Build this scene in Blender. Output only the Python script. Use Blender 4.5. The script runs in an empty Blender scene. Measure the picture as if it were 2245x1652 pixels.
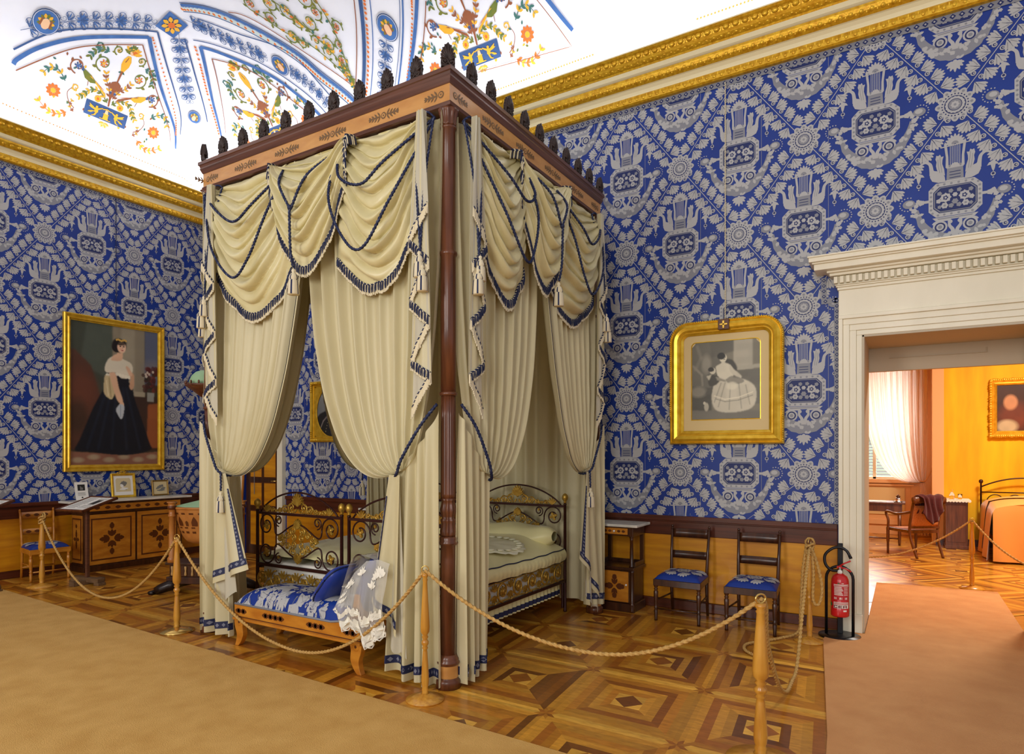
import bpy, math, random
import numpy as np
from mathutils import Vector, Matrix
random.seed(7)
PI = math.pi
SC = bpy.context.scene
COL = SC.collection

# ------------------------------------------------------------------ mesh builder
class MB:
    def __init__(s, xf=None):
        s.v = []; s.f = []; s.m = []; s.s = []; s.c = []; s.hascol = False; s.xf = xf
    def add(s, vs, fs, mat=0, smooth=True, col=None, xf=None):
        o = len(s.v)
        for p in vs:
            p = Vector(p)
            if xf is not None: p = xf(p)
            if s.xf is not None: p = s.xf(p)
            s.v.append((p[0], p[1], p[2]))
        for i, f in enumerate(fs):
            s.f.append([o + k for k in f])
            s.m.append(mat[i] if isinstance(mat, (list, tuple)) else mat)
            s.s.append(smooth)
            s.c.append(col)
        if col is not None: s.hascol = True
        return s
    def build(s, name, mats, parent=None, loc=None, rot=None, bevel=0, solid=0, sub=0, soloff=0):
        me = bpy.data.meshes.new(name)
        me.from_pydata(s.v, [], s.f)
        if not isinstance(mats, (list, tuple)): mats = [mats]
        for m in mats: me.materials.append(m)
        n = len(me.polygons)
        me.polygons.foreach_set('material_index', np.array(s.m, dtype=np.int32))
        me.polygons.foreach_set('use_smooth', np.array(s.s, dtype=bool))
        if s.hascol:
            at = me.color_attributes.new('Col', 'FLOAT_COLOR', 'CORNER')
            arr = []
            for p, c in zip(me.polygons, s.c):
                c = c or (1, 1, 1)
                arr += [c[0], c[1], c[2], 1.0] * p.loop_total
            at.data.foreach_set('color', np.array(arr, dtype=np.float32))
        me.validate(); me.update()
        o = bpy.data.objects.new(name, me); COL.objects.link(o)
        if parent is not None: o.parent = parent
        if loc is not None: o.location = loc
        if rot is not None: o.rotation_euler = rot
        if solid:
            md = o.modifiers.new('solid', 'SOLIDIFY'); md.thickness = solid; md.offset = soloff
        if bevel:
            md = o.modifiers.new('bevel', 'BEVEL'); md.width = bevel; md.segments = 2
            md.limit_method = 'ANGLE'; md.angle_limit = math.radians(40)
        if sub:
            md = o.modifiers.new('sub', 'SUBSURF'); md.levels = sub; md.render_levels = sub
        return o

    # ---- primitives
    def box(s, x0, x1, y0, y1, z0, z1, mat=0, xf=None, col=None):
        vs = [(x0,y0,z0),(x1,y0,z0),(x1,y1,z0),(x0,y1,z0),(x0,y0,z1),(x1,y0,z1),(x1,y1,z1),(x0,y1,z1)]
        fs = [(0,3,2,1),(4,5,6,7),(0,1,5,4),(1,2,6,5),(2,3,7,6),(3,0,4,7)]
        return s.add(vs, fs, mat, False, col, xf)
    def lathe(s, prof, n=20, c=(0,0,0), mat=0, xf=None, axis='z', cap=True, flute=None):
        vs = []; fs = []; ms = []
        for j, pr in enumerate(prof):
            r, z = pr[0], pr[1]
            fl = flute(j, z) if flute else (0, 0)
            for i in range(n):
                a = 2*PI*i/n
                rr = r
                if fl[0]: rr = r*(1 - fl[1]*(0.5 + 0.5*math.cos(fl[0]*a)))
                x, y = rr*math.cos(a), rr*math.sin(a)
                if axis == 'z': p = (c[0]+x, c[1]+y, c[2]+z)
                elif axis == 'y': p = (c[0]+x, c[1]+z, c[2]-y)
                else: p = (c[0]+z, c[1]+x, c[2]+y)
                vs.append(p)
        for j in range(len(prof)-1):
            for i in range(n):
                k = (i+1) % n
                fs.append((j*n+i, j*n+k, (j+1)*n+k, (j+1)*n+i))
                if isinstance(mat, (list, tuple)): ms.append(mat[j % len(mat)])
        if cap:
            fs.append(tuple(reversed(range(n)))); fs.append(tuple((len(prof)-1)*n+i for i in range(n)))
            if isinstance(mat, (list, tuple)): ms += [mat[0], mat[-1]]
        return s.add(vs, fs, ms if ms else mat, True, None, xf)
    def ell(s, c, r, nu=10, nv=7, mat=0, xf=None):
        vs = []; fs = []
        for j in range(nv+1):
            t = PI*j/nv
            for i in range(nu):
                a = 2*PI*i/nu
                vs.append((c[0]+r[0]*math.sin(t)*math.cos(a), c[1]+r[1]*math.sin(t)*math.sin(a), c[2]+r[2]*math.cos(t)))
        for j in range(nv):
            for i in range(nu):
                k = (i+1) % nu
                fs.append((j*nu+i, (j+1)*nu+i, (j+1)*nu+k, j*nu+k))
        return s.add(vs, fs, mat, True, None, xf)
    def tube(s, pts, r, n=8, mat=0, closed=False, lobes=0, twist=0.0, depth=.16, lobemats=None, cap=True, xf=None, sq=1.0):
        P = [Vector(p) for p in pts]; N = len(P)
        rad = r if isinstance(r, (list, tuple)) else [r]*N
        T = []
        for i in range(N):
            a = P[(i-1) % N] if (closed or i > 0) else P[i]
            b = P[(i+1) % N] if (closed or i < N-1) else P[i]
            d = (b-a)
            T.append(d.normalized() if d.length > 1e-9 else Vector((0,0,1)))
        ref = Vector((0,0,1)) if abs(T[0].z) < .9 else Vector((1,0,0))
        U = (ref - T[0]*ref.dot(T[0])).normalized()
        vs = []; fs = []; ms = []; dist = 0
        for i in range(N):
            if i: dist += (P[i]-P[i-1]).length
            U = (U - T[i]*U.dot(T[i]))
            U = U.normalized() if U.length > 1e-9 else T[i].orthogonal().normalized()
            W = T[i].cross(U)
            for k in range(n):
                a = 2*PI*k/n + twist*dist
                rr = rad[i]
                if lobes: rr *= 1 - depth + depth*math.cos(lobes*2*PI*k/n)
                vs.append(P[i] + U*(rr*math.cos(a)*sq) + W*(rr*math.sin(a)))
        M = N if closed else N-1
        for i in range(M):
            i2 = (i+1) % N
            for k in range(n):
                k2 = (k+1) % n
                fs.append((i*n+k, i*n+k2, i2*n+k2, i2*n+k))
                if lobemats: ms.append(lobemats[(k*len(lobemats))//n])
        if cap and not closed:
            fs.append(tuple(reversed(range(n)))); fs.append(tuple((N-1)*n+k for k in range(n)))
            if lobemats: ms += [lobemats[0], lobemats[0]]
        return s.add(vs, fs, ms if ms else mat, True, None, xf)
    def grid(s, fn, nu, nv, mat=0, closeu=False, xf=None, flip=False, col=None):
        vs = []; fs = []
        for j in range(nv+1):
            for i in range(nu if closeu else nu+1):
                vs.append(fn(i/nu, j/nv))
        W = nu if closeu else nu+1
        for j in range(nv):
            for i in range(nu):
                a, b = j*W+i, j*W+(i+1) % W
                q = (a, b, b+W, a+W)
                fs.append(tuple(reversed(q)) if flip else q)
        return s.add(vs, fs, mat, True, col, xf)
    def plate(s, poly, y0, y1, mat=0, xf=None, plane='xz', smooth=False):
        # closed polygon (2D) extruded between two depths
        n = len(poly)
        ar = sum(poly[i][0]*poly[(i+1) % n][1]-poly[(i+1) % n][0]*poly[i][1] for i in range(n))
        if ar < 0: poly = poly[::-1]
        def q(p, d):
            return (p[0], d, p[1]) if plane == 'xz' else ((p[0], p[1], d) if plane == 'xy' else (d, p[0], p[1]))
        vs = [q(p, y0) for p in poly]+[q(p, y1) for p in poly]
        fs = [tuple(range(n)), tuple(reversed(range(n, 2*n)))]
        fs += [(i, i+n, (i+1) % n+n, (i+1) % n) for i in range(n)]
        return s.add(vs, fs, mat, smooth, None, xf)
    def dome(s, poly, fn, mat=0, rings=4):
        # star-shaped polygon laid on a curved surface, subdivided towards its centre
        n = len(poly); cx = sum(p[0] for p in poly)/n; cy = sum(p[1] for p in poly)/n
        vs = [fn((cx+(p[0]-cx)*k/rings, cy+(p[1]-cy)*k/rings)) for k in range(1, rings+1) for p in poly]+[fn((cx, cy))]
        fs = [((k+1)*n+i, (k+1)*n+(i+1) % n, k*n+(i+1) % n, k*n+i) for k in range(rings-1) for i in range(n)]+[(i, (i+1) % n, rings*n) for i in range(n)]
        return s.add(vs, fs, mat, False)
    def flat(s, poly, fn, mat=0, col=None, smooth=False):
        return s.add([fn(p) for p in poly], [tuple(range(len(poly)))], mat, smooth, col)

# ------------------------------------------------------------------ 2D shapes
def circ(cx, cy, r, n=14, ry=None, ph=0):
    ry = r if ry is None else ry
    return [(cx+r*math.cos(ph+2*PI*i/n), cy+ry*math.sin(ph+2*PI*i/n)) for i in range(n)]
def star(cx, cy, r0, r1, k, sub=4):
    n = k*sub
    return [(cx+(r0+(r1-r0)*abs(math.cos(k*PI*i/n)))*math.cos(2*PI*i/n), cy+(r0+(r1-r0)*abs(math.cos(k*PI*i/n)))*math.sin(2*PI*i/n)) for i in range(n)]
def fan(cx, cy, ang, r, lob=5, spread=2.0, base=.25, depth=.22):
    pts = [(cx, cy)]
    n = lob*4
    for i in range(n+1):
        u = i/n
        a = ang+spread*(u-.5)
        rr = r*(1-depth+depth*abs(math.sin(lob*PI*u)))*(1-.18*abs(2*u-1))
        pts.append((cx+rr*math.cos(a), cy+rr*math.sin(a)))
    return pts
def stroke(pts, w0, w1=None):
    # polyline with width -> list of quads
    w1 = w0 if w1 is None else w1
    n = len(pts); L = []; R = []
    for i, p in enumerate(pts):
        a = pts[max(0, i-1)]; b = pts[min(n-1, i+1)]
        dx, dy = b[0]-a[0], b[1]-a[1]; l = math.hypot(dx, dy) or 1
        w = (w0+(w1-w0)*i/(n-1))/2
        L.append((p[0]-dy/l*w, p[1]+dx/l*w)); R.append((p[0]+dy/l*w, p[1]-dx/l*w))
    return [[L[i], R[i], R[i+1], L[i+1]] for i in range(n-1)]
def spiral(cx, cy, r0, r1, a0, turns, n=28):
    return [(cx+(r0+(r1-r0)*i/n)*math.cos(a0+turns*2*PI*i/n), cy+(r0+(r1-r0)*i/n)*math.sin(a0+turns*2*PI*i/n)) for i in range(n+1)]
def bez(p0, p1, p2, p3, n=12):
    o = []
    for i in range(n+1):
        t = i/n; u = 1-t
        o.append(tuple(u**3*a+3*u*u*t*b+3*u*t*t*c+t**3*d for a, b, c, d in zip(p0, p1, p2, p3)))
    return o
def catm(pts, n=8):
    # Catmull-Rom through points (any dimension)
    P = [pts[0]]+list(pts)+[pts[-1]]; o = []
    for i in range(1, len(P)-2):
        for k in range(n):
            t = k/n
            o.append(tuple(.5*((2*b)+(-a+c)*t+(2*a-5*b+4*c-d)*t*t+(-a+3*b-3*c+d)*t**3) for a, b, c, d in zip(P[i-1], P[i], P[i+1], P[i+2])))
    o.append(tuple(pts[-1])); return o
def leaf(x, y, ang, l, w):
    o = []
    for i in range(9):
        t = i/8; o.append((t*l, w*math.sin(PI*t)**.8*(1+.25*(i % 2))))
    for i in range(7, 0, -1):
        t = i/8; o.append((t*l, -w*math.sin(PI*t)**.8*(1+.25*(i % 2))))
    c, s = math.cos(ang), math.sin(ang)
    return [(x+c*a-s*b, y+s*a+c*b) for a, b in o]
def interp(x, xs, ys):
    return float(np.interp(x, xs, ys))

# ------------------------------------------------------------------ materials
MATS = {}
def mat(name, col, rough=.5, metal=0.0, var=None, vscale=4, stretch=(1, 1, 1), bump=0, bscale=60, bstretch=(1,1,1), sheen=0, coat=0,
        vcol=False, emit=None, estr=0, trans=0, alpha=1, ior=1.45, spec=.5, dist=0.0, detail=3):
    m = bpy.data.materials.new(name); m.use_nodes = True
    nt = m.node_tree; N = nt.nodes; b = N['Principled BSDF']
    b.inputs['Roughness'].default_value = rough; b.inputs['Metallic'].default_value = metal
    b.inputs['Base Color'].default_value = (*col, 1)
    b.inputs['Specular IOR Level'].default_value = spec
    b.inputs['IOR'].default_value = ior
    if sheen: b.inputs['Sheen Weight'].default_value = sheen; b.inputs['Sheen Roughness'].default_value = .4
    if coat: b.inputs['Coat Weight'].default_value = coat; b.inputs['Coat Roughness'].default_value = .12
    if trans: b.inputs['Transmission Weight'].default_value = trans
    if alpha < 1: b.inputs['Alpha'].default_value = alpha
    if emit: b.inputs['Emission Color'].default_value = (*emit, 1); b.inputs['Emission Strength'].default_value = estr
    src = None
    tc = N.new('ShaderNodeTexCoord')
    if var is not None:
        mp = N.new('ShaderNodeMapping'); mp.inputs['Scale'].default_value = stretch
        nt.links.new(tc.outputs['Object'], mp.inputs[0])
        nz = N.new('ShaderNodeTexNoise'); nz.inputs['Scale'].default_value = vscale; nz.inputs['Detail'].default_value = detail
        nz.inputs['Distortion'].default_value = dist
        nt.links.new(mp.outputs[0], nz.inputs['Vector'])
        rp = N.new('ShaderNodeValToRGB')
        rp.color_ramp.elements[0].position = .3; rp.color_ramp.elements[1].position = .7
        rp.color_ramp.elements[0].color = (*var, 1); rp.color_ramp.elements[1].color = (*col, 1)
        nt.links.new(nz.outputs['Fac'], rp.inputs[0]); src = rp.outputs[0]
    if vcol:
        at = N.new('ShaderNodeAttribute'); at.attribute_name = 'Col'
        if src is None: src = at.outputs['Color']
        else:
            mx = N.new('ShaderNodeMix'); mx.data_type = 'RGBA'; mx.blend_type = 'MULTIPLY'; mx.inputs[0].default_value = 1
            nt.links.new(src, mx.inputs[6]); nt.links.new(at.outputs['Color'], mx.inputs[7]); src = mx.outputs[2]
    if src is not None: nt.links.new(src, b.inputs['Base Color'])
    if bump:
        mp = N.new('ShaderNodeMapping'); mp.inputs['Scale'].default_value = bstretch
        nt.links.new(tc.outputs['Object'], mp.inputs[0])
        nz = N.new('ShaderNodeTexNoise'); nz.inputs['Scale'].default_value = bscale; nz.inputs['Detail'].default_value = 3
        nt.links.new(mp.outputs[0], nz.inputs['Vector'])
        bp = N.new('ShaderNodeBump'); bp.inputs['Strength'].default_value = bump; bp.inputs['Distance'].default_value = .01
        nt.links.new(nz.outputs['Fac'], bp.inputs['Height']); nt.links.new(bp.outputs[0], b.inputs['Normal'])
    MATS[name] = m
    return m
def srgb(r, g, b):
    f = lambda c: (c/255/12.92) if c <= 10 else ((c/255+.055)/1.055)**2.4
    return (f(r), f(g), f(b))

# ------------------------------------------------------------------ scene-graph helpers
LABELS = {}
def tag(o, label, cat, group=None, kind=None):
    o['label'] = label; o['category'] = cat
    if group: o['group'] = group
    if kind: o['kind'] = kind
    return o
def thing(name, label, cat, loc=(0, 0, 0), rz=0, group=None):
    o = bpy.data.objects.new(name, None); COL.objects.link(o); o.empty_display_size = .1
    o.location = loc; o.rotation_euler = (0, 0, rz)
    return tag(o, label, cat, group)
def struct(o, label=None):
    o['kind'] = 'structure'
    if label: o['label'] = label
    return o
def dup(o, loc=None, rz=None, label=None, parent=None):
    c = o.copy(); COL.objects.link(c)
    if parent is not None: c.parent = parent
    if loc is not None: c.location = loc
    if rz is not None: c.rotation_euler = (0, 0, rz)
    if label: c['label'] = label
    for ch in list(o.children): dup(ch, parent=c)
    return c
# ------------------------------------------------------------------ shared materials
M_blue = mat('damask_blue_silk', srgb(10, 52, 142), .5, bump=.06, bscale=400, bstretch=(1, 1, .05), var=srgb(8, 45, 130), vscale=2)
M_silv = mat('damask_silver', srgb(178, 178, 178), .5)
M_silv2 = mat('damask_grey', srgb(134, 136, 144), .5)
M_navy = mat('damask_navy', srgb(18, 36, 96), .55)
M_gold = mat('gilded_plaster', srgb(236, 190, 50), .34, .45, var=srgb(200, 144, 20), vscale=30, bump=.15, bscale=90)
M_goldfr = mat('gilded_frame', srgb(240, 198, 66), .28, .55, var=srgb(214, 164, 32), vscale=14)
M_golddk = mat('aged_brass', srgb(208, 170, 76), .32, .6, var=srgb(164, 122, 40), vscale=25)
M_cream = mat('cream_plaster', srgb(238, 226, 184), .6)
M_vault = mat('painted_vault_white', srgb(226, 230, 242), .85, var=srgb(216, 221, 236), vscale=1.5)
M_marble = mat('cream_marble', srgb(244, 236, 212), .35, var=srgb(226, 218, 192), vscale=2.2, stretch=(1, 1, .4), detail=6)
M_wmarble = mat('white_marble', srgb(232, 228, 214), .22, var=srgb(196, 194, 184), vscale=7, detail=7)
M_mahog = mat('mahogany', srgb(112, 64, 38), .34, var=srgb(74, 38, 22), vscale=5, stretch=(5, 5, .5), coat=.15)
M_mahogx = mat('mahogany_rail', srgb(108, 68, 50), .34, var=srgb(78, 48, 36), vscale=4, stretch=(.4, .4, 8), coat=.25)
M_dadoc = mat('dado_cap_wood', srgb(98, 46, 26), .32, var=srgb(66, 28, 16), vscale=4, stretch=(.4, .4, 8), coat=.2)
M_dado = mat('dado_yellow_wood', srgb(218, 150, 22), .4, var=srgb(188, 116, 12), vscale=3, stretch=(.6, .6, 5), coat=.2)
M_maple = mat('maple_veneer', srgb(206, 152, 84), .34, var=srgb(184, 126, 62), vscale=4, stretch=(1, 1, 3), coat=.2)
M_honey = mat('honey_wood', srgb(206, 138, 44), .3, var=srgb(176, 104, 26), vscale=5, stretch=(1, 1, 3), coat=.35)
M_walnut = mat('dark_walnut', srgb(76, 40, 18), .32, var=srgb(44, 20, 9), vscale=5, stretch=(4, 4, .6), coat=.25)
M_inlay = mat('dark_inlay', srgb(92, 46, 16), .4)
M_inlay2 = mat('grey_inlay', srgb(112, 84, 52), .45)
M_palm = mat('bronzed_wood', srgb(62, 46, 40), .5, var=srgb(40, 28, 24), vscale=20)
M_silk = mat('cream_silk', srgb(228, 218, 178), .42, sheen=.15, bump=.10, bscale=26, bstretch=(1, 1, .5), var=srgb(216, 205, 162), vscale=3, stretch=(1, 1, .3))
M_swag = mat('olive_cream_satin', srgb(220, 210, 164), .32, sheen=.1, bump=.06, bscale=30, var=srgb(206, 194, 142), vscale=5)
M_lining = mat('pale_lining', srgb(214, 208, 186), .7)
M_coverlet = mat('green_white_satin', srgb(232, 224, 168), .34, sheen=.2, bump=.10, bscale=14)
M_cordf = mat('cord_fleck', srgb(84, 92, 120), .6)
M_cordb = mat('navy_cord', srgb(24, 34, 72), .6)
M_cordw = mat('cream_thread', srgb(222, 210, 178), .7)
M_band = mat('navy_braid', srgb(34, 40, 76), .65)
M_bandp = mat('braid_motif', srgb(124, 126, 142), .65)
M_iron = mat('dark_red_iron', srgb(58, 26, 22), .35, .3)
M_rope = mat('jute_rope', srgb(206, 166, 96), .75, var=srgb(176, 134, 70), vscale=60)
M_stan = mat('turned_oak', srgb(214, 158, 62), .3, var=srgb(180, 118, 36), vscale=6, stretch=(5, 5, .5), coat=.35)
M_brass = mat('polished_brass', srgb(226, 190, 110), .22, .9)
M_black = mat('black_metal', srgb(24, 24, 28), .35, .3)
M_red = mat('red_enamel', srgb(200, 26, 30), .3, coat=.4)
M_white = mat('white_paper', srgb(236, 232, 222), .7)
M_ink = mat('print_grey', srgb(120, 118, 112), .8)
M_inkd = mat('print_dark', srgb(40, 38, 36), .8)
M_carpet = mat('beige_carpet', srgb(220, 174, 98), .95, var=srgb(204, 156, 80), vscale=5, bump=.5, bscale=180, detail=6)
M_carpet2 = mat('peach_carpet', srgb(216, 158, 100), .95, var=srgb(204, 144, 88), vscale=4, bump=.5, bscale=180, detail=6)
M_parq = mat('parquet_wood', (1, 1, 1), .3, vcol=True, var=(.70, .64, .55), vscale=9, stretch=(1.2, 4, 1), detail=5, coat=.25, dist=.6)
M_green = mat('sage_silk', srgb(150, 184, 142), .55)
M_paint = mat('oil_paint', (1, 1, 1), .45, vcol=True)
M_glass = mat('clear_glass', (.95, .97, 1), .03, trans=1.0)
M_palelace = mat('pale_satin_lace', srgb(240, 236, 204), .6)
M_lace = mat('ivory_lace', srgb(240, 236, 222), .8)
M_net = mat('tulle_net', srgb(226, 224, 216), .9, alpha=.42)
M_floor2 = M_parq
def translucent(m, k, transp=0.0):
    """let part of the light pass through a cloth"""
    nt = m.node_tree; b = nt.nodes['Principled BSDF']; out = nt.nodes['Material Output']
    tr = nt.nodes.new('ShaderNodeBsdfTranslucent'); mx = nt.nodes.new('ShaderNodeMixShader'); mx.inputs[0].default_value = k
    if b.inputs['Base Color'].links: nt.links.new(b.inputs['Base Color'].links[0].from_socket, tr.inputs[0])
    else: tr.inputs[0].default_value = b.inputs['Base Color'].default_value
    nt.links.new(b.outputs[0], mx.inputs[1]); nt.links.new(tr.outputs[0], mx.inputs[2]); last = mx.outputs[0]
    if transp:
        tp = nt.nodes.new('ShaderNodeBsdfTransparent'); m2 = nt.nodes.new('ShaderNodeMixShader'); m2.inputs[0].default_value = transp
        nt.links.new(last, m2.inputs[1]); nt.links.new(tp.outputs[0], m2.inputs[2]); last = m2.outputs[0]
    nt.links.new(last, out.inputs[0])
translucent(M_silk, .22); translucent(M_lining, .25)
# ------------------------------------------------------------------ camera
cam = bpy.data.cameras.new('camera'); cam_o = bpy.data.objects.new('camera', cam); COL.objects.link(cam_o)
cam.sensor_width = 36; cam.lens = 1416*36/2245; cam.shift_y = (992-826)/2245; cam.clip_end = 200
cam_o.location = (10.05, -6.755, 1.65); cam_o.rotation_euler = (PI/2, 0, math.radians(31.43))
SC.camera = cam_o

# ------------------------------------------------------------------ damask pattern (2D, metres, around the cartouche centre)
def build_damask():
    S = []          # (tone, layer, polygon)
    def put(t, l, p): S.append((t, l, p))
    def both(t, l, p):
        put(t, l, p); put(t, l, [(-x, y) for x, y in p][::-1])
    def octg(w, h, c): return [(-w+c, -h), (w-c, -h), (w, -h+c), (w, h-c), (w-c, h), (-w+c, h), (-w, h-c), (-w, -h+c)]
    put(0, 1, octg(.192, .148, .055)); put(2, 2, octg(.158, .114, .045)); put(1, 3, octg(.152, .108, .043)); put(2, 4, octg(.145, .101, .04))
    for k in range(26):
        a = 2*PI*k/26; x = .174*math.copysign(min(1, abs(math.cos(a))*1.25), math.cos(a)); z = .131*math.copysign(min(1, abs(math.sin(a))*1.25), math.sin(a))
        put(1, 2, circ(x, z, .011, 5))
    for sx in (-1, 1):
        put(0, 5, star(sx*.068, .012, .028, .044, 8, 3)); put(2, 6, star(sx*.068, .012, .010, .022, 5, 3)); put(0, 7, circ(sx*.068, .012, .009, 7))
        put(0, 5, star(sx*.075, -.055, .018, .028, 6, 3)); put(1, 6, circ(sx*.075, -.055, .010, 7))
        put(0, 5, star(sx*.118, -.01, .013, .022, 5, 3)); put(1, 5, star(sx*.112, .055, .012, .02, 5, 3)); put(1, 5, star(sx*.028, -.062, .014, .021, 5, 3))
        put(1, 5, star(sx*.112, -.062, .010, .017, 5, 3)); put(1, 5, star(sx*.030, .065, .012, .02, 5, 3))
    put(0, 5, star(0, .028, .012, .021, 6, 3)); put(1, 5, star(0, -.03, .016, .026, 6, 3))
    put(0, 1, [(-.165, -.152), (.165, -.152), (.14, -.178), (-.14, -.178)]); put(1, 2, [(-.13, -.160), (.13, -.160), (.12, -.170), (-.12, -.170)])
    for sx in (-1, 1):
        put(0, 1, circ(sx*.108, -.236, .054, 16)); put(2, 2, circ(sx*.108, -.236, .040, 14)); put(0, 3, circ(sx*.108, -.236, .028, 12)); put(1, 4, circ(sx*.108, -.236, .016, 8))
        for q in stroke(bez((sx*.16, -.21), (sx*.15, -.18), (sx*.09, -.175), (sx*.03, -.185), 6), .018, .014): put(0, 1, q)
        for q in stroke(bez((sx*.015, -.29), (sx*.01, -.25), (sx*.05, -.25), (sx*.04, -.205), 8), .03, .02): put(0, 3, q)
        put(0, 3, circ(sx*.035, -.20, .018, 8))
    put(0, 3, [(-.05, -.285), (.05, -.285), (.035, -.30), (.02, -.318), (.03, -.325), (-.03, -.325), (-.02, -.318), (-.035, -.30)])
    # garland
    out = []; inn = []
    for i in range(41):
        u = i/40; a = PI+PI*.02+u*PI*.96
        w = .03+.075*math.sin(PI*u)
        rx, rz = .292, .372
        b = 1+.03*abs(math.sin(12*PI*u))
        out.append((rx*b*math.cos(a), -.035+rz*b*math.sin(a)))
        inn.append(((rx-w*.8)*math.cos(a), -.035+(rz-w)*math.sin(a)))
    for i in range(40): put(1, 1, [out[i], out[i+1], inn[i+1], inn[i]])
    rr = random.Random(3)
    for k in range(46):
        u = rr.uniform(.03, .97); v = rr.uniform(.12, .9); i = min(39, int(u*40))
        x = out[i][0]*(1-v)+inn[i][0]*v; z = out[i][1]*(1-v)+inn[i][1]*v
        put(0, 2, leaf(x, z, rr.uniform(0, 6.28), rr.uniform(.03, .05), rr.uniform(.008, .016)) if k % 2 else circ(x, z, rr.uniform(.010, .02), 7))
    for sx in (-1, 1):
        for (x, z, r) in ((.285, -.02, .018), (.30, -.06, .022), (.287, -.105, .02), (.315, -.10, .014), (.27, .02, .014), (.325, -.04, .012)): put(0, 3, star(sx*x, z, r*.7, r*1.2, 5, 3))
    for k in range(7):
        a = -PI/2+(k-3)*.42
        put(0, 2, leaf(0, -.43, a, .095-.008*abs(k-3), .013))
    put(0, 3, circ(0, -.43, .016, 8))
    # lyre
    put(1, 2, [(-.062, .15), (.062, .15), (.056, .29), (-.056, .29)])
    for z in (.175, .20, .225): put(2, 3, [(-.04, z), (.04, z), (.04, z+.006), (-.04, z+.006)])
    put(0, 3, [p for p in circ(0, .27, .034, 16) if p[1] >= .269]); put(0, 3, [(-.062, .262), (.062, .262), (.062, .270), (-.062, .270)]); put(0, 3, [(-.07, .148), (.07, .148), (.066, .162), (-.066, .162)])
    for k in range(6):
        x = -.034+k*.0136
        put(0, 2, [(x-.0026, .29), (x+.0026, .29), (x+.0026, .455), (x-.0026, .455)])
    both(0, 3, [(.046, .27), (.068, .27), (.066, .36), (.080, .475), (.072, .495), (.060, .475), (.048, .36)])
    put(0, 4, [(-.105, .446), (.105, .458), (.105, .466), (-.105, .456)])
    for k in range(9):
        a = PI/2+(k-4)*.36
        put(0, 3, leaf(0, .468, a, .088-.003*abs(k-4), .0125))
    put(1, 4, [p for p in circ(0, .466, .026, 14) if p[1] >= .465])
    # swans
    sw = [(.068, .15), (.12, .152), (.165, .172), (.182, .21), (.178, .25), (.166, .285), (.150, .262), (.128, .255), (.10, .24), (.075, .20)]
    both(0, 3, sw)
    both(0, 4, [(.072, .205), (.078, .26), (.092, .31), (.090, .345), (.082, .375), (.10, .372), (.108, .395), (.122, .385), (.135, .392), (.142, .36), (.134, .335), (.138, .30), (.13, .262), (.108, .225)])
    for q in stroke(bez((.095, .235), (.10, .30), (.11, .33), (.108, .375), 5), .004): both(1, 5, q)
    for q in stroke(bez((.11, .235), (.118, .28), (.124, .31), (.124, .355), 5), .004): both(1, 5, q)
    for q in stroke(catm([(.168, .225), (.172, .28), (.182, .325), (.212, .348), (.245, .338), (.272, .312)], 4), .034, .012): both(0, 3, q)
    for q in stroke(catm([(.264, .312), (.255, .285), (.275, .268), (.26, .245)], 4), .014, .01): both(0, 3, q)
    both(0, 3, [(.235, .245), (.262, .262), (.29, .245), (.305, .222), (.282, .226), (.276, .19), (.266, .165), (.256, .19), (.248, .226), (.222, .222)])
    both(0, 3, circ(.265, .148, .018, 10)); both(2, 4, circ(.265, .150, .011, 8)); both(0, 3, circ(.265, .118, .006, 6))
    # thistles
    both(0, 2, [(.19, -.011), (.29, -.009), (.29, .013), (.19, .013)]); both(0, 3, star(.248, 0, .016, .028, 5, 3))
    both(1, 3, circ(.34, .006, .048, 12, .038)); both(0, 4, circ(.335, .012, .030, 9, .022))
    for k in range(11):
        a = -1.9+3.8*k/10
        both(0, 3, circ(.345+.064*math.cos(a), .006+.058*math.sin(a), .0062, 5))
    # rosette at (.6,0)
    put(0, 1, star(.6, 0, .118, .146, 12, 6))
    for k in range(24): put(2, 2, circ(.6+.094*math.cos(2*PI*k/24), .094*math.sin(2*PI*k/24), .0066, 5))
    for k in range(12): put(1, 2, circ(.6+.118*math.cos(2*PI*k/12), .118*math.sin(2*PI*k/12), .012, 6))
    put(2, 2, circ(.6, 0, .079, 20)); put(0, 3, star(.6, 0, .064, .074, 16, 3)); put(2, 4, circ(.6, 0, .052, 16)); put(1, 5, circ(.6, 0, .047, 16)); put(0, 6, star(.6, 0, .020, .034, 8, 3)); put(1, 7, circ(.6, 0, .011, 8))
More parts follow.
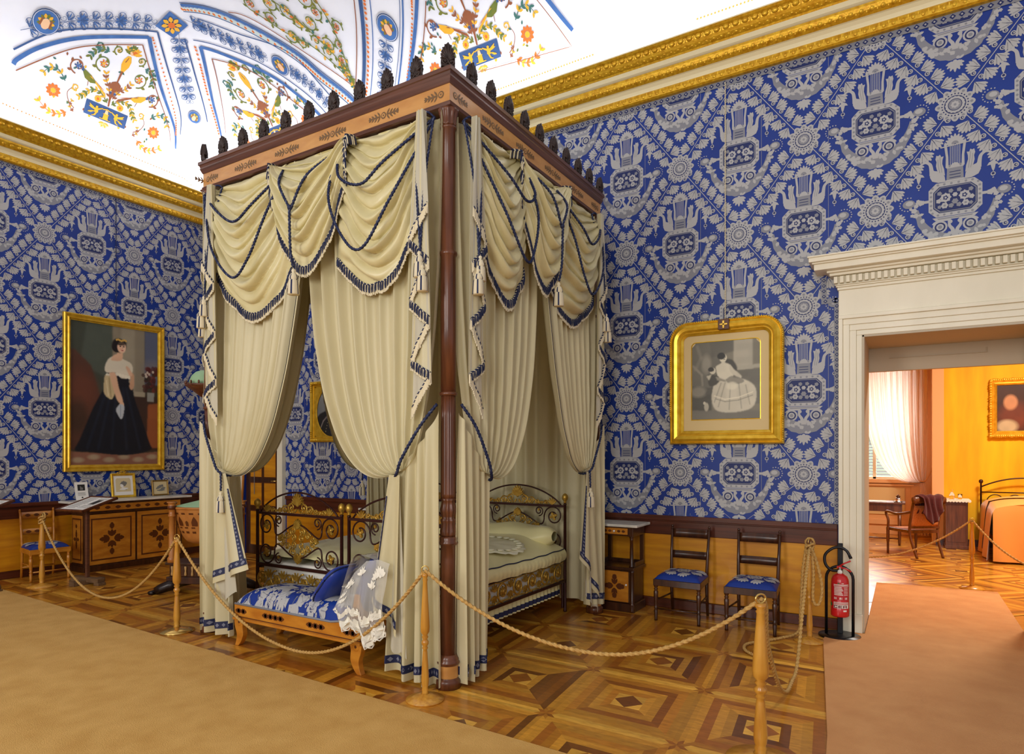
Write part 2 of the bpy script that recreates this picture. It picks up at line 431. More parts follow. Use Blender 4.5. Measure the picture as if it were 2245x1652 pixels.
    # leaf chains
    for sx in (-1, 1):
        x0, z0, x1, z1 = .6, 0, .6+sx*.6, .803
        L = math.hypot(.6, .803); dx, dz = (x1-x0)/L, (z1-z0)/L; an = math.atan2(dz, dx)
        put(0, 1, [(x0+dx*.13-dz*.003, z0+dz*.13+dx*.003), (x0+dx*.13+dz*.003, z0+dz*.13-dx*.003), (x0+dx*(L-.13)+dz*.003, z0+dz*(L-.13)-dx*.003), (x0+dx*(L-.13)-dz*.003, z0+dz*(L-.13)+dx*.003)])
        for k in range(6):
            d = .205+k*.122
            bx, bz = x0+dx*d, z0+dz*d
            for sd in (-1, 1):
                ox, oz = bx-dz*sd*.018, bz+dx*sd*.018
                fa = an+PI+sd*(-1.22)
                put(0, 2, fan(ox, oz, fa, .118, 6, 1.55, depth=.2))
                for j in (-1, 0, 1):
                    put(1, 3, stroke([(ox+.03*math.cos(fa+j*.42), oz+.03*math.sin(fa+j*.42)), (ox+.08*math.cos(fa+j*.5), oz+.092*math.sin(fa+j*.5))], .006, .003)[0])
                put(2, 4, stroke([(ox, oz), (ox+.05*math.cos(fa), oz+.05*math.sin(fa))], .005, .003)[0])
                cx, cz = bx+dx*.055-dz*sd*.034, bz+dz*.055+dx*sd*.034
                put(0, 3, circ(cx, cz, .021, 9)); put(2, 4, circ(cx, cz, .013, 7)); put(0, 5, circ(cx+.003, cz, .007, 5))
    S.sort(key=lambda r: r[1])
    return [(t, .0012+i*7e-6, p) for i, (t, l, p) in enumerate(S)]
DAMASK = build_damask()
DM = [M_blue, M_silv, M_silv2, M_navy]
def damask(mb, fn, x0, x1, z0, z1, cx, cz, reject=None):
    """lay the woven pattern on a surface; fn(x, z, offset) gives the point"""
    for row in range(-8, 9):
        zz = cz+row*.803
        for k in range(-12, 13):
            xx = cx+k*1.2+(.6 if row % 2 else 0)
            if xx < x0-1.25 or xx > x1+.45 or zz < z0-.9 or zz > z1+.6: continue
            for t, l, p in DAMASK:
                q = [(xx+a, zz+b) for a, b in p]
                mx = sum(a for a, b in q)/len(q); mz = sum(b for a, b in q)/len(q)
                if mx < x0 or mx > x1 or mz < z0 or mz > z1: continue
                if reject and (reject(mx, mz) or any(reject(a, b) for a, b in q)): continue
                q = [(min(max(a, x0), x1), min(max(b, z0), z1)) for a, b in q]
                mb.flat(q, lambda c: fn(c[0], c[1], l), t+1)

# ------------------------------------------------------------------ walls of the blue room
DX0, DX1, DZ = 9.70, 11.0, 2.73          # doorway to the next room
SX0, SX1, SZ = .75, 1.62, 2.55           # inlaid door near the corner
ZW = 5.6
wb = MB()
# back wall in pieces around the two openings (thickness .8 m)
for (a, b, c, d) in ((-.2, SX0, 0, ZW), (SX0, SX1, SZ, ZW), (SX1, DX0, 0, ZW), (DX0, DX1, DZ, ZW), (DX1, 14.5, 0, ZW)):
    wb.box(a, b, 0, .8, c, d)
def rejB(x, z): return (DX0 < x < DX1 and z < DZ) or (SX0 < x < SX1 and z < SZ)
damask(wb, lambda x, z, l: (x, -l, z), .02, 12.2, .98, 5.5, 9.806, 4.655, rejB)
for k in range(18):
    x = .42+.6*k
    if not (DX0-.1 < x < DX1+.1): wb.box(x-.002, x+.002, -.0012, .01, .98, 5.46, 2)
wall_back = struct(wb.build('wall_back', DM), 'long wall covered in blue and silver damask above a yellow dado')
wa = MB()
wa.box(-.3, 0, -14, .8, 0, ZW)
damask(wa, lambda y, z, l: (l, y, z), -9.5, -.02, .98, 5.5, -1.955, 4.655)
wall_left = struct(wa.build('wall_left', DM), 'end wall covered in blue and silver damask')

# woven braid border along the top of the cloth and beside the door casing
def braid(mb, p0, p1, out, w, up):
    p0, p1, out, up = Vector(p0), Vector(p1), Vector(out), Vector(up)
    d = p1-p0; L = d.length; d.normalize()
    def f(a, b, o): return p0+d*a+up*b+out*(o+.004)
    mb.add([f(0, 0, .004), f(L, 0, .004), f(L, w, .004), f(0, w, .004)], [(0, 1, 2, 3)], 2, False)
    n = int(L/(w*1.1))
    for i in range(n):
        a = (i+.5)*L/n
        mb.add([f(a-w*.4, w*.5, .006), f(a, w*.1, .006), f(a+w*.4, w*.5, .006), f(a, w*.9, .006)], [(0, 1, 2, 3)], 3, False)
        mb.add([f(a-w*.16, w*.5, .008), f(a, w*.34, .008), f(a+w*.16, w*.5, .008), f(a, w*.66, .008)], [(0, 1, 2, 3)], 1, False)
bm_ = MB()
braid(bm_, (0.02, 0, 5.385), (14, 0, 5.385), (0, -1, 0), .06, (0, 0, 1))
braid(bm_, (0, -8, 5.385), (0, -.02, 5.385), (1, 0, 0), .06, (0, 0, 1))
braid(bm_, (9.47, 0, .98), (9.47, 0, 3.10), (0, -1, 0), .045, (1, 0, 0))
braid(bm_, (9.36, 0, 3.10), (9.36, 0, 3.30), (0, -1, 0), .045, (1, 0, 0))
braid(bm_, (9.36, 0, 3.10), (9.50, 0, 3.10), (0, -1, 0), .045, (0, 0, -1))
struct(bm_.build('trim_1', DM), 'silver woven braid edging the blue damask')

# ------------------------------------------------------------------ cornice (mitred in the corner)
def sweep2(mb, prof, mats):
    """profile (out, z) swept along the left wall and the back wall"""
    def st(o): return [(o, -14.0), (o, -o), (14.5, -o)]
    for i in range(len(prof)-1):
        (o0, z0), (o1, z1) = prof[i], prof[i+1]
        a, b = st(o0), st(o1)
        for k in range(2):
            mb.add([(*a[k], z0), (*a[k+1], z0), (*b[k+1], z1), (*b[k], z1)], [(0, 1, 2, 3)], mats[i], False)
cm = MB()
prof = [(0, 5.445), (.045, 5.445), (.062, 5.46), (.066, 5.49), (.060, 5.52), (.050, 5.535), (.05, 5.545), (.06, 5.57), (.085, 5.595), (.10, 5.60), (.115, 5.612), (.135, 5.63), (.15, 5.66), (.152, 5.682), (.165, 5.686), (.18, 5.695), (.20, 5.73),
        (.21, 5.745), (.225, 5.755), (.245, 5.775), (.262, 5.80), (.275, 5.83), (.295, 5.845), (.31, 5.862), (.31, 5.875), (.0, 5.875)]
mi = [0]*5+[1]*4+[0]*4+[1]*3+[0]*7+[1]*2
sweep2(cm, prof, mi)
def eggs(o, z, pitch, r, tip):
    n = int(10.9/pitch)
    for i in range(n):
        x = .35+i*pitch
        cm.ell((x, -o, z), r, 7, 5, 0)
        cm.add([(x+pitch*.5-.004, -o-.004, z-r[2]), (x+pitch*.5+.004, -o-.004, z-r[2]), (x+pitch*.5+.006, -o-r[1]*.8, z+r[2]), (x+pitch*.5-.006, -o-r[1]*.8, z+r[2])], [(0, 1, 2, 3)], 0, False)
    n = int(5.2/pitch)
    for i in range(n):
        y = -.35-i*pitch
        cm.ell((o, y, z), (r[1], r[0], r[2]), 7, 5, 0)
eggs(.057, 5.49, .075, (.024, .016, .026), 0)
eggs(.125, 5.645, .085, (.030, .022, .032), 0)
eggs(.222, 5.775, .072, (.026, .020, .022), 0)
eggs(.27, 5.825, .09, (.036, .018, .030), 0)
struct(cm.build('trim_2', [M_gold, M_cream]), 'gilded egg-and-dart cornice with cream coves')

# ------------------------------------------------------------------ dado, baseboards
def dadoseg(name, a, b, wall):
    m = MB()
    def bx(o0, o1, z0, z1, mt):
        if wall == 'B': m.box(a, b, -o1, o0, z0, z1, mt)
        else: m.box(o0, o1, a, b, z0, z1, mt)
    bx(0, .020, .10, .80, 0)
    bx(0, .030, .78, .955, 1); bx(0, .055, .935, .985, 1); bx(0, .04, .92, .94, 1)
    return struct(m.build(name, [M_dado, M_dadoc], bevel=.006), 'yellow wooden dado with a dark rail along the wall')
dadoseg('trim_3', 1.83, 9.50, 'B'); dadoseg('trim_4', .06, SX0-.14, 'B'); dadoseg('trim_5', -9.0, 0, 'A')
def base(name, a, b, wall):
    m = MB()
    if wall == 'B': m.box(a, b, -.035, 0, 0, .10)
    else: m.box(0, .035, a, b, 0, .10)
    return struct(m.build(name, M_dadoc, bevel=.006), 'dark wooden baseboard')
base('baseboard_back', 1.83, 9.50, 'B'); base('baseboard_left', -9.0, 0, 'A'); base('baseboard_corner', .05, SX0-.14, 'B')

# ------------------------------------------------------------------ parquet floor
def shade(base, rr, k=.2):
    f = 1+rr.uniform(-k, k)
    return tuple(c*f for c in base)
W_L = srgb(238, 182, 72); W_M = srgb(194, 128, 38); W_D = srgb(128, 74, 22); W_R = srgb(168, 100, 30); W_Y = srgb(214, 152, 50)
def parquet(mb, org, a1, a2, i0, i1, j0, j1, z=0, keep=None):
    rr = random.Random(11)
    def P(ci, cj, u, v):
        x = org[0]+a1[0]*(ci+u)+a2[0]*(cj+v); y = org[1]+a1[1]*(ci+u)+a2[1]*(cj+v)
        return (x, y, z)
    def poly(ci, cj, pts, col): mb.add([P(ci, cj, u, v) for u, v in pts], [tuple(range(len(pts)))], 0, False, shade(col, rr))
    for i in range(i0, i1):
        for j in range(j0, j1):
            if keep and not keep(P(i, j, 0, 0)): continue
            q = .118
            D = [(q, 0), (0, q), (-q, 0), (0, -q)]
            poly(i, j, D, W_D if (i+j) % 2 else W_R)
            for sx, sy in ((1, 1), (-1, 1), (-1, -1), (1, -1)):
                poly(i, j, [(sx*q, 0), (sx*q, sy*q), (0, sy*q)], W_L)
            alt = (i+j) % 2
            rings = [(q, .185, W_D if alt == 0 else W_M), (.185, .255, W_Y), (.255, .325, W_R if alt else W_M), (.325, .40, W_M if alt else W_R), (.40, .462, W_Y if (i*3+j) % 3 else W_M)]
            for (r0, r1, c) in rings:
                for k in range(4):
                    cs, sn = [(1, 0), (0, 1), (-1, 0), (0, -1)][k]
                    pts = [(r0, -r0), (r1, -r1), (r1, r1), (r0, r0)]
                    pts = [(a*cs-b*sn, a*sn+b*cs) for a, b in pts]
                    cc = c
                    if rr.random() < .42: cc = rr.choice([W_M, W_M, W_D, W_Y, W_Y, W_R])
                    poly(i, j, pts, cc)
            # pale string courses between the modules with pointed ends meeting at star nodes
            e = .462; h = .5; t = .41
            for k in range(4):
                cs, sn = [(1, 0), (0, 1), (-1, 0), (0, -1)][k]
                R = lambda pts: [(a*cs-b*sn, a*sn+b*cs) for a, b in pts]
                poly(i, j, R([(e, -t), (h, -t-.04), (h, t+.04), (e, t)]), W_L if k % 2 else W_Y)
                poly(i, j, R([(e, t), (h, t+.04), (h, h), (e, e)]), W_M)
                poly(i, j, R([(e, -t), (e, -e), (h, -h), (h, -t-.04)]), W_R)
fm = MB()
fm.box(-.2, 14.5, -14, .8, -.12, -.002, 0, col=W_M)
parquet(fm, (8.386, -1.768), (.843, -.012), (.088, -.922), -10, 6, -2, 4)
floor = struct(fm.build('floor', M_parq), 'geometric inlaid parquet floor')

# ------------------------------------------------------------------ white marble door casing
def casing(name, x0, x1, zt, label, w=.19):
    m = MB()
    for sx, xe in ((-1, x0), (1, x1)):
        for (a, b, o) in ((0, .045, .035), (.045, .10, .045), (.10, .155, .055), (.155, w, .075)):
            xa, xb = xe+sx*a, xe+sx*b
            m.box(min(xa, xb), max(xa, xb), -o, 0, 0, zt+a)
        m.box(min(xe, xe+sx*w)-(.006), max(xe, xe+sx*w)+.006, -.085, 0, 0, .17)
    for (a, b, o) in ((0, .045, .035), (.045, .10, .045), (.10, .155, .055), (.155, w, .075)):
        m.box(x0-b, x1+b, -o, 0, zt+a, zt+b)
    return m
m = casing('c', DX0, DX1, DZ, '')
z0 = DZ+.19
m.box(DX0-.19, DX1+.19, -.055, 0, z0, z0+.235)
for (o, a, b, e) in ((.07, .235, .26, .01), (.085, .26, .275, .02), (.10, .275, .285, .03), (.13, .36, .385, .07), (.16, .385, .405, .09), (.23, .405, .46, .19), (.25, .46, .475, .205), (.275, .475, .515, .23), (.285, .515, .53, .24)):
    m.box(DX0-.19-e, DX1+.19+e, -o, 0, z0+a, z0+b)
m.box(DX0-.20, DX1+.20, -.08, 0, z0+.285, z0+.36)
x = DX0-.225
while x < DX1+.2:
    m.box(x, x+.032, -.125, -.08, z0+.29, z0+.352); x += .05
for sgn in (0, 1):
    pass
struct(m.build('door_1', M_marble, bevel=.004), 'cream marble door casing with a dentil cornice')
# reveal lining of the thick wall and lower lintel behind
m = MB()
m.box(DX0-.001, DX0+.02, -.03, .8, 0, DZ); m.box(DX1-.02, DX1+.001, -.03, .8, 0, DZ); m.box(DX0, DX1, -.03, .8, DZ-.02, DZ+.001)
m.box(DX0-.6, DX1+.6, .8, .86, 2.475, 3.2)
m.box(DX0+.2, DX0+1.0, .785, .80, 2.60, 2.606); m.box(DX0+.99, DX0+.997, .785, .80, 2.60, 2.65)
struct(m.build('trim_6', mat('reveal_plaster', srgb(196, 182, 158), .7), bevel=.003), 'plastered reveal of the doorway')

# small inlaid door near the corner
m = casing('d', SX0, SX1, SZ, '', .17)
struct(m.build('trim_7', M_marble, bevel=.004), 'white casing around the inlaid door')
dd = MB(); dd.box(SX0, SX1, .05, .10, 0, SZ)
door2 = dd.build('door_2', M_walnut, bevel=.004); struct(door2, 'yellow and dark inlaid door behind the bed curtain')
for (za, zb) in ((.16, .70), (.80, 1.16), (1.26, 2.42)):
    p = MB(); p.box(SX0+.13, SX0+.40, .038, .05, za, zb, 0); p.box(SX0+.47, SX1-.13, .038, .05, za, zb, 0)
    p.box(SX0+.115, SX0+.415, .044, .05, za-.015, zb+.015, 1); p.box(SX0+.455, SX1-.115, .044, .05, za-.015, zb+.015, 1)
    p.build('door_panel', [M_dado, M_inlay], door2, bevel=.003)
p = MB(); p.box(SX1-.085, SX1-.055, .03, .05, 1.08, 1.28); p.tube([(SX1-.07, .04, 1.2), (SX1-.07, -.01, 1.2), (SX1-.16, -.015, 1.2)], .010)
p.build('door_handle', M_brass, door2)
# ------------------------------------------------------------------ painted coved vault
VL, VH, VZ = 2.6, 1.75, 5.87
def smin(a, b, k=.6):
    h = max(k-abs(a-b), 0)/k
    return min(a, b)-h*h*k/4
def vz(x, y):
    t = max(0, smin(x, -y))/VL
    t = min(t, 1)
    return VZ+VH*math.sqrt(max(0, 1-(1-t)**2))
def cp(side, a, phi, off=0.0):
    """point of the vault: distance a from the corner, angle phi up the cove"""
    ph = math.radians(min(max(phi, 0.5), 89.5))
    def at(a, ph):
        t = VL*(1-math.cos(ph))
        x, y = (t, -a) if side == 'A' else (a, -t)
        if abs(x+y) < .7 or (side == 'A' and x > -y) or (side == 'B' and x < -y): z = vz(x, y)
        else: z = VZ+VH*math.sin(ph)
        return Vector((x, y, z))
    p = at(a, ph)
    if off:
        e = at(a+.02, ph)-p; g = at(a, min(ph+.01, 1.57))-p
        n = e.cross(g).normalized()
        c = Vector((4, -4, 5))-p
        if n.dot(c) < 0: n = -n
        p = p+n*off
    return p
C_BL = mat('fresco_blue', srgb(70, 112, 176), .9, var=srgb(52, 92, 156), vscale=8)
C_NV = mat('fresco_navy', srgb(54, 84, 136), .9)
C_OR = mat('fresco_orange', srgb(208, 108, 44), .9)
C_OC = mat('fresco_ochre', srgb(222, 168, 50), .9)
C_GR = mat('fresco_green', srgb(86, 110, 52), .9, var=srgb(120, 120, 44), vscale=12)
C_BR = mat('fresco_brown', srgb(140, 84, 56), .9)
C_TL = mat('fresco_teal', srgb(60, 108, 104), .9)
C_SK = mat('fresco_skin', srgb(226, 186, 150), .9)
C_GY = mat('fresco_grey_green', srgb(190, 204, 206), .9)
CM = [M_vault, C_BL, C_NV, C_OR, C_OC, C_GR, C_BR, C_TL, C_SK, C_GY]
BL, NV, OR, OC, GR, BR, TL, SK, GY = range(1, 10)
cv = MB()
# vault shell
N_ = 60
def shell(u, v):
    x = -.05+15.0*(u**1.25); y = .05-14.5*(v**1.25)
    if u == 0: x = 0
    return (x, y, vz(max(x, 0), min(y, 0)))
xs = [VL*(1-math.cos(math.radians(3*i))) for i in range(31)]+[2.6+.45*i for i in range(1, 28)]
vs = [(x, -y, vz(x, -y)) for y in xs for x in xs]; n = len(xs)
cv.add(vs, [(j*n+i, (j+1)*n+i, (j+1)*n+i+1, j*n+i+1) for j in range(n-1) for i in range(n-1)], 0, True)
CO = [.003]
def nxt():
    CO[0] += 1.5e-6; return CO[0]
def dens(pts, step=.06):
    o = []
    for i in range(len(pts)-1):
        (a, p), (b, q) = pts[i], pts[i+1]
        k = max(1, int(math.hypot(b-a, (q-p)*.032)/step))
        for j in range(k): o.append((a+(b-a)*j/k, p+(q-p)*j/k))
    o.append(pts[-1]); return o
def cstroke(side, pts, w, m, w1=None, shift=0.0, smooth=True, off=None):
    if smooth and len(pts) > 2: pts = catm(pts, 10)
    pts = dens(pts); off = off or nxt()
    P = [cp(side, a, p, off) for a, p in pts]; Q = [cp(side, a, p, off+.05) for a, p in pts]
    L = []; R = []
    for i in range(len(P)):
        t = (P[min(i+1, len(P)-1)]-P[max(i-1, 0)]).normalized(); s = t.cross((Q[i]-P[i]).normalized())
        ww = (w+((w1 if w1 is not None else w)-w)*i/(len(P)-1))/2
        L.append(P[i]+s*(ww+shift)); R.append(P[i]+s*(shift-ww))
    k = len(P)
    cv.add(L+R, [(i, i+1, k+i+1, k+i) for i in range(k-1)], m, False)
def cbeads(side, pts, r, m, step, smooth=True):
    if smooth and len(pts) > 2: pts = catm(pts, 10)
    pts = dens(pts, step)
    for a, p in pts:
        o = nxt()
        cv.flat([(a+r*math.cos(k*PI/3), p+r/.032*math.sin(k*PI/3)) for k in range(6)], lambda q: cp(side, q[0], q[1], o), m)
# a motif drawn in local metres (u along the wall, v up the vault) around (a0, phi0)
def dphi(v): return v/.0318
XO = [0.0]
def cpoly(side, a0, p0, poly, m, sg=1, rot=0):
    c, s = math.cos(rot), math.sin(rot); o = nxt()+XO[0]
    pts = [((a*c-b*s), (a*s+b*c)) for a, b in poly]
    cv.flat(pts, lambda q: cp(side, a0+sg*q[0], p0+dphi(q[1]), o), m)
def clin(side, a0, p0, pts, w0, w1, m, sg=1, rot=0):
    for q in stroke(pts, w0, w1): cpoly(side, a0, p0, q, m, sg, rot)
def flower(side, a0, p0, r, m1, m2, k=8, sg=1):
    for i in range(k):
        a = 2*PI*i/k
        cpoly(side, a0, p0, leaf(r*.35*math.cos(a), r*.35*math.sin(a), a, r*.7, r*.2), m1, sg)
    cpoly(side, a0, p0, circ(0, 0, r*.38, 10), m2, sg)
def scroll(side, a0, p0, r, m, sg=1, turns=1.3, rot=0, fl=None, leaves=True, w=.016):
    sp = spiral(0, 0, r, r*.18, -PI/2, turns, 26)
    clin(side, a0, p0, sp, w, w*.5, m, sg, rot)
    if leaves:
        for i, t in ((2, .9), (6, .6), (10, -.5)):
            x, y = sp[i]; an = math.atan2(sp[i+1][1]-y, sp[i+1][0]-x)
            cpoly(side, a0, p0, leaf(x, y, an-t, r*.55, r*.13), m, sg, rot)
    if fl: flower(side, a0+sg*0, p0, r*.45, fl[0], fl[1], 6, sg)
def acanth(side, a0, p0, pts, m, m2, sg=1, w=.05):
    p = catm(pts, 6)
    clin(side, a0, p0, p, .012, .006, m, sg)
    for i in range(1, len(p)-1, 3):
        x, y = p[i]; an = math.atan2(p[i+1][1]-y, p[i+1][0]-x)
        for s in (-1, 1): cpoly(side, a0, p0, leaf(x, y, an+s*.75, w*1.25, w*.24), m if i % 2 == 1 else m2, sg)
def bird(side, a0, p0, sg, body, wing, head):
    cpoly(side, a0, p0, [(-.10, -.03), (-.03, -.05), (.05, -.02), (.10, .05), (.095, .08), (.06, .07), (0, .045), (-.06, .01)], body, sg)
    cpoly(side, a0, p0, [(-.07, -.01), (.0, -.015), (.05, .03), (-.01, .045)], wing, sg)
    cpoly(side, a0, p0, [(.08, .05), (.105, .10), (.13, .105), (.15, .095), (.125, .085), (.115, .05)], head, sg)
    cpoly(side, a0, p0, [(-.08, 0), (-.09, -.03), (-.27, -.15), (-.24, -.10)], wing, sg); cpoly(side, a0, p0, [(-.07, .0), (-.08, -.02), (-.25, -.08)], OR, sg)
    clin(side, a0, p0, [(.0, -.04), (-.01, -.10)], .008, .006, BR, sg)
def putto(side, a0, p0, sg):
    for poly in (circ(.0, .045, .017, 8), [(-.022, .028), (.02, .034), (.03, -.02), (-.02, -.03)], [(.01, .03), (.075, .06), (.08, .05), (.02, .01)],
                 [(-.02, .025), (-.10, .062), (-.085, .03), (-.105, .025), (-.07, .01), (-.02, .0)], [(-.02, -.02), (-.06, -.05), (-.10, -.055), (-.095, -.04), (-.05, -.02), (.0, -.01)], [(.0, -.02), (-.02, -.065), (-.05, -.08), (-.035, -.085), (.0, -.07), (.022, -.02)]):
        cpoly(side, a0, p0, poly, OC, sg)
def panel(side, a0, full=True):
    """grotesque panel: plaque, vase, birds, scrolls; symmetrical about a0"""
    P = lambda v: v/.0318
    cpoly(side, a0, 22.2, [(-.28, -.095), (.28, -.095), (.28, .095), (-.28, .095)], NV); cpoly(side, a0, 22.2, [(-.268, -.083), (.268, -.083), (.268, .083), (-.268, .083)], BL)
    XO[0] = .006
    for s in (-1, 1): putto(side, a0+s*.135, 22.2, -s)
    for poly in ([(-.035, -.075), (.035, -.075), (.03, -.01), (.045, .0), (-.045, .0), (-.03, -.01)], [(-.025, 0), (.025, 0), (.015, .05), (-.015, .05)], [(-.06, .05), (0, .07), (.06, .05), (.05, .04), (0, .055), (-.05, .04)], [(-.075, -.08), (.075, -.08), (.07, -.07), (-.07, -.07)]):
        cpoly(side, a0, 22.2, poly, SK if poly[0][1] == 0 else OC)
    XO[0] = 0.0
    # shell under the plaque
    for k in range(7): cpoly(side, a0, 18.4, leaf(0, 0, -PI/2+(k-3)*.42, .075, .014), SK if k % 2 else OC)
    for s in (-1, 1):
        cpoly(side, a0, 18.8, circ(s*.20, .0, .018, 8), OC); cpoly(side, a0, 18.8, circ(s*.28, .05, .018, 8), BR)
    # stem, urn, vase, bouquet
    clin(side, a0, 25.5, [(0, 0), (.01, .10), (0, .22)], .022, .03, BR)
    cpoly(side, a0, 33.7, [(-.03, -.06), (.03, -.06), (.075, -.01), (.06, .05), (.02, .075), (-.02, .075), (-.06, .05), (-.075, -.01)], BR)
    cpoly(side, a0, 33.7, [(-.05, -.01), (.05, -.01), (.03, -.05), (-.03, -.05)], BR); cpoly(side, a0, 31.6, [(-.07, .0), (.07, 0), (.03, -.03), (-.03, -.03)], NV)
    clin(side, a0, 36, [(0, 0), (.0, .16)], .018, .03, BR); cpoly(side, a0, 39.8, [(-.045, 0), (.045, 0), (.02, .03), (-.02, .03)], TL)
    cpoly(side, a0, 43.8, [(-.015, -.11), (.015, -.11), (.05, -.02), (.05, .05), (.02, .11), (-.02, .11), (-.05, .05), (-.05, -.02)], OC)
    clin(side, a0, 43.8, [(0, -.1), (.02, 0), (0, .1)], .012, .012, BR)
    rr = random.Random(int(a0*10))
    for k in range(16): cpoly(side, a0, 48.6, leaf(rr.uniform(-.03, .03), rr.uniform(-.03, .03), rr.uniform(.2, 2.9), rr.uniform(.07, .12), .018), rr.choice([GR, GR, TL, OC, OR, SK]))
    for s in (-1, 1):
        # low acanthus around the rosettes
        acanth(side, a0, 26.0, [(s*.03, .02), (s*.12, .10), (s*.22, .12), (s*.30, .06), (s*.33, .0), (s*.38, -.05)], GR, OC, 1, .045)
        flower(side, a0+s*.15, 26.8, .045, OC, OR, 12)
        acanth(side, a0, 29, [(s*.02, .0), (s*.07, .12), (s*.14, .20), (s*.17, .28)], BR, OC, 1, .045)
        bird(side, a0+s*.33, 33.0, s, *((OC, BR, NV) if s < 0 else (GR, OC, NV)))
        scroll(side, a0+s*.24, 40.5, .105, GR, s, 1.35, 0, (OR, OC)); scroll(side, a0+s*.15, 47.5, .06, GR, s, 1.3, 0, (OC, GR))
        scroll(side, a0+s*.50, 35.5, .10, BR, s, 1.2, 0, (NV, BL)); scroll(side, a0+s*.36, 46, .05, TL, s, 1.2)
        acanth(side, a0, 43, [(s*.24, .08), (s*.33, .07), (s*.40, 0), (s*.42, -.08)], TL, GR, 1, .05)
        flower(side, a0+s*.68, 22.8, .085, OR, OC, 10)
        acanth(side, a0, 30, [(s*.58, -.06), (s*.68, .03), (s*.78, .02), (s*.84, -.08)], TL, OC, 1, .05)
        acanth(side, a0, 16, [(s*.48, .02), (s*.58, -.05), (s*.70, -.05), (s*.84, .05)], OR, OC, 1, .055)
        acanth(side, a0, 16, [(s*.40, .06), (s*.46, .12), (s*.44, .2)], BR, OC, 1, .03)
        clin(side, a0, 20, catm([(s*.40, -.02), (s*.48, .04), (s*.52, .14), (s*.48, .22)], 5), .010, .006, BR)
        scroll(side, a0+s*.44, 27.5, .045, OC, s, 1.2)
        for k in range(9):
            cpoly(side, a0, rr.uniform(18, 40), leaf(s*rr.uniform(.4, .75), 0, rr.uniform(0, 6), .04, .01), rr.choice([GR, BR, OC, TL]))
def medallion(side, a, p, r, ry=None):
    ry = ry or r
    cpoly(side, a, p, circ(0, 0, r*1.12, 22, ry*1.12), NV); XO[0] = .004; cpoly(side, a, p, circ(0, 0, r*1.05, 22, ry*1.05), 0); XO[0] = .007; cpoly(side, a, p, circ(0, 0, r, 22, ry), BL); XO[0] = .010
    cpoly(side, a, p, circ(0, -.02, r*.36, 12, r*.48), SK)
    for k in range(9):
        an = -.3+k*.47; cpoly(side, a, p, leaf(r*.3*math.cos(an), -.01+r*.4*math.sin(an), an, r*.42, r*.12), OC if k % 2 else GR)
    for s in (-1, 1): cpoly(side, a, p, [(s*.04*r/.12, -.05*r/.12), (s*.06*r/.12, -.05*r/.12), (s*.055*r/.12, .04*r/.12), (s*.035*r/.12, .03*r/.12)], BR); cpoly(side, a, p, circ(s*.018*r/.12, -.002, r*.05, 6), BR)
    cpoly(side, a, p, [(-.02*r/.12, -.055*r/.12), (.02*r/.12, -.055*r/.12), (0, -.065*r/.12)], OR); XO[0] = 0.0
def arab(side, pts, w, n, m=NV):
    """blue arabesque repeated along a path"""
    P = catm(pts, 12); k = len(P)
    for i in range(n):
        t = (i+.5)/n*(k-1); j = min(int(t), k-2); f = t-j
        a = P[j][0]*(1-f)+P[j+1][0]*f; p = P[j][1]*(1-f)+P[j+1][1]*f
        an = math.atan2((P[j+1][1]-P[j][1])*.0318, P[j+1][0]-P[j][0])
        if i % 3 == 1: 
            flower(side, a, p, w*.26, BL, NV, 8)
        for s in (-1, 1):
            sp = spiral(0, s*w*.28, w*.24, w*.06, -s*PI/2, s*1.2, 14); clin(side, a, p, sp, .008, .005, m, 1, an)
            sp = spiral(w*.36, s*w*.16, w*.15, w*.04, PI, s*1.1, 10); clin(side, a, p, sp, .006, .004, m, 1, an)
            for q in (.5, 1.0, 1.5): cpoly(side, a, p, leaf(-.02, s*w*.04, s*q+PI*.0, w*.40, w*.028), m if q != 1 else BL, 1, an)
        clin(side, a, p, [(-w*.5, 0), (w*.5, 0)], .006, .006, m, 1, an)
def mir(pts): return pts
# left wall panel
panel('A', 1.86); panel('B', 1.80); panel('B', 5.58); panel('A', 5.55); panel('B', 9.4)
a_arc = [(3.02, 26), (2.99, 28.6), (2.8, 36.2), (2.44, 45.7), (1.8, 57.3)]
cstroke('A', a_arc, .05, BL); cstroke('A', [(1.8, 57.3), (1.38, 43.5), (.93, 29.2), (.80, 20)], .05, BL, .02)
cstroke('A', [(3.06, 31), (2.73, 43.2), (2.3, 52), (1.76, 60.8)], .022, NV); cstroke('A', [(1.76, 60.8), (.98, 38), (.80, 27)], .022, NV, .008)
cbeads('A', [(1.76, 57.8), (1.36, 46.6), (.98, 33.9), (.86, 26)], .012, OR, .036)
cstroke('A', [(2.98, 24.2), (2.52, 39.6), (2.2, 46.8), (1.81, 53.6)], .014, BR); cstroke('A', [(1.81, 53.6), (1.39, 40.8), (1.04, 29.6), (.9, 22)], .014, BR, .006)
cbeads('A', [(3.4, 11), (2.89, 9.9), (1.6, 8.8), (.46, 7.7)], .010, OR, .034); cbeads('A', [(4.5, 9.5), (7.5, 9.5)], .010, OR, .034)
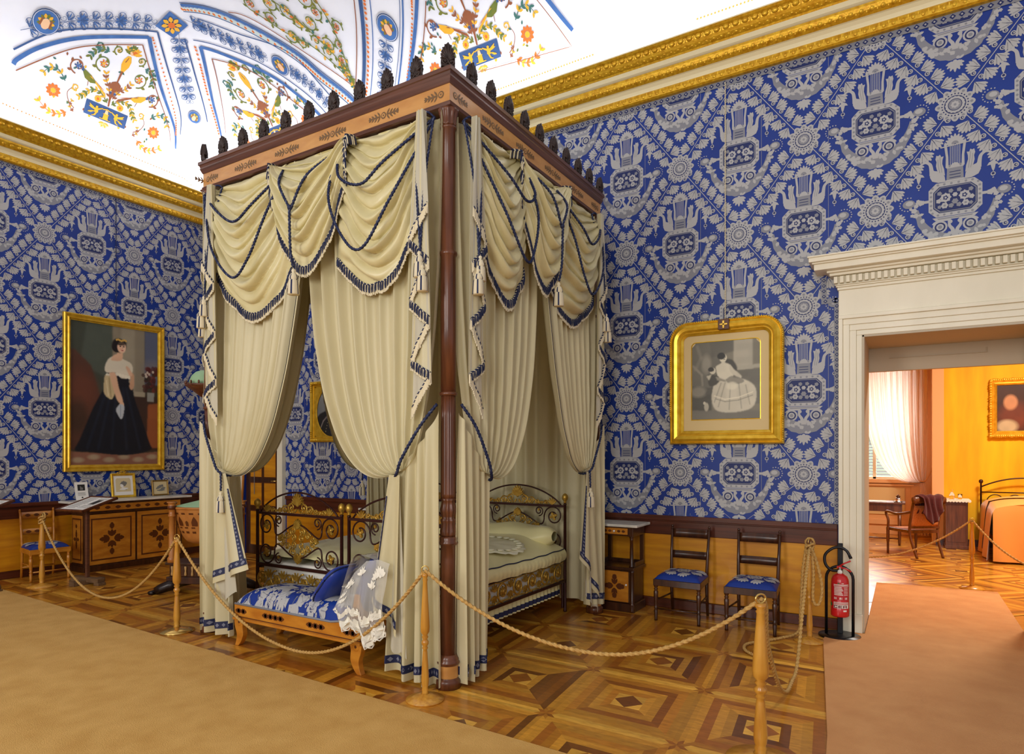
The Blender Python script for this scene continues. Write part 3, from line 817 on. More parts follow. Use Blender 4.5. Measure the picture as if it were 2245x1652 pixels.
# back wall, corner panel
cstroke('B', [(1.57, 59.6), (2.24, 43.7), (2.57, 32), (2.83, 20.4), (2.95, 12)], .05, BL, .04); cstroke('B', [(1.57, 59.6), (.99, 43.5), (.62, 27)], .05, BL, .02)
cbeads('B', [(1.50, 60.5), (.95, 44.4), (.54, 24.5), (.44, 15)], .016, OR, .04)
cstroke('B', [(1.56, 54.8), (2.02, 46.0), (2.41, 31.6), (2.74, 19.8)], .014, BR); cstroke('B', [(1.56, 54.8), (1.14, 42), (.8, 30.3)], .014, BR, .006)
cstroke('B', [(1.5, 64.4), (1.07, 52.9), (.65, 38.8)], .024, NV, .012)
cstroke('B', [(1.94, 66.6), (2.29, 57.8), (2.82, 46.7), (3.02, 33.5), (3.18, 22.7), (3.28, 14)], .016, NV)
cstroke('B', [(1.58, 62.5), (2.2, 49), (2.66, 34), (2.92, 22), (3.02, 13)], .014, NV)
oarc = [(1.9, 71), (2.32, 62.9), (2.86, 45.0), (3.08, 34.7), (3.4, 22.9), (3.58, 12)]
cstroke('B', oarc, .085, GY); cstroke('B', oarc, .055, BL, None, -.06); cbeads('B', [(a-.0, p) for a, p in oarc], .018, OR, .045); cstroke('B', oarc, .014, NV, None, .035); cstroke('B', oarc, .012, NV, None, -.105)
cstroke('B', [(2.45, 64), (2.67, 59.6), (3.09, 43.7), (3.52, 29.2), (3.62, 24)], .012, BR)
arab('B', [(1.82, 66.8), (2.05, 58), (2.39, 49)], .22, 8); arab('B', [(2.66, 41), (2.79, 36.7), (2.94, 29.6), (3.05, 22)], .19, 7)
medallion('B', 2.56, 43.8, .105)
arab('A', [(1.53, 63.9), (1.23, 53.3), (.93, 44.0)], .22, 7); medallion('A', .74, 38.5, .085)
arab('A', [(3.0, 39.9), (2.66, 48.6), (2.28, 55.8), (1.89, 62.3)], .24, 10); medallion('A', 2.86, 44.9, .13)
cpoly('A', 1.70, 66.5, [(-.13, -.13), (.13, -.13), (.13, .13), (-.13, .13)], BL); XO[0] = .012; flower('A', 1.70, 66.5, .11, OC, OR, 8); XO[0] = 0.0
# vertical band over the bed
for pts, w, m in (([(4.11, 46.6), (3.6, 28), (3.3, 12)], .013, BR), ([(4.2, 45.9), (3.62, 22.8), (3.42, 12)], .05, NV), ([(4.33, 45), (3.75, 21.8), (3.55, 12)], .012, BL), ([(4.74, 41.1), (4.26, 21.9), (4.1, 12)], .02, BL), ([(4.70, 41.5), (4.2, 21.9), (4.05, 12)], .008, NV), ([(4.91, 39.6), (4.55, 26.8), (4.36, 19)], .045, BL), ([(5.03, 38.6), (4.75, 28), (4.6, 22)], .012, BR)):
    cstroke('B', [(pts[0][0]+(pts[0][0]-pts[1][0])*.4, pts[0][1]+(pts[0][1]-pts[1][1])*.4)]+pts, w, m)
cbeads('B', [(4.45, 53), (4.25, 45.4), (3.67, 21.8), (3.47, 12)], .017, OR, .04); cbeads('B', [(5.0, 46), (4.86, 40.1), (4.38, 21.3)], .013, OR, .036)
arab('B', [(4.36, 37), (4.19, 30.6), (4.03, 23.8), (3.9, 17)], .22, 7); medallion('B', 4.47, 40.6, .125)
# third panel border
cbeads('B', [(5.43, 8.5), (7.02, 9.2)], .012, OR, .036); cstroke('B', [(5.5, 17.0), (6.78, 14.3), (6.62, 23.5), (6.45, 33)], .008, BR, None, 0, False); cstroke('B', [(6.82, 19), (6.70, 25), (6.5, 36)], .04, BL, .05)
cbeads('B', [(8.2, 9), (13, 9)], .012, OR, .036)
# rinceaux of the central field
rr = random.Random(5)
for (a, p, r) in ((3.06, 50.3, .09), (3.45, 51.4, .10), (3.5, 43, .09), (3.57, 37.3, .085), (3.44, 41.5, .07), (3.54, 32.8, .065), (3.25, 57, .10), (3.6, 58, .11), (3.78, 47, .08), (2.95, 57, .08), (3.4, 63, .1), (3.15, 47, .07), (3.28, 53, .07), (3.62, 53, .085), (3.66, 42, .06), (3.36, 46, .06), (3.52, 36, .05), (3.1, 61, .09), (3.75, 62, .1), (2.85, 63, .09)):
    scroll('B', a, p, r, GR, 1 if rr.random() > .5 else -1, 1.3, rr.uniform(0, 6), (OC, OR) if rr.random() > .4 else (OR, BR))
for (q) in ([(2.8, 61), (3.0, 52), (3.25, 45), (3.5, 33), (3.56, 26)], [(3.2, 60), (3.38, 48), (3.52, 38), (3.57, 28)], [(3.75, 60), (3.72, 48), (3.62, 36), (3.57, 28)]):
    cstroke('B', q, .014, GR)
    for a, p in dens(catm(q, 8), .05): cpoly('B', a, p, leaf(0, 0, rr.uniform(0, 6.28), .055, .013), rr.choice([GR, GR, OC, OR, TL]))
ceiling = struct(cv.build('ceiling', CM), 'white coved vault painted with grotesques, blue bands and medallions')
# ------------------------------------------------------------------ canopy frame of the state bed
PX0, PX1, PY0, PY1 = 4.54, 7.29, -3.10, -.60
bed = thing('canopy_bed_frame', 'huge mahogany four-poster canopy with a crested cornice, standing against the blue wall', 'bed canopy', ((PX0+PX1)/2, (PY0+PY1)/2, 0))
BX, BY = bed.location.x, bed.location.y
post_seq = [  # (name, profile, material, flute)
    ('post_base', [(.088, 0), (.088, .05), (.082, .062), (.070, .07), (.070, .075), (.070, .16), (.070, .165), (.080, .172), (.082, .185), (.072, .195), (.074, .205), (.064, .222), (.058, .235)], M_mahog, None),
    ('post_shaft', [(.057, .235), (.055, .9), (.054, 1.0), (.066, 1.006), (.070, 1.02), (.060, 1.03), (.064, 1.05), (.056, 1.062)], M_mahog, None),
    ('post_carving', [(.048, 1.062), (.058, 1.075), (.060, 1.10), (.050, 1.15), (.056, 1.17), (.057, 1.18), (.046, 1.19), (.050, 1.205), (.056, 1.23), (.060, 1.25), (.053, 1.28), (.047, 1.31), (.057, 1.33)], M_mahog, (9, .22)),
    ('post_fluting', [(.054, 1.33), (.055, 1.36), (.053, 1.9), (.052, 2.05)], M_mahog, (18, .11)),
    ('post_ring', [(.058, 2.05), (.064, 2.058), (.064, 2.07), (.056, 2.078)], M_mahog, None),
    ('post_column', [(.054, 2.078), (.055, 2.6), (.053, 3.03), (.062, 3.04), (.064, 3.05), (.062, 3.062), (.053, 3.07), (.052, 3.6), (.050, 3.92), (.057, 3.925), (.059, 3.935), (.053, 3.945)], M_mahog, None),
    ('capital', [(.052, 3.945), (.060, 3.955), (.056, 3.97), (.060, 4.0), (.066, 4.03), (.074, 4.045), (.074, 4.06)], M_mahog, (10, .16))]
for (x, y) in ((PX0, PY0), (PX1, PY0), (PX0, PY1), (PX1, PY1)):
    pe = None
    for nm, prof, mt, fl in post_seq:
        m = MB()
        if nm == 'post_base':
            m.lathe(prof, 32, mat=[0, 0, 0, 0, 1, 0, 0, 0, 0, 0, 0, 0])
        elif fl: 
            k = len(prof)
            m.lathe(prof, 90 if fl[0] == 18 else 60, flute=lambda j, z, fl=fl, k=k: fl if 0 < j < k-1 else (0, 0))
        else: m.lathe(prof, 28)
        if pe is None:
            pe = m.build('post', [M_mahog, M_maple], bed, (x-BX, y-BY, 0))
        else:
            m.build(nm, [mt], pe)
# entablature
def ring(mb, prof, m):
    """profile (out, z) carried round the four sides"""
    def cor(o): return [(PX0-o-BX, PY0-o-BY), (PX1+o-BX, PY0-o-BY), (PX1+o-BX, PY1+o-BY), (PX0-o-BX, PY1+o-BY)]
    for i in range(len(prof)-1):
        a, b = cor(prof[i][0]), cor(prof[i+1][0])
        for k in range(4):
            q = (k+1) % 4
            mb.add([(*a[k], prof[i][1]), (*a[q], prof[i][1]), (*b[q], prof[i+1][1]), (*b[k], prof[i+1][1])], [(0, 1, 2, 3)], m, False)
m = MB(); ring(m, [(-.08, 4.06), (.045, 4.06), (.062, 4.066), (.066, 4.078), (.052, 4.088), (.056, 4.098), (.047, 4.105)], 0); ring(m, [(-.08, 4.105), (-.08, 4.06)], 0)
m.build('architrave', M_mahogx, bed)
m = MB(); ring(m, [(.045, 4.100), (.045, 4.225)], 0)
def inlay(side, a, half=0):
    """dark marquetry sprig on the frieze"""
    def fn(p):
        if side == 'F': return (a+p[0]-BX, PY0-.0465-BY, 4.163+p[1])
        if side == 'R': return (PX1+.0465-BX, a+p[0]-BY, 4.163+p[1])
        return (PX0-.0465-BX, a-p[0]-BY, 4.163+p[1])
    polys = [circ(0, 0, .026, 12)]+[leaf(s*(.03+.030*k), 0, (0 if s > 0 else PI)+q*(.9-.12*k), .050-.006*k, .0062) for s in (-1, 1) for k in range(4) for q in (-1, 0, 1)]
    for i, p in enumerate(polys):
        if half and sum(c[0] for c in p)/len(p)*half > .02: continue
        o = i*3e-5
        m.add([Vector(fn(c))+Vector((o if side == 'R' else (-o if side == 'L' else 0), -o if side == 'F' else 0, 0)) for c in p], [tuple(range(len(p)))], 1, False)
    for i, r in enumerate((.016, .008)):
        o = .001+i*.0004
        m.add([Vector(fn(c))+Vector((o if side == 'R' else (-o if side == 'L' else 0), -o if side == 'F' else 0, 0)) for c in circ(0, 0, r, 10)], [tuple(range(10))], 0 if i == 0 else 1, False)
for k in range(6): inlay('F', PX0+.03+k*.538, -1 if k == 0 else (1 if k == 5 else 0)) if k < 6 else None
for k in range(6): inlay('R', PY0+.02+k*.49, -1 if k == 0 else (1 if k == 5 else 0)); inlay('L', PY0+.02+k*.49)
m.build('frieze', [M_maple, M_inlay2], bed)
m = MB(); ring(m, [(-.05, 4.225), (.048, 4.225), (.052, 4.232), (.060, 4.25), (.066, 4.265), (.064, 4.28), (.070, 4.295), (.078, 4.30), (.078, 4.328), (.066, 4.333), (-.3, 4.333)], 0); ring(m, [(-.3, 4.333), (-.3, 4.225), (-.05, 4.225)], 0)
m.build('cornice', M_mahogx, bed)
m = MB(); m.box(PX0-BX, PX1-BX, PY0-BY, PY1-BY, 4.24, 4.26)
m.build('canopy_board', M_lining, bed)
# palmette cresting
def palmette():
    m = MB()
    body = [(-.045, 0), (-.05, .03), (-.048, .06), (-.042, .10), (-.03, .135), (-.012, .162), (0, .17), (.012, .162), (.03, .135), (.042, .10), (.048, .06), (.05, .03), (.045, 0)]
    m.plate(body, -.010, .010)
    for k in range(9):
        a = PI/2+(k-4)*.30; l = .125-.010*abs(k-4)
        p0 = (0, -.012, .045); p1 = (l*.5*math.cos(a)*.8, -.020, .045+l*.5*math.sin(a)); p2 = (l*math.cos(a)*.62, -.012, .045+l*.98*math.sin(a))
        m.tube([p0, p1, p2], [.005, .010, .006], 6)
        m.tube([(p[0], -p[1], p[2]) for p in (p0, p1, p2)], [.005, .010, .006], 6)
    for s in (-1, 1):
        m.tube([(s*.024+x, -.016, .035+z) for x, z in spiral(0, 0, .024, .006, PI/2, s*1.4, 16)], .006, 6); m.ell((s*.024, -.016, .035), (.008, .008, .008), 6, 4)
    m.box(-.048, .048, -.018, .018, 0, .014)
    return m
pm = palmette().build('palmette', M_palm, bed)
first = True
def place_palm(x, y, rz):
    global first
    o = pm if first else pm.copy()
    if not first: COL.objects.link(o)
    first = False
    o.location = (x-BX, y-BY, 4.332); o.rotation_euler = (0, 0, rz)
for k in range(11): place_palm(PX0-.03+k*(PX1-PX0+.06)/10, PY0-.045, 0 if 0 < k < 10 else (PI/4 if k == 10 else -PI/4))
for k in range(1, 11):
    y = PY0-.03+k*(PY1-PY0+.06)/10
    place_palm(PX1+.045, y, PI/2); place_palm(PX0-.045, y, PI/2)

# ------------------------------------------------------------------ soft furnishings of the canopy
class Fr:
    """frame of one side of the canopy: a along the rail, n outwards"""
    def __init__(s, O, d, n): s.O = Vector((*O, 0)); s.d = Vector((*d, 0)); s.n = Vector((*n, 0))
    def __call__(s, a, n, z): return s.O+s.d*a+s.n*n+Vector((0, 0, z))
def resample(P, step):
    o = [Vector(P[0])]; acc = 0
    for i in range(len(P)-1):
        a, b = Vector(P[i]), Vector(P[i+1]); l = (b-a).length; t = step-acc
        while t <= l: o.append(a+(b-a)*(t/l)); t += step
        acc = (acc+l) % step
    return o
rf = random.Random(21)
def fringe(P, nvec, name, parent, ln=.085, navy=True, up=.006):
    m = MB(); nv = Vector(nvec)
    pts = [Vector(p)+nv*.008 for p in P]
    m.tube(resample(pts, .01), .0075, 6, lobes=0, lobemats=[1, 0, 1], twist=180)
    Q = resample(pts, .0095)
    for i, p in enumerate(Q):
        l = ln*rf.uniform(.9, 1.05); j = Vector((rf.uniform(-.003, .003), rf.uniform(-.003, .003), 0))
        if navy and i % 3 != 0:
            m.tube([p+nv*.005, p+nv*.009+j*.5+Vector((0, 0, -l*.4)), p+nv*.008+j+Vector((0, 0, -l*.74))], [.0030, .0046, .0034], 4, 1, cap=False)
        m.tube([p, p+j*.6+Vector((0, 0, -l*.5)), p+j+Vector((0, 0, -l))], [.0045, .0052, .0062], 4, 0, cap=False)
    return m.build(name, [M_cordw, M_cordb], parent)
def cord(P, name, parent, r=.0125, close=False):
    m = MB()
    m.tube(resample(P, .012), r, 9, lobes=3, depth=.18, twist=75, lobemats=[0, 0, 0, 0, 0, 0, 0, 0, 1])
    return m.build(name, [M_cordb, M_cordf], parent)
def tassel(c, parent, k=1.0, name='tassel'):
    m = MB(); n = 20
    prof = [(.006, .0), (.013, -.006), (.015, -.016), (.010, -.026), (.013, -.030), (.024, -.040), (.032, -.060), (.033, -.072), (.028, -.078), (.034, -.084), (.037, -.12), (.040, -.175), (.039, -.18)]
    vs = []; fs = []; ms = []
    for j, (r, z) in enumerate(prof):
        for i in range(n):
            a = 2*PI*i/n; rr = r*(1+(.05*math.cos(10*a) if j > 8 else 0))
            vs.append((c[0]+k*rr*math.cos(a), c[1]+k*rr*math.sin(a), c[2]+k*z))
    for j in range(len(prof)-1):
        for i in range(n):
            fs.append((j*n+i, j*n+(i+1) % n, (j+1)*n+(i+1) % n, (j+1)*n+i)); ms.append(1 if (i % 4 == 0 and j > 7) or (i % 5 == 0 and 4 < j <= 7) else 0)
    fs.append(tuple((len(prof)-1)*n+i for i in range(n))); ms.append(0)
    m.add(vs, fs, ms)
    return m.build(name, [M_cordw, M_cordb], parent)

def make_swag(F, par, aL, aR, zt, bL, bR, am, zm, N, n0, seed, label=None):
    """bL/bR: (a, z) of the two lower ends; am, zm: lowest point"""
    rs = random.Random(seed); ph = [rs.uniform(0, 6.28) for _ in range(6)]
    def curve(s, t):
        la, lz = aL+(bL[0]-aL)*t**.9, zt-(zt-bL[1])*t**2.3
        ra, rz = aR+(bR[0]-aR)*t**.9, zt-(zt-bR[1])*t**2.3
        sm = min(max((am-bL[0])/(bR[0]-bL[0]), .2), .8)
        sm = .5+(sm-.5)*t
        kk = math.log(.5)/math.log(sm); q = s**kk
        base = lz+(rz-lz)*s
        bm = lz+(rz-lz)*sm; sag = max(0, bm-(zt-(zt-zm)*t**.88))
        sh = 1-abs(2*q-1)**(1.45+.45*t)
        return la+(ra-la)*s, base-sag*sh
    def fn(s, t):
        a, z = curve(s, t)
        e = math.sin(PI*min(max(s, .0), 1))
        p = N*(t**.92)+.45*math.sin(2.1*PI*s+ph[0])*t+.14*math.sin(4*PI*s+ph[1])*(1-t)+.12*math.sin(6*s+11*t+ph[2])
        f = abs(math.sin(PI*p))**.75
        irr = .75+.25*math.sin(3*p+ph[3])
        amp = (.020+.062*e**.6)*irr*(1 if t < .9 else max(.25, (1-t)/.1))
        n = .03+(n0-.03)*min(1, t*3)+amp*f+.075*math.sin(PI*min(t, .97))*e+.02*math.sin(PI*t)+.010*math.sin(24*s+ph[4])*(1-e)*2
        z2 = z-(.034*e*(f-.5))
        return F(a, n, z2)
    m = MB(); m.grid(fn, 48, int(N*11))
    sw = m.build('swag', M_swag, par)
    fringe([fn(i/60, 1.0) for i in range(61)], F.n, 'fringe', sw)
    return sw, fn
def jabot(F, par, ac, w, zs, n0, dirn):
    """cascade of zigzag folds edged with fringe"""
    m = MB(); lst = []
    for k in range(len(zs)-1):
        n = n0-.006*k
        e0 = (ac+(-w if (k % 2 == 0) else w)*dirn, zs[k]); e1 = (ac+(w if (k % 2 == 0) else -w)*dirn, zs[k+1])
        def fn(u, v, e0=e0, e1=e1, n=n, k=k):
            a = e0[0]+(e1[0]-e0[0])*u; z = e0[1]+(e1[1]-e0[1])*u
            at = ac+(a-ac)*.35
            return F(at+(a-at)*v, n+.012*math.sin(PI*u)*v+.012*v+.010*math.sin(2*PI*2*u)*(1-.6*v), 4.02+(z-4.02)*v)
        m.grid(fn, 14, 10, 0 if k % 2 else 1)
        lst.append(([fn(i/8, 1) for i in range(9)], k % 2 == 1))
    jb = m.build('jabot', [M_silk, M_lining], par)
    for P, nv in lst: fringe(P, F.n, 'fringe', jb, .075, nv)
    return jb
def valance(F, L, name, label, seed, tails=True, corners=True, off=(0, 0), dc=0.0, zc=3.12):
    t = thing(name, label, 'valance', F(L/2, 0, 4.05))
    loc = t.location.copy()
    G = lambda a, n, z: F(a, n, z)-loc
    class H:
        n = F.n
        def __call__(s, a, n, z): return G(a, n, z)
    H = H()
    c = L/2; k = L/2.75
    # side swags lie under the centre one
    c += dc; x3 = .62 if dc > 0 else .52
    aL1, aR3 = .12, L-.12
    am1 = aL1+(c-aL1)*.47; am3 = c+(aR3-c)*x3
    make_swag(H, t, aL1, c-.36*k, 4.03, (aL1+.08, 3.28), (c-.24*k, 3.16), am1, 2.85, 11, .085, seed)
    make_swag(H, t, c+.36*k, aR3, 4.03, (c+.24*k, 3.16), (aR3-.08, 3.28), am3, 2.90, 11, .085, seed+1)
    _, cfn = make_swag(H, t, c-.47*k, c+.47*k, 4.04, (c-.42*k, 3.70), (c+.42*k, 3.70), c, zc, 10, .155, seed+2)
    # fringed side edges of the centre swag
    for s in (-1, 1):
        P = [cfn((s+1)/2, .12+.88*i/14)+F.n*.012 for i in range(15)]
        m = MB(); m.tube(resample(P, .012), .009, 6, lobemats=[1, 0, 1], twist=150)
        for q in resample(P, .016): m.tube([q, q+Vector((0, 0, -.03))-F.d*(s*-.012), q+Vector((0, 0, -.075))-F.d*(s*-.02)], .0055, 4, rf.choice([0, 1, 1]), cap=False)
        m.build('edge_fringe', [M_cordw, M_cordb], t)
    nn = .28
    cz = 3.97
    def C(pts, nm='cord', r=.0125): cord(catm([G(*p) for p in pts], 10), nm, t, r)
    for s in (0, 1):
        f = (lambda a: a) if s == 0 else (lambda a: L-a)
        g_ = (lambda a: a+off[0]) if s == 0 else (lambda a: L-a-off[1])
        m1 = am1 if s == 0 else L-am3; e = (c if s == 0 else L-c)-.31*k; ec = c if s == 0 else L-c
        C([(f(.05), .09, 3.99), (f(.05+(m1-.05)*.62), nn-.02, 3.70), (f(m1), nn+.02, 3.56), (f(m1+(e-m1)*.55), nn+.02, 3.66), (f(e), .13, 3.95)])
        C([(f(.05), .09, 3.99), (f(.05+(m1-.05)*.5), nn-.01, 3.42), (f(m1-.02), nn+.03, 3.10), (f(m1+(e-m1)*.45), nn+.03, 3.22), (f(m1+(e-m1)*.88), nn, 3.55), (f(e+.01), .13, 3.95)])
        C([(f(e), .14, 3.95), (f((e+ec)/2), nn+.03, 3.74), (f(ec-.01), nn+.05, 3.52)])
        if corners:
            # hanging cord pair with tassels beside the post
            C([(f(.05), .10, 3.99), (g_(.07), .18, 3.5), (g_(.09), .20, 3.02)], 'cord', .010); C([(g_(.19), .10, 4.01), (g_(.13), .19, 3.5), (g_(.075), .205, 2.93)], 'cord', .010)
            C([(f(.05), .10, 3.99), (g_(.11), .11, 4.035), (g_(.19), .10, 4.01)], 'cord', .010)
            tassel(G(g_(.09), .21, 3.03), t); tassel(G(g_(.06), .215, 2.93), t)
    m = MB(); m.ell(G(c, nn+.055, 3.52), (.020, .020, .022), 8, 6); m.build('knot', M_cordb, t)
    C([(c, nn+.06, 3.51), (c, nn+.05, 3.2), (c, nn+.02, 3.06)], 'cord', .0125); tassel(G(c, nn+.02, 3.06), t, 1.1)
    if tails:
        for s in (0, 1):
            jabot(H, t, .115+off[0] if s == 0 else L-.115-off[1], .085, [3.36, 3.14, 2.98, 2.72, 2.58, 2.30, 2.20, 1.96], .175, 1 if s == 0 else -1)
    return t
FF = Fr((PX0, PY0), (1, 0), (0, -1)); FRT = Fr((PX1, PY0), (0, 1), (1, 0)); FLT = Fr((PX0, PY1), (0, -1), (-1, 0))
LF, LS = PX1-PX0, PY1-PY0
valance(FF, LF, 'swag_valance', 'cream swags with navy fringe and cords across the front of the canopy above the daybed', 1, off=(.13, 0), dc=.12)
valance(FRT, LS, 'swag_valance', 'foreshortened cream swags on the side of the canopy facing the door', 5, off=(0, .10), dc=-.14, zc=3.05)
valance(FLT, LS, 'swag_valance', 'cream swags on the far side of the canopy, seen from inside through the front opening', 9, dc=.2, zc=3.05)

def curtain(F, a1, name, label, seed, zg=1.5, ag=.34, bandu=True, flap=None, hem=None, tas=True, width=.46, n_in=.0):
    """curtain hung from the rail between the post (a=0) and a1, caught back at (ag, zg)"""
    zt = 4.04; rs = random.Random(seed); ph = rs.uniform(0, 6); NP = 9
    t = thing(name, label, 'curtain', F(ag, .05, 0)); loc = t.location.copy()
    def aw(s): return .0+a1*s
    def pl(s): return math.sin(2*PI*NP*s+ph)+.35*math.sin(4*PI*NP*s+1.3*ph+2*s)+.25*math.sin(2*PI*2.3*s+ph)
    def up(s, v, dn=0.0):
        a_s = aw(s)
        T = (a_s, zt); P1 = (a_s, zg+.52*(zt-zg)); P2 = (ag+(a_s-ag)*.74, zg-.36*max(0, a_s-ag)/1.05+.02); Gp = (ag+(s-.5)*.05, zg-.03*(s-.4))
        u = 1-v
        a = u**3*T[0]+3*u*u*v*P1[0]+3*u*v*v*P2[0]+v**3*Gp[0]
        z = u**3*T[1]+3*u*u*v*P1[1]+3*u*v*v*P2[1]+v**3*Gp[1]
        A = .044*(1-.70*v**2)*(.75+.25*math.sin(7*s+ph))
        crk = .004*math.sin(40*v+9*s)*v*math.sin(17*s+ph)
        n = n_in+.012+A*pl(s)+.10*v**1.5+.05*math.sin(PI*v)*s+crk+dn
        a += .018*(1-v)*math.cos(2*PI*NP*s+ph)
        return F(a, n, z)-loc
    m = MB(); m.grid(lambda s, v: up(s, v), 120, 44)
    m.build('upper_drape', M_silk, t)
    # lower fall
    hem = hem or (lambda s: .02)
    def low(s, v, dn=0.0):
        z0, z1 = (zg-.03)+(1.97-zg)*(1-s)**1.15, hem(s)
        a = ((ag+.06)*s)*(1-v**.75)+(.0+(width+.02)*s)*v**.75
        A = .012+.040*v**.8
        sw = s+.035*math.sin(2*PI*1.7*s+ph); p = math.sin(2*PI*4.3*sw+ph)+.5*math.sin(2*PI*7.1*sw+2*ph)*(.4+.6*v)+.3*math.sin(2*PI*1.3*s+ph)
        return F(a+.015*v*math.cos(2*PI*5*s+ph), .10-.02*v+A*p+dn+.0*s, z0+(z1-z0)*v)-loc
    m = MB(); m.grid(lambda s, v: low(s, v), 72, 30)
    lw = m.build('lower_drape', M_silk, t)
    def bandgrid(fn, s0, s1, v0, v1, nu, nv, par, along_s=True, flip=1):
        m = MB()
        g = lambda u, w: fn(s0+(s1-s0)*u, (v0(s0+(s1-s0)*u) if callable(v0) else v0)+((v1(s0+(s1-s0)*u) if callable(v1) else v1)-(v0(s0+(s1-s0)*u) if callable(v0) else v0))*w, .005)
        m.grid(g, nu, nv, 0)
        k = nu//3 if along_s else nv//2
        for i in range(k):
            if along_s: c0 = ((i+.5)/k, .5); du, dv = .32/k, .3
            else: c0 = (.5, (i+.5)/k); du, dv = .3, .32/k
            q = [Vector(g(c0[0]+x*du, c0[1]+y*dv))+F.n*.004 for x, y in ((1, 0), (0, 1), (-1, 0), (0, -1))]
            m.add(q, [(0, 1, 2, 3)], 1, False)
        m.build('trim_band', [M_band, M_bandp], par)
    h = lambda s: (zg-.03)+(1.97-zg)*(1-s)**1.15-hem(s)
    bandgrid(low, 0, 1, lambda s: 1-.115/h(s), lambda s: 1-.055/h(s), 72, 1, lw)
    if bandu:
        up_o = [o for o in t.children if o.name.startswith('upper_drape')][0]
        bandgrid(up, .945, .985, .03, .985, 2, 60, up_o, False)
    if flap:
        (fa0, fz0), (fa1, fz1) = flap
        def fl(s, v, dn=0.0):
            a = (ag-.02+.10*s)*(1-v)+(fa0+(fa1-fa0)*s)*v; z = (zg-.03)*(1-v)+(fz0+(fz1-fz0)*s)*v
            return F(a, .15+.03*math.sin(3*PI*s+ph)*v+.02*s*v+dn, z)-loc
        m = MB(); m.grid(fl, 30, 24); fo = m.build('turned_edge', M_silk, t)
        bandgrid(fl, 0, 1, 1-.115/(zg-fz0), 1-.055/(zg-fz0), 24, 1, fo); bandgrid(fl, .86, .96, .16, 1-.055/(zg-fz0), 2, 40, fo, False)
        def ln(s, v):
            a = (ag+.04*s)*(1-v)+(fa0-.06+(fa1-fa0)*.75*s)*v; z = (zg-.03)*(1-v)+(fz0-.16+(fz1-fz0)*.5*s+.03*math.sin(9*s))*v
            return F(a, .13+.02*math.sin(4*PI*s)*v, z)-loc
        m = MB(); m.grid(ln, 20, 16); m.build('lining', M_lining, t)
    # tie-back cord from the post hook round the bundle
    P = catm([F(.03, .09, 1.99)-loc, F(.03+(ag-.03)*.35, .15, 1.83)-loc, F(ag-.06, .175, zg+.09)-loc, F(ag-.01, .165, zg-.005)-loc, F(ag+.05, .12, zg-.05)-loc, F(ag+.06, .05, zg-.04)-loc], 10)
    cord(P, 'tieback_cord', t, .0135)
    if tas:
        cord([F(ag+.03, .165, zg-.03)-loc, F(ag+.05, .175, zg-.10)-loc, F(ag+.055, .18, zg-.19)-loc], 'tassel_cord', t, .011); tassel(F(ag+.055, .18, zg-.19)-loc, t, 1.0)
    return t
# mirrored frames so that every curtain starts at its own post
F_fl = Fr((PX0, PY0), (1, 0), (0, -1)); F_fr = Fr((PX1, PY0), (-1, 0), (0, -1))
F_rf = Fr((PX1, PY0), (0, 1), (1, 0)); F_rb = Fr((PX1, PY1), (0, -1), (1, 0)); F_lf = Fr((PX0, PY0), (0, 1), (-1, 0)); F_lb = Fr((PX0, PY1), (0, -1), (-1, 0))
curtain(F_fl, LF/2, 'bed_curtain', 'cream curtain tied back with a tassel at the left end of the daybed', 3, 1.50, .36, True, ((.30, .50), (.74, .66)), lambda s: .03+.02*s, True, .46)
curtain(F_fr, LF/2, 'bed_curtain', 'cream curtain tied back against the nearest post, falling over the right end of the daybed', 4, 1.52, .34, False, ((.33, .34), (.60, .56)), lambda s: .02+.14*max(0, s-.6)**1.0, False, .44)
curtain(F_rf, LS/2, 'bed_curtain', 'cream curtain right of the nearest post, tied back above the gilded bed rail', 6, 1.50, .31, False, None, lambda s: .03+.10*max(0, s-.5), False, .33)
curtain(F_rb, LS/2, 'bed_curtain', 'cream curtain with a tassel tied back next to the marble-topped nightstand', 8, 1.50, .44, True, ((.28, .22), (.66, .66)), lambda s: .10+.08*s, True, .42)
curtain(F_lf, LS/2, 'bed_curtain', 'cream curtain on the far side of the bed, behind the left front curtain', 11, 1.50, .31, True, None, lambda s: .03, False, .40)
curtain(F_lb, LS/2, 'bed_curtain', 'narrow cream curtain at the far back post, seen between the front curtains', 12, 1.50, .31, True, None, lambda s: .03, True, .40)
# head curtain behind the bed
m = MB()
def hc(u, v):
    a = PX0+.08+(PX1-PX0-.16)*u
    return (a-5.9, .035*math.sin(2*PI*11*u)+.012*math.sin(2*PI*19*u+1), 4.05-3.95*v)
m.grid(hc, 240, 6)
t = thing('head_curtain', 'flat pleated cream curtain hanging behind the iron headboards', 'curtain', (5.9, -.56, 0)); m.build('drape', M_silk, t)
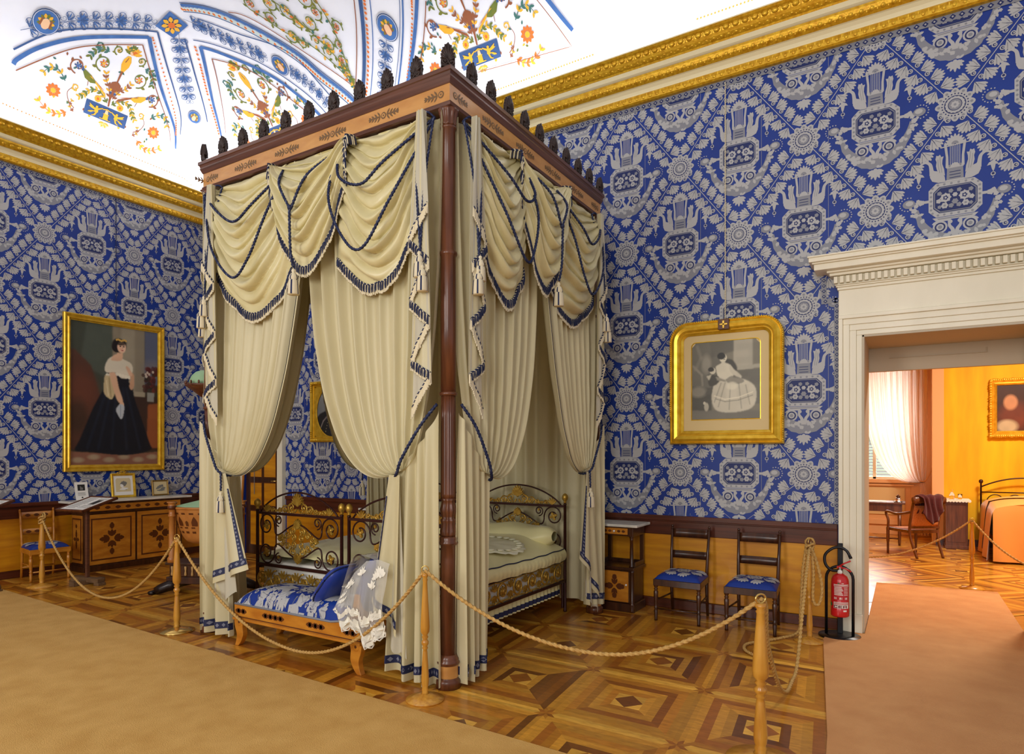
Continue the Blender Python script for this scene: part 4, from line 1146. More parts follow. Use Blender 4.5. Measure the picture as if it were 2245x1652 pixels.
# ------------------------------------------------------------------ twin iron beds
def palm_plate(m, cx, z0, h, w, y, k=7, mt=0, th=.007, up=1):
    for i in range(k):
        u = (i-(k-1)/2)/((k-1)/2); a = PI/2*up+u*1.15*(-up)
        l = h*(1-.30*abs(u)); pts = []
        for p in leaf(0, 0, a, l, w): pts.append((cx+p[0], z0+p[1]))
        m.plate(pts, y-th-.0008*i, y+th+.0008*i, mt)
    m.ell((cx, y, z0), (.016, .014, .016), 8, 6, mt)
def brass_scroll(m, cx, cz, r, y, a0, turns, mt=0, r1=.10, w=.0075):
    sp = spiral(cx, cz, r, r*r1, a0, turns, 30)
    m.tube([(x, y, z) for x, z in sp], [w*(1-.35*i/30) for i in range(31)], 6, mt)
    m.ell((cx, y, cz), (r*.24, .010, r*.24), 8, 5, mt)
def bed_end(parent, name, y, w, zb, zt, arch, full=True, center=True):
    """iron bed end: posts, rails, arch, scrolls, brass ornament (local x centred)"""
    h = w/2
    b = MB(); 
    root = bpy.data.objects.new(name, None); COL.objects.link(root); root.parent = parent; root.location = (0, y, 0)
    for s in (-1, 1):
        p = MB(); p.lathe([(.016, 0), (.020, .01), (.016, .03), (.017, .3), (.015, zt+.01), (.020, zt+.015), (.014, zt+.025)], 12, (s*h, 0, 0)); p.build('bed_post', M_iron, root)
        f = MB(); f.lathe([(.010, zt+.025), (.018, zt+.035), (.012, zt+.045), (.026, zt+.06), (.034, zt+.082), (.030, zt+.106), (.016, zt+.122), (.004, zt+.128)], 16, (s*h, 0, 0), flute=lambda j, z: (8, .12) if j in (3, 4, 5) else (0, 0)); f.build('finial', M_golddk, root)
    r = MB()
    r.box(-h, h, -.012, .012, zt-.018, zt+.006); r.box(-h, h, -.013, .013, zb-.014, zb+.014)
    r.build('rail', M_iron, root, bevel=.003)
    a = MB()
    a.tube([(x, 0, zt+.004+arch*(1-(x/(h*.92))**2)**.85 if abs(x) < h*.92 else zt) for x in [h*.92*(-1+2*i/40) for i in range(41)]], .0085, 8)
    a.build('arch', M_iron, root)
    # iron scrollwork in the panel
    s_ = MB(); zc = (zb+zt)/2; hh = (zt-zb)/2
    for sx in (-1, 1):
        for sz in (-1, 1):
            cx, cz = sx*(h-.135), zc+sz*hh*.52
            R = hh*.46
            sp = spiral(cx, cz, R, R*.2, (0 if sx < 0 else PI)+sz*sx*.0, -sx*sz*1.6, 40)
            # C-scroll starting tangent to the centre wave
            s_.tube([(x, 0, z) for x, z in sp], .0075, 7)
            wave = bez((cx+(R if sx < 0 else -R), cz), (cx-sx*R*1.0, cz+sz*hh*.20-sz*.26), (-0+sx*.16, zc+sz*hh*.62), (0, zc+sz*hh*.64), 16)
            s_.tube([(x, 0, z) for x, z in wave], .0075, 7)
            r2 = hh*.22; c2x, c2z = sx*(h-.31), zc+sz*hh*.72
            s_.tube([(x, 0, z) for x, z in spiral(c2x, c2z, r2, r2*.25, PI/2*(-sz), sx*sz*1.5, 26)], .0065, 7)
    s_.build('scrollwork', M_iron, root)
    for sx in (-1, 1):
        for sz in (-1, 1):
            cx, cz = sx*(h-.135), zc+sz*hh*.52
            g = MB()
            for q in range(4): g.plate(leaf(cx, cz, q*1.57+.4, .046, .012), -.008-.0004*q, .008+.0004*q)
            g.ell((cx, 0, cz), (.016, .012, .016), 8, 6); g.build('rosette', M_golddk, root)
            g = MB(); g.plate(leaf(sx*(h-.31), zc+sz*hh*.72, 1.57, .03, .010), -.008, .008); g.build('leaf_boss', M_golddk, root)
    # crest above the top rail
    c = MB()
    palm_plate(c, 0, zt+.085, .12, .011, 0, 9)
    for sx in (-1, 1):
        brass_scroll(c, sx*.085, zt+.062, .050, 0, -PI/2, sx*1.5); brass_scroll(c, sx*.175, zt+.045, .034, 0, PI/2, -sx*1.4)
        brass_scroll(c, sx*.245, zt+.034, .024, 0, -PI/2, sx*1.3)
        c.tube([(sx*(.02+.3*i/12), 0, zt+.015+.105*(1-i/12)+.012*math.sin(i*1.2)) for i in range(13)], .007, 6)
        for i in range(6):
            x = .04+.06*i; c.plate(leaf(sx*x, zt+.012, PI/2+sx*(-.5 if i % 2 else .6), .05-.004*i, .007), -.006-.0004*i, .006+.0004*i)
            brass_scroll(c, sx*(x+.02), zt+.022, .016, 0, PI/2, -sx*1.2, 0, .2, .0045)
        for q in range(5): c.plate(leaf(sx*(h*.74), zt+.005, PI/2+(q-2)*.42, .075, .007), -.006-.0005*q, .006+.0005*q)
        brass_scroll(c, sx*(h*.60), zt+.028, .022, 0, 0, 1.3)
    c.build('brass_crest', M_golddk, root)
    if center:
        o = MB()
        for sz in (-1, 1):
            palm_plate(o, 0, zc+sz*hh*.50, hh*.34, .009, 0, 9, 0, .007, sz)
            for sx in (-1, 1):
                brass_scroll(o, sx*.06, zc+sz*hh*.38, .046, 0, -PI/2*sz, sx*sz*1.5); brass_scroll(o, sx*.055, zc+sz*hh*.12, .036, 0, PI/2*sz, sx*sz*1.4)
                brass_scroll(o, sx*.14, zc+sz*hh*.22, .040, 0, 0, sx*sz*1.4); brass_scroll(o, sx*.205, zc+sz*hh*.10, .030, 0, PI, sx*sz*1.3)
                for q in range(5): o.plate(leaf(sx*(.10+.035*q), zc+sz*(hh*.30-.028*q), sz*(1.2-.3*q) if sx > 0 else PI-sz*(1.2-.3*q), .04, .005), -.006-.0004*q, .006+.0004*q); brass_scroll(o, sx*(.03+.05*q), zc+sz*(hh*.52-.045*q), .020, 0, 0, sx*sz*1.2, 0, .2, .005)
        for sx in (-1, 1):
            palm_plate(o, sx*.245, zc, .05, .010, 0, 5)
        o.build('brass_ornament', M_golddk, root)
    return root
def side_rail(parent, x, y0, y1, zb, zt, name='side_rail'):
    m = MB(); m.box(x-.012, x+.012, y0, y1, zt-.022, zt+.012); m.box(x-.012, x+.012, y0, y1, zb-.014, zb+.014)
    for k in range(2): m.box(x-.01, x+.01, y0+.05+k*(y1-y0-.12), y0+.07+k*(y1-y0-.12), .05, zb)
    r = m.build(name, M_iron, parent, bevel=.003)
    o = MB(); n = 7; L = y1-y0-.08; c = (zb+zt)/2; R = (zt-zb)/2-.022
    def T(p): return Vector((x+.006+p[1], y0+.04+p[0], p[2]))
    q = MB(xf=T)
    for i in range(n):
        cx = L*(i+.5)/n; s = 1 if i % 2 else -1
        brass_scroll(q, cx, c, R, 0, s*PI/2, s*1.7, 0, .12, .010)
        for k in range(8):
            a = k*PI/4; q.plate(leaf(cx, c, a, R*.52, .008), -.006-.0004*k, .006+.0004*k)
        q.ell((cx, .006, c), (.02, .012, .02), 8, 6)
        for k in (-1, 1):
            xx = cx+L/n*.5
            for j in range(5): 
                if xx < L: q.plate(leaf(xx, c+k*R*.15, k*PI/2+(j-2)*.5, R*.75, .007), -.005-.0004*j, .005+.0004*j)
            q.tube([(cx-L/n*.5+L/n*i2/8, 0, c+k*R*(.98-.12*math.sin(PI*i2/8))) for i2 in range(9)], .006, 6)
    q.build('brass_panel', M_golddk, r)
    return r
BW = 1.15; FY, HY = -2.66, -.74
def iron_bed(x, label):
    t = thing('iron_bed', label, 'bed', (x, (FY+HY)/2, 0), 0, 'twin iron beds under the canopy')
    y0, y1 = FY-t.location.y, HY-t.location.y
    bed_end(t, 'footboard', y0, BW, .57, 1.075, .20); bed_end(t, 'headboard', y1, BW, .62, 1.10, .20)
    for s in (-1, 1): side_rail(t, s*(BW/2), y0, y1, .32, .55)
    m = MB(); m.grid(lambda u, v: ((u-.5)*(BW-.06), y0+.04+(y1-y0-.08)*v, .56), 2, 2)
    m.box(-BW/2+.03, BW/2-.03, y0+.04, y1-.04, .34, .60); m.build('mattress', M_white, t, bevel=.02)
    # brass panel and board across the foot
    m = MB(); c = .44; 
    for i in range(6):
        cx = -BW/2+BW*(i+.5)/6; s = 1 if i % 2 else -1
        brass_scroll(m, cx, c, .085, y0-.012, s*PI/2, s*1.6, 0, .12, .009)
        for k in range(6): m.plate([(p[0], p[1]) for p in leaf(cx, c, k*PI/3, .055, .008)], y0-.020-.0004*k, y0-.006+.0004*k)
        for k in (-1, 1):
            for j in range(4): m.plate(leaf(cx+BW/12, c+k*.01, k*PI/2+(j-1.5)*.5, .085, .007), y0-.019-.0004*j, y0-.007+.0004*j)
    m.build('brass_panel', M_golddk, t)
    return t
iron_bed(5.205, 'iron and brass twin bed nearer the corner door, left half of the pair')
iron_bed(6.445, 'iron and brass twin bed nearer the chairs, right half of the pair')
# satin covers, valance skirts
def bedcover(x, label, seed):
    rs = random.Random(seed); ph = rs.uniform(0, 6)
    t = thing('satin_bedspread', label, 'bedspread', (x, (FY+HY)/2, .6))
    hy = (HY-FY)/2-.05; hx = BW/2+.015
    def top(u, v):
        X = (u-.5)*2; Y = (v-.5)*2
        e = max(abs(X), 0)
        z = .11*(1-abs(X)**3.2)*(1-max(0, -Y)**8)+.055
        z += .006*math.sin(13*u+7*v+ph)+.004*math.sin(40*v+5*u)*abs(X)
        if v > .7: z += .05*math.sin(PI*min(1, (v-.7)/.3))*(1-abs(X)**4)
        return (X*hx, Y*hy, z)
    m = MB(); m.grid(top, 44, 56); m.build('top_sheet', M_coverlet, t)
    for s in (0, 1):
        def sd(u, v):
            p = top(float(s), u); f = math.sin(2*PI*26*u+ph)*.5+math.sin(2*PI*11*u)*.5
            return (p[0]+(1 if s else -1)*(.012*v**.5+.006*f*v+.02*math.sin(PI*v)), p[1], p[2]+(-.115)*v)
        m = MB(); m.grid(sd, 150, 8); m.build('side_drop', M_coverlet, t)
        m = MB(); m.tube([Vector(top(float(s), i/40))+Vector(((.006 if s else -.006), 0, .003)) for i in range(41)], .0055, 6); m.build('piping', M_cordb, t)
    return t
bedcover(5.205, 'pale satin bedspread on the left twin bed behind the scrolled footboard', 1)
bedcover(6.445, 'pale satin bedspread with navy piping on the right twin bed above the gilded rail', 2)
def skirt(x, label):
    t = thing('bed_skirt', label, 'bed skirt', (x, (FY+HY)/2, .3))
    hy = (HY-FY)/2-.06
    for s in (-1, 1):
        def f(u, v): return (s*(BW/2-.035+.01*math.sin(2*PI*24*u)*v), -hy+2*hy*u, .24-.36*v)
        m = MB(); m.grid(f, 150, 6); m.build('satin_fall', M_coverlet, t)
        m = MB(); m.grid(lambda u, v: Vector(f(u, .84+.12*v))+Vector((s*.004, 0, 0)), 120, 1)
        m.build('trim_band', M_band, t)
    m = MB(); m.grid(lambda u, v: (-BW/2+.04+(BW-.08)*u, -hy-.0+.008*math.sin(2*PI*14*u)*v, .24-.36*v), 80, 4); m.build('foot_fall', M_coverlet, t)
    return t
skirt(5.205, 'satin bed skirt below the left twin bed'); skirt(6.445, 'satin bed skirt with braid edge hanging below the gilded side rail')
def bolster(x, label):
    t = thing('bolster', label, 'bolster', (x, HY-.20, .79))
    def f(u, v):
        a = 2*PI*u; X = (v-.5)*2; r = .135*(1-abs(X)**9*.6)*(1+.03*math.sin(6*a+9*v))
        return (X*(BW/2-.02), r*math.cos(a)*1.15, r*math.sin(a)*.9+.012*math.sin(14*v))
    m = MB(); m.grid(f, 30, 40, closeu=True); m.build('cover', M_coverlet, t)
bolster(6.445, 'plump satin bolster at the head of the right twin bed'); bolster(5.205, 'satin bolster at the head of the left twin bed, half hidden by curtains')
# lace cloth lying on the right bed
t = thing('lace_cloth', 'white lace cloth with scalloped edge spread across the right twin bed', 'lace cloth', (6.50, -1.62, .775))
m = MB(); rr = random.Random(4); n = 64; vs = [(0, 0, .012)]
def lz(x): return .012-.11*abs(x/.59)**3.2
for ring_ in (.45, .8, 1.0):
    for i in range(n):
        a = 2*PI*i/n; k = ring_*(1+.06*abs(math.sin(11*a)))
        x, y = .48*k*math.cos(a), .50*k*math.sin(a)*(1 if math.sin(a) < 0 else .8)
        vs.append((x, y, lz(x)+.004*math.sin(9*a)))
fs = [(0, 1+i, 1+(i+1) % n) for i in range(n)]
for r in range(2): fs += [(1+r*n+i, 1+(r+1)*n+i, 1+(r+1)*n+(i+1) % n, 1+r*n+(i+1) % n) for i in range(n)]
m.add(vs, fs); m.build('lace_body', M_palelace, t, solid=.003)
m = MB()
for i in range(30):
    a = 2*PI*i/30; x, y = .44*math.cos(a), .46*math.sin(a)*(1 if math.sin(a) < 0 else .8)
    m.ell((x, y, lz(x)+.012), (.035, .035, .010), 7, 4)
m.build('scalloped_border', M_palelace, t)

def seat_motif(mb, zf, x0, y0, k, xlim, ylim, n=8, ph=.2):
    """rosette ringed by palm leaves woven into a seat cover"""
    P = [(1, star(0, 0, .062, .082, 12, 4)), (3, circ(0, 0, .046, 16)), (1, star(0, 0, .03, .040, 10, 3)), (2, circ(0, 0, .018, 10))]
    for i in range(n):
        a = ph+2*PI*i/n; cx, cy = .105*math.cos(a), .105*math.sin(a)
        P.append((1, fan(cx, cy, a+.25, .125, 6, 1.5, depth=.2)))
        for j in (-1, 0, 1): P.append((2, stroke([(cx+.035*math.cos(a+.25+j*.4), cy+.035*math.sin(a+.25+j*.4)), (cx+.10*math.cos(a+.25+j*.45), cy+.10*math.sin(a+.25+j*.45))], .008, .004)[0]))
        P.append((1, circ(.10*math.cos(a-.32), .10*math.sin(a-.32), .016, 8))); P.append((3, circ(.10*math.cos(a-.32), .10*math.sin(a-.32), .009, 7)))
    for i, (t, p) in enumerate(P):
        q = [(max(-xlim, min(xlim, x0+k*a)), max(-ylim, min(ylim, y0+k*b))) for a, b in p]
        mb.dome(q, lambda c: (c[0], c[1], zf(c[0], c[1])+.0032+i*2e-5), t)

# ------------------------------------------------------------------ upholstered daybed
DBX0, DBX1, DBY0, DBY1 = 5.13, 6.60, -3.27, -2.78
db = thing('daybed', 'honey-wood daybed with blue damask seat and raised head end, between the front curtains', 'daybed', ((DBX0+DBX1)/2, (DBY0+DBY1)/2, 0))
cx, cy = db.location.x, db.location.y; hw = (DBX1-DBX0)/2; hd = (DBY1-DBY0)/2
m = MB()
# side rails with the scrolled rise at the head end
def rail_poly(): 
    return [(-hw, .235), (hw, .235), (hw, .60), (hw-.05, .60)]+[tuple(p) for p in bez((hw-.055, .58), (hw-.07, .43), (hw-.16, .375), (hw-.30, .355), 10)]+[(-hw, .355)]
for s in (-1, 1): m.plate(rail_poly(), s*hd-.015 if s > 0 else -hd-.0, s*hd if s > 0 else -hd+.015)
m.box(-hw, -hw+.02, -hd+.015, hd-.015, .235, .355); m.box(hw-.02, hw, -hd+.015, hd-.015, .235, .60)
m.box(-hw-.012, hw+.012, -hd-.012, hd+.012, .225, .245); m.box(-hw-.006, hw+.006, -hd-.006, hd+.006, .252, .26, 1)
m.box(-hw+.01, hw-.01, -hd+.01, hd-.01, .24, .30)
for (a, k) in ((-hw+.09, 2), (-hw+.50, 4), (-hw+1.0, 3), (hw-.10, 2)):
    for i in range(k):
        x = a+(i-(k-1)/2)*.062
        for p in (leaf(x-.045, .305, 0, .09, .020), circ(x, .305, .016, 8)):
            m.add([(q[0], -hd-.001-.0003*i, q[1]) for q in p], [tuple(range(len(p)))], 1, False)
m.build('frame', [M_honey, M_inlay], db, bevel=.003)
for sx in (-1, 1):
    for sy in (-1, 1):
        m = MB(); x0 = sx*(hw-.05); y0 = sy*(hd-.035)
        pts = catm([(0, .235), (sx*.005, .17), (sx*-.010, .10), (sx*.008, .04), (sx*.035, .0)], 5)
        L = []; R = []
        for i, (px, pz) in enumerate(pts):
            w = .070-.046*i/(len(pts)-1)
            L.append((x0+px-w, pz)); R.append((x0+px+w*.8, pz))
        m.plate(L+R[::-1], y0-.024, y0+.024)
        m.lathe([(.034, -.027), (.036, .0), (.034, .027)], 16, (x0, y0, .205), 0, axis='y'); m.lathe([(.012, -.030), (.012, .030)], 10, (x0, y0, .205), 1, axis='y')
        m.build('leg', [M_honey, M_inlay], db, bevel=.004)
def seat_z(x, y):
    X = min(1, abs(x/(hw-.015))); Y = min(1, abs(y/(hd-.005)))
    return .36+.145*(1-X**6)**.5*(1-Y**4)**.6
m = MB()
m.grid(lambda u, v: ((u-.5)*2*(hw-.015)-.0, (v-.5)*2*(hd-.005), seat_z((u-.5)*2*(hw-.015), (v-.5)*2*(hd-.005))), 50, 26)
def on_seat(p, l, x0, y0, rot, k, zf, ylim, xlim):
    c, s = math.cos(rot), math.sin(rot); X = x0+k*(p[0]*c-p[1]*s); Y = y0+k*(p[0]*s+p[1]*c)
    X = max(-xlim, min(xlim, X)); Y = max(-ylim, min(ylim, Y))
    return (X, Y, zf(X, Y)+l*.8)
def damask_patch(mb, zf, xlim, ylim, places):
    for (x0, y0, rot, k, want) in places:
        for t, l, p in DAMASK:
            mx = sum(a for a, b in p)/len(p); mz = sum(b for a, b in p)/len(p)
            if not want(mx, mz): continue
            q = [(x0+k*(((a-.6)*math.cos(rot)-b*math.sin(rot))), y0+k*(((a-.6)*math.sin(rot)+b*math.cos(rot)))) for a, b in p]
            if any(abs(a) > xlim*1.25 or abs(b) > ylim*1.25 for a, b in q): continue
            q = [(max(-xlim, min(xlim, a)), max(-ylim, min(ylim, b))) for a, b in q]
            mb.dome(q, lambda c: (c[0], c[1], zf(c[0], c[1])+.0032+l*.8), t+1, 3)
wr = lambda x, z: math.hypot(x-.6, z) < .5 and x > .2
for sx_, sy_, sk_, sp_ in ((-.06, .02, 1.35, .2), (-.56, -.06, 1.2, .6), (.44, .08, 1.25, .9), (-.30, -.21, .7, .1), (-.34, .20, .7, .4), (.20, -.20, .75, .5)): seat_motif(m, seat_z, sx_, sy_, sk_, hw-.03, hd-.004, 8, sp_)
m.build('seat', DM, db)
m = MB(); m.tube([(-hw+.01, -hd, .362), (hw-.3, -hd, .362), (hw-.17, -hd, .384), (hw-.09, -hd, .44), (hw-.065, -hd, .57)], .009, 7); m.build('piping', M_silv2, db)
def hr(u, v):
    # slanting upholstered headrest
    a = 2*PI*u; X = .075*math.cos(a); 
    k = 1-.0*v; zz = .36+.50*v
    r = 1-.25*max(0, v-.8)/.2
    sgx = math.copysign(abs(math.cos(a))**.5, math.cos(a)); sgy = math.copysign(abs(math.sin(a))**.5, math.sin(a))
    return (hw-.085+.19*v**1.4+.07*sgx*r, (hd-.01)*sgy*(1 if v < .9 else 1-(v-.9)*.6), zz)
m = MB(); m.grid(hr, 36, 16, closeu=True); top = [hr(i/36, 1) for i in range(36)]; m.add(top, [tuple(range(36))]); m.build('headrest', M_blue, db)
t = thing('blue_cushion', 'blue satin cushion with corded edge leaning on the daybed headrest', 'cushion', (cx+.285, cy-.03, .60), 0)
m = MB()
def cu(u, v):
    a = 2*PI*u; r = math.sin(PI*v)**.55; X = math.copysign(abs(math.cos(a))**.6, math.cos(a)); Y = math.copysign(abs(math.sin(a))**.6, math.sin(a))
    p = Vector((.20*r*X, .19*r*Y, -.065*math.cos(PI*v)))
    return Matrix.Rotation(-.85, 3, 'Y') @ p
m.grid(cu, 40, 18, closeu=True); m.build('cover', mat('blue_satin', srgb(30, 58, 150), .32, sheen=.2), t)
m = MB(); m.tube([cu(i/60, .5)*1.01 for i in range(60)], .008, 7, closed=True, lobes=2, twist=120); m.build('corded_edge', M_cordb, t)
# lace shawl over the headrest
t = thing('lace_shawl', 'ivory lace shawl draped over the raised head of the daybed', 'shawl', (cx+hw, cy, .86))
def shp(u, v):
    """u across the depth of the seat, v from the seat side over the top and down the outside"""
    y = (u-.5)*2*(hd+.02)
    s = (v-.5)*2
    x = .02+.17*s+.05*math.sin(PI*v)*0
    if v < .45: 
        q = v/.45; p = (-.20+.14*q**1.3, -.36+.36*q**.9)
    elif v < .62:
        q = (v-.45)/.17; p = (-.06+.24*q, .015*math.sin(PI*q)*1.5)
    else:
        q = (v-.62)/.38; p = (.18+.03*math.sin(PI*q)-.06*q, -.42*q)
    fo = .022*math.sin(2*PI*3.2*u+1.5*v)*(abs(v-.53)*2)
    return Vector((p[0]+fo, y+.02*math.sin(9*v+3*u)*abs(v-.5), p[1]+.012+.02*math.sin(11*u)*max(0, .3-v)))
def fr_(u, v):
    """front fall hanging over the seat edge, towards the rope"""
    X = -.19+.50*u; zt = float(np.interp(u, [0, .3, .55, .8, 1], [-.30, -.10, .0, .02, .0]))
    zb = float(np.interp(u, [0, .2, .4, .6, .8, 1], [-.42, -.50, -.47, -.60, -.56, -.44]))+.02*math.sin(26*u)
    k = v
    fold = math.sin(2*PI*4.5*u+.6*v)*.028*k+.010*math.sin(2*PI*9*u)*k
    return Vector((X+.02*math.sin(7*v)*k, -hd-.015-.05*k**.6+fold-.02*math.sin(PI*k), zt+(zb-zt)*k))
m = MB(); m.grid(shp, 30, 40); m.build('net_top', M_net, t)
m = MB(); m.grid(fr_, 60, 24); m.build('net_fall', M_net, t)
m = MB(); rr = random.Random(9)
def motif(fn, u, v, k, su, sv):
    a0 = rr.uniform(-.4, .4)
    for j in range(5):
        a = PI/2+a0+(j-2)*.55
        P = [fn(min(1, max(0, u+su*x)), min(1, max(0, v-sv*z))) for x, z in leaf(0, 0, a, k, k*.16)]
        m.add([p+Vector((-.001*j*0, -.004-.0006*j, .003+.0006*j)) for p in P], [tuple(range(len(P)))], 0, False)
    P = [fn(min(1, max(0, u+su*x)), min(1, max(0, v-sv*z))) for x, z in circ(0, 0, k*.18, 7)]
    m.add([p+Vector((0, -.008, .006)) for p in P], [tuple(range(7))], 0, False)
for i in range(12):
    motif(fr_, (i+.5)/12, .95, .20, .62, .75); motif(fr_, (i+.1)/12, .76, .17, .62, .75)
for i in range(9): motif(fr_, rr.uniform(.05, .97), rr.uniform(.15, .6), .16, .6, .7)
for i in range(22): motif(shp, rr.uniform(.05, .95), rr.uniform(.02, .42), .15, .9, .6)
for i in range(8): motif(shp, (i+.5)/8, .03, .12, .9, .5); motif(shp, (i+.5)/8, .50, .11, .9, .5)
for i in range(20):
    # scalloped hem
    P = [fr_((i+q)/20, 1) for q in (0, .5, 1)]
    m.tube([P[0], P[1]+Vector((0, 0, -.014)), P[2]], .005, 5)
    u0 = i/20; m.add([fr_(u0, .95)+Vector((0, -.003, 0)), fr_(u0+.05, .95)+Vector((0, -.003, 0)), fr_(u0+.05, 1)+Vector((0, -.003, 0)), fr_(u0, 1)+Vector((0, -.003, 0))], [(0, 1, 2, 3)], 0)
m.build('lace_motifs', M_lace, t)['kind'] = 'stuff'
# ------------------------------------------------------------------ carpets
def carpet(name, poly, label, mt, th=.014):
    m = MB(); m.plate(poly, 0.0005, th, plane='xy'); o = m.build(name, mt, bevel=.004); return tag(o, label, 'carpet')
carpet('carpet_runner', [(.15, -3.30), (4, -3.45), (8.43, -3.594), (9.70, -3.66), (9.75, -9.5), (.15, -9.5)], 'wide beige carpet runner crossing the foreground in front of the ropes', M_carpet)
carpet('door_carpet', [(9.42, -.46), (9.655, -2.6), (9.73, -3.6), (9.775, -9.5), (12.6, -9.5), (12.6, -.10), (10.97, -.10), (10.965, 2.70), (9.725, 2.62), (9.725, -.10), (9.45, -.10)], 'peach carpet leading through the marble doorway', M_carpet2)

# ------------------------------------------------------------------ rope stanchions
STP = [(.13, 0), (.132, .010), (.06, .03), (.028, .042), (.020, .055), (.024, .07), (.020, .085), (.024, .10), (.027, .135), (.023, .22), (.0165, .32), (.014, .335), (.021, .347), (.015, .357), (.025, .375), (.025, .39), (.015, .405), (.023, .42), (.016, .432), (.030, .455), (.032, .49), (.027, .58), (.019, .72), (.015, .79), (.019, .80), (.014, .812), (.021, .825), (.021, .842), (.011, .846)]
def stanchion(label, mb_base):
    t = thing('rope_stanchion', label, 'stanchion', (0, 0, 0), 0, 'turned rope stanchions')
    m = MB(); m.lathe(STP[:4], 40); m.build('base', mb_base, t)
    m = MB(); m.lathe(STP[3:], 26); m.build('pole', M_stan, t)
    m = MB(); m.tube([(.024*math.cos(2*PI*i/24), 0, .870+.024*math.sin(2*PI*i/24)) for i in range(24)], .0045, 7, closed=True); m.build('ring', M_brass, t)
    return t
ST = [(.94, -2.977), (4.289, -3.273), (7.302, -3.373), (9.382, -3.11), (9.324, -.569), (10.726, 2.847)]
SL = ['oak rope stanchion in front of the small chair at the far left, wound with rope', 'oak rope stanchion with a brass foot between cradle and canopy bed', 'oak rope stanchion with round wooden foot in front of the nearest bed post', 'large-looking oak rope stanchion at the bottom edge, closest to the viewer', 'oak rope stanchion beside the fire extinguisher, hung with a loop of rope', 'oak rope stanchion standing in the yellow room beyond the doorway']
s0 = stanchion(SL[0], M_stan); s0.location = (*ST[0], 0); s0.scale = (1.22, 1.22, 1)
for k in range(1, 6):
    c = dup(s0, (*ST[k], 0), .3*k, SL[k])
    if k == 1:
        for ch in c.children:
            if ch.name.startswith('base'): ch.data = ch.data.copy(); ch.data.materials[0] = M_brass
    if k < 5: c.scale = ((1, 1.15, .97, 1.35, .97)[k], (1, 1.15, .97, 1.35, .97)[k], 1)
    if k == 5: c.scale = (1, 1, .96)
c.rotation_euler = (0, 0, 0)
def rope(P, name, label, r=.0145, cat='rope', mt=None, group=None, mats=None):
    m = MB(); Q = resample(catm(P, 14), .014); o = Q[0].copy()
    m.tube([q-o for q in Q], r, 12, lobes=3, depth=.2, twist=58)
    ob = m.build(name, mats or [mt or M_rope], None, o)
    return tag(ob, label, cat, group)
def sag(p, q, low, k, n=14):
    """hanging curve from p to q with its lowest height at fraction k"""
    p, q = Vector(p), Vector(q); o = []
    a1 = (p.z-low)/k**2; a2 = (q.z-low)/(1-k)**2
    for i in range(n+1):
        u = i/n; b = p+(q-p)*u
        z = low+a1*(k-u)**2 if u < k else low+a2*(u-k)**2
        o.append((b.x, b.y, z))
    return o
RT = .865
g = 'jute barrier ropes'
rope(sag((*ST[0], .84), (*ST[1], RT), .10, .50), 'barrier_rope', 'jute rope sagging in front of the inlaid sideboard and cradle', .0145, group=g)
rope(sag((*ST[1], RT), (*ST[2], RT), .105, .56), 'barrier_rope', 'jute rope sagging low in front of the blue daybed', .0145, group=g)
rope(sag((*ST[2], RT), (*ST[3], RT), .46, .56), 'barrier_rope', 'jute rope hanging across the parquet between the nearest bed post and the closest stanchion', .0145, group=g)
rope([(9.375, -3.06, RT-.01), (9.385, -2.98, .80), (9.36, -2.78, .55), (9.36, -2.42, .20), (9.36, -2.10, .045), (9.36, -1.85, .035), (9.36, -1.60, .075), (9.355, -1.30, .36), (9.345, -.95, .66), (9.33, -.62, .82)], 'barrier_rope', 'jute rope dropping to the floor between the closest stanchion and the one by the extinguisher', .0145, group=g)
rope([(9.30, -.575, .84), (9.27, -.58, .6), (9.25, -.56, .25), (9.22, -.50, .05), (9.10, -.66, .016), (8.95, -.88, .016), (8.88, -1.02, .016), (8.91, -1.18, .016), (9.02, -1.30, .016)], 'barrier_rope', 'loose rope end trailing in a curve over the parquet behind the closest stanchion', .0145, group=g)
rope([(9.33, -.60, .83), (9.38, -.61, .72), (9.425, -.61, .5), (9.41, -.61, .36), (9.375, -.61, .335), (9.355, -.61, .40), (9.36, -.61, .6), (9.35, -.605, .80)], 'rope_loop', 'spare loop of rope hanging from the stanchion by the extinguisher', .0145)
rope(sag((9.3, 2.5, .62), (*ST[5], .835), .33, .2), 'barrier_rope', 'jute rope in the yellow room rising to its stanchion from the left', .013, group=g)
rope(sag((*ST[5], .835), (12.2, 2.5, .8), .30, .5), 'barrier_rope', 'jute rope in the yellow room running off to the right past the bed', .013, group=g)
def knot(x, y, z, label, n=3):
    m = MB()
    for k in range(n): m.tube([(.030*math.cos(2*PI*i/20+k), .030*math.sin(2*PI*i/20+k), .022*k+.02*math.sin(2*PI*i/20+2*k)) for i in range(20)], .0135, 9, closed=True, lobes=3, depth=.2, twist=58)
    m.tube([(.0+.035*math.cos(2*PI*i/16), .02, .07+.04*math.sin(2*PI*i/16)) for i in range(16)], .012, 9, closed=True, lobes=3, depth=.2, twist=58)
    o = m.build('rope_knot', M_rope, None, (x, y, z)); tag(o, label, 'rope')
knot(ST[0][0], ST[0][1], .80, 'knotted rope wound round the top of the far left stanchion'); knot(ST[4][0], ST[4][1], .79, 'thick rope knot on top of the stanchion by the extinguisher')

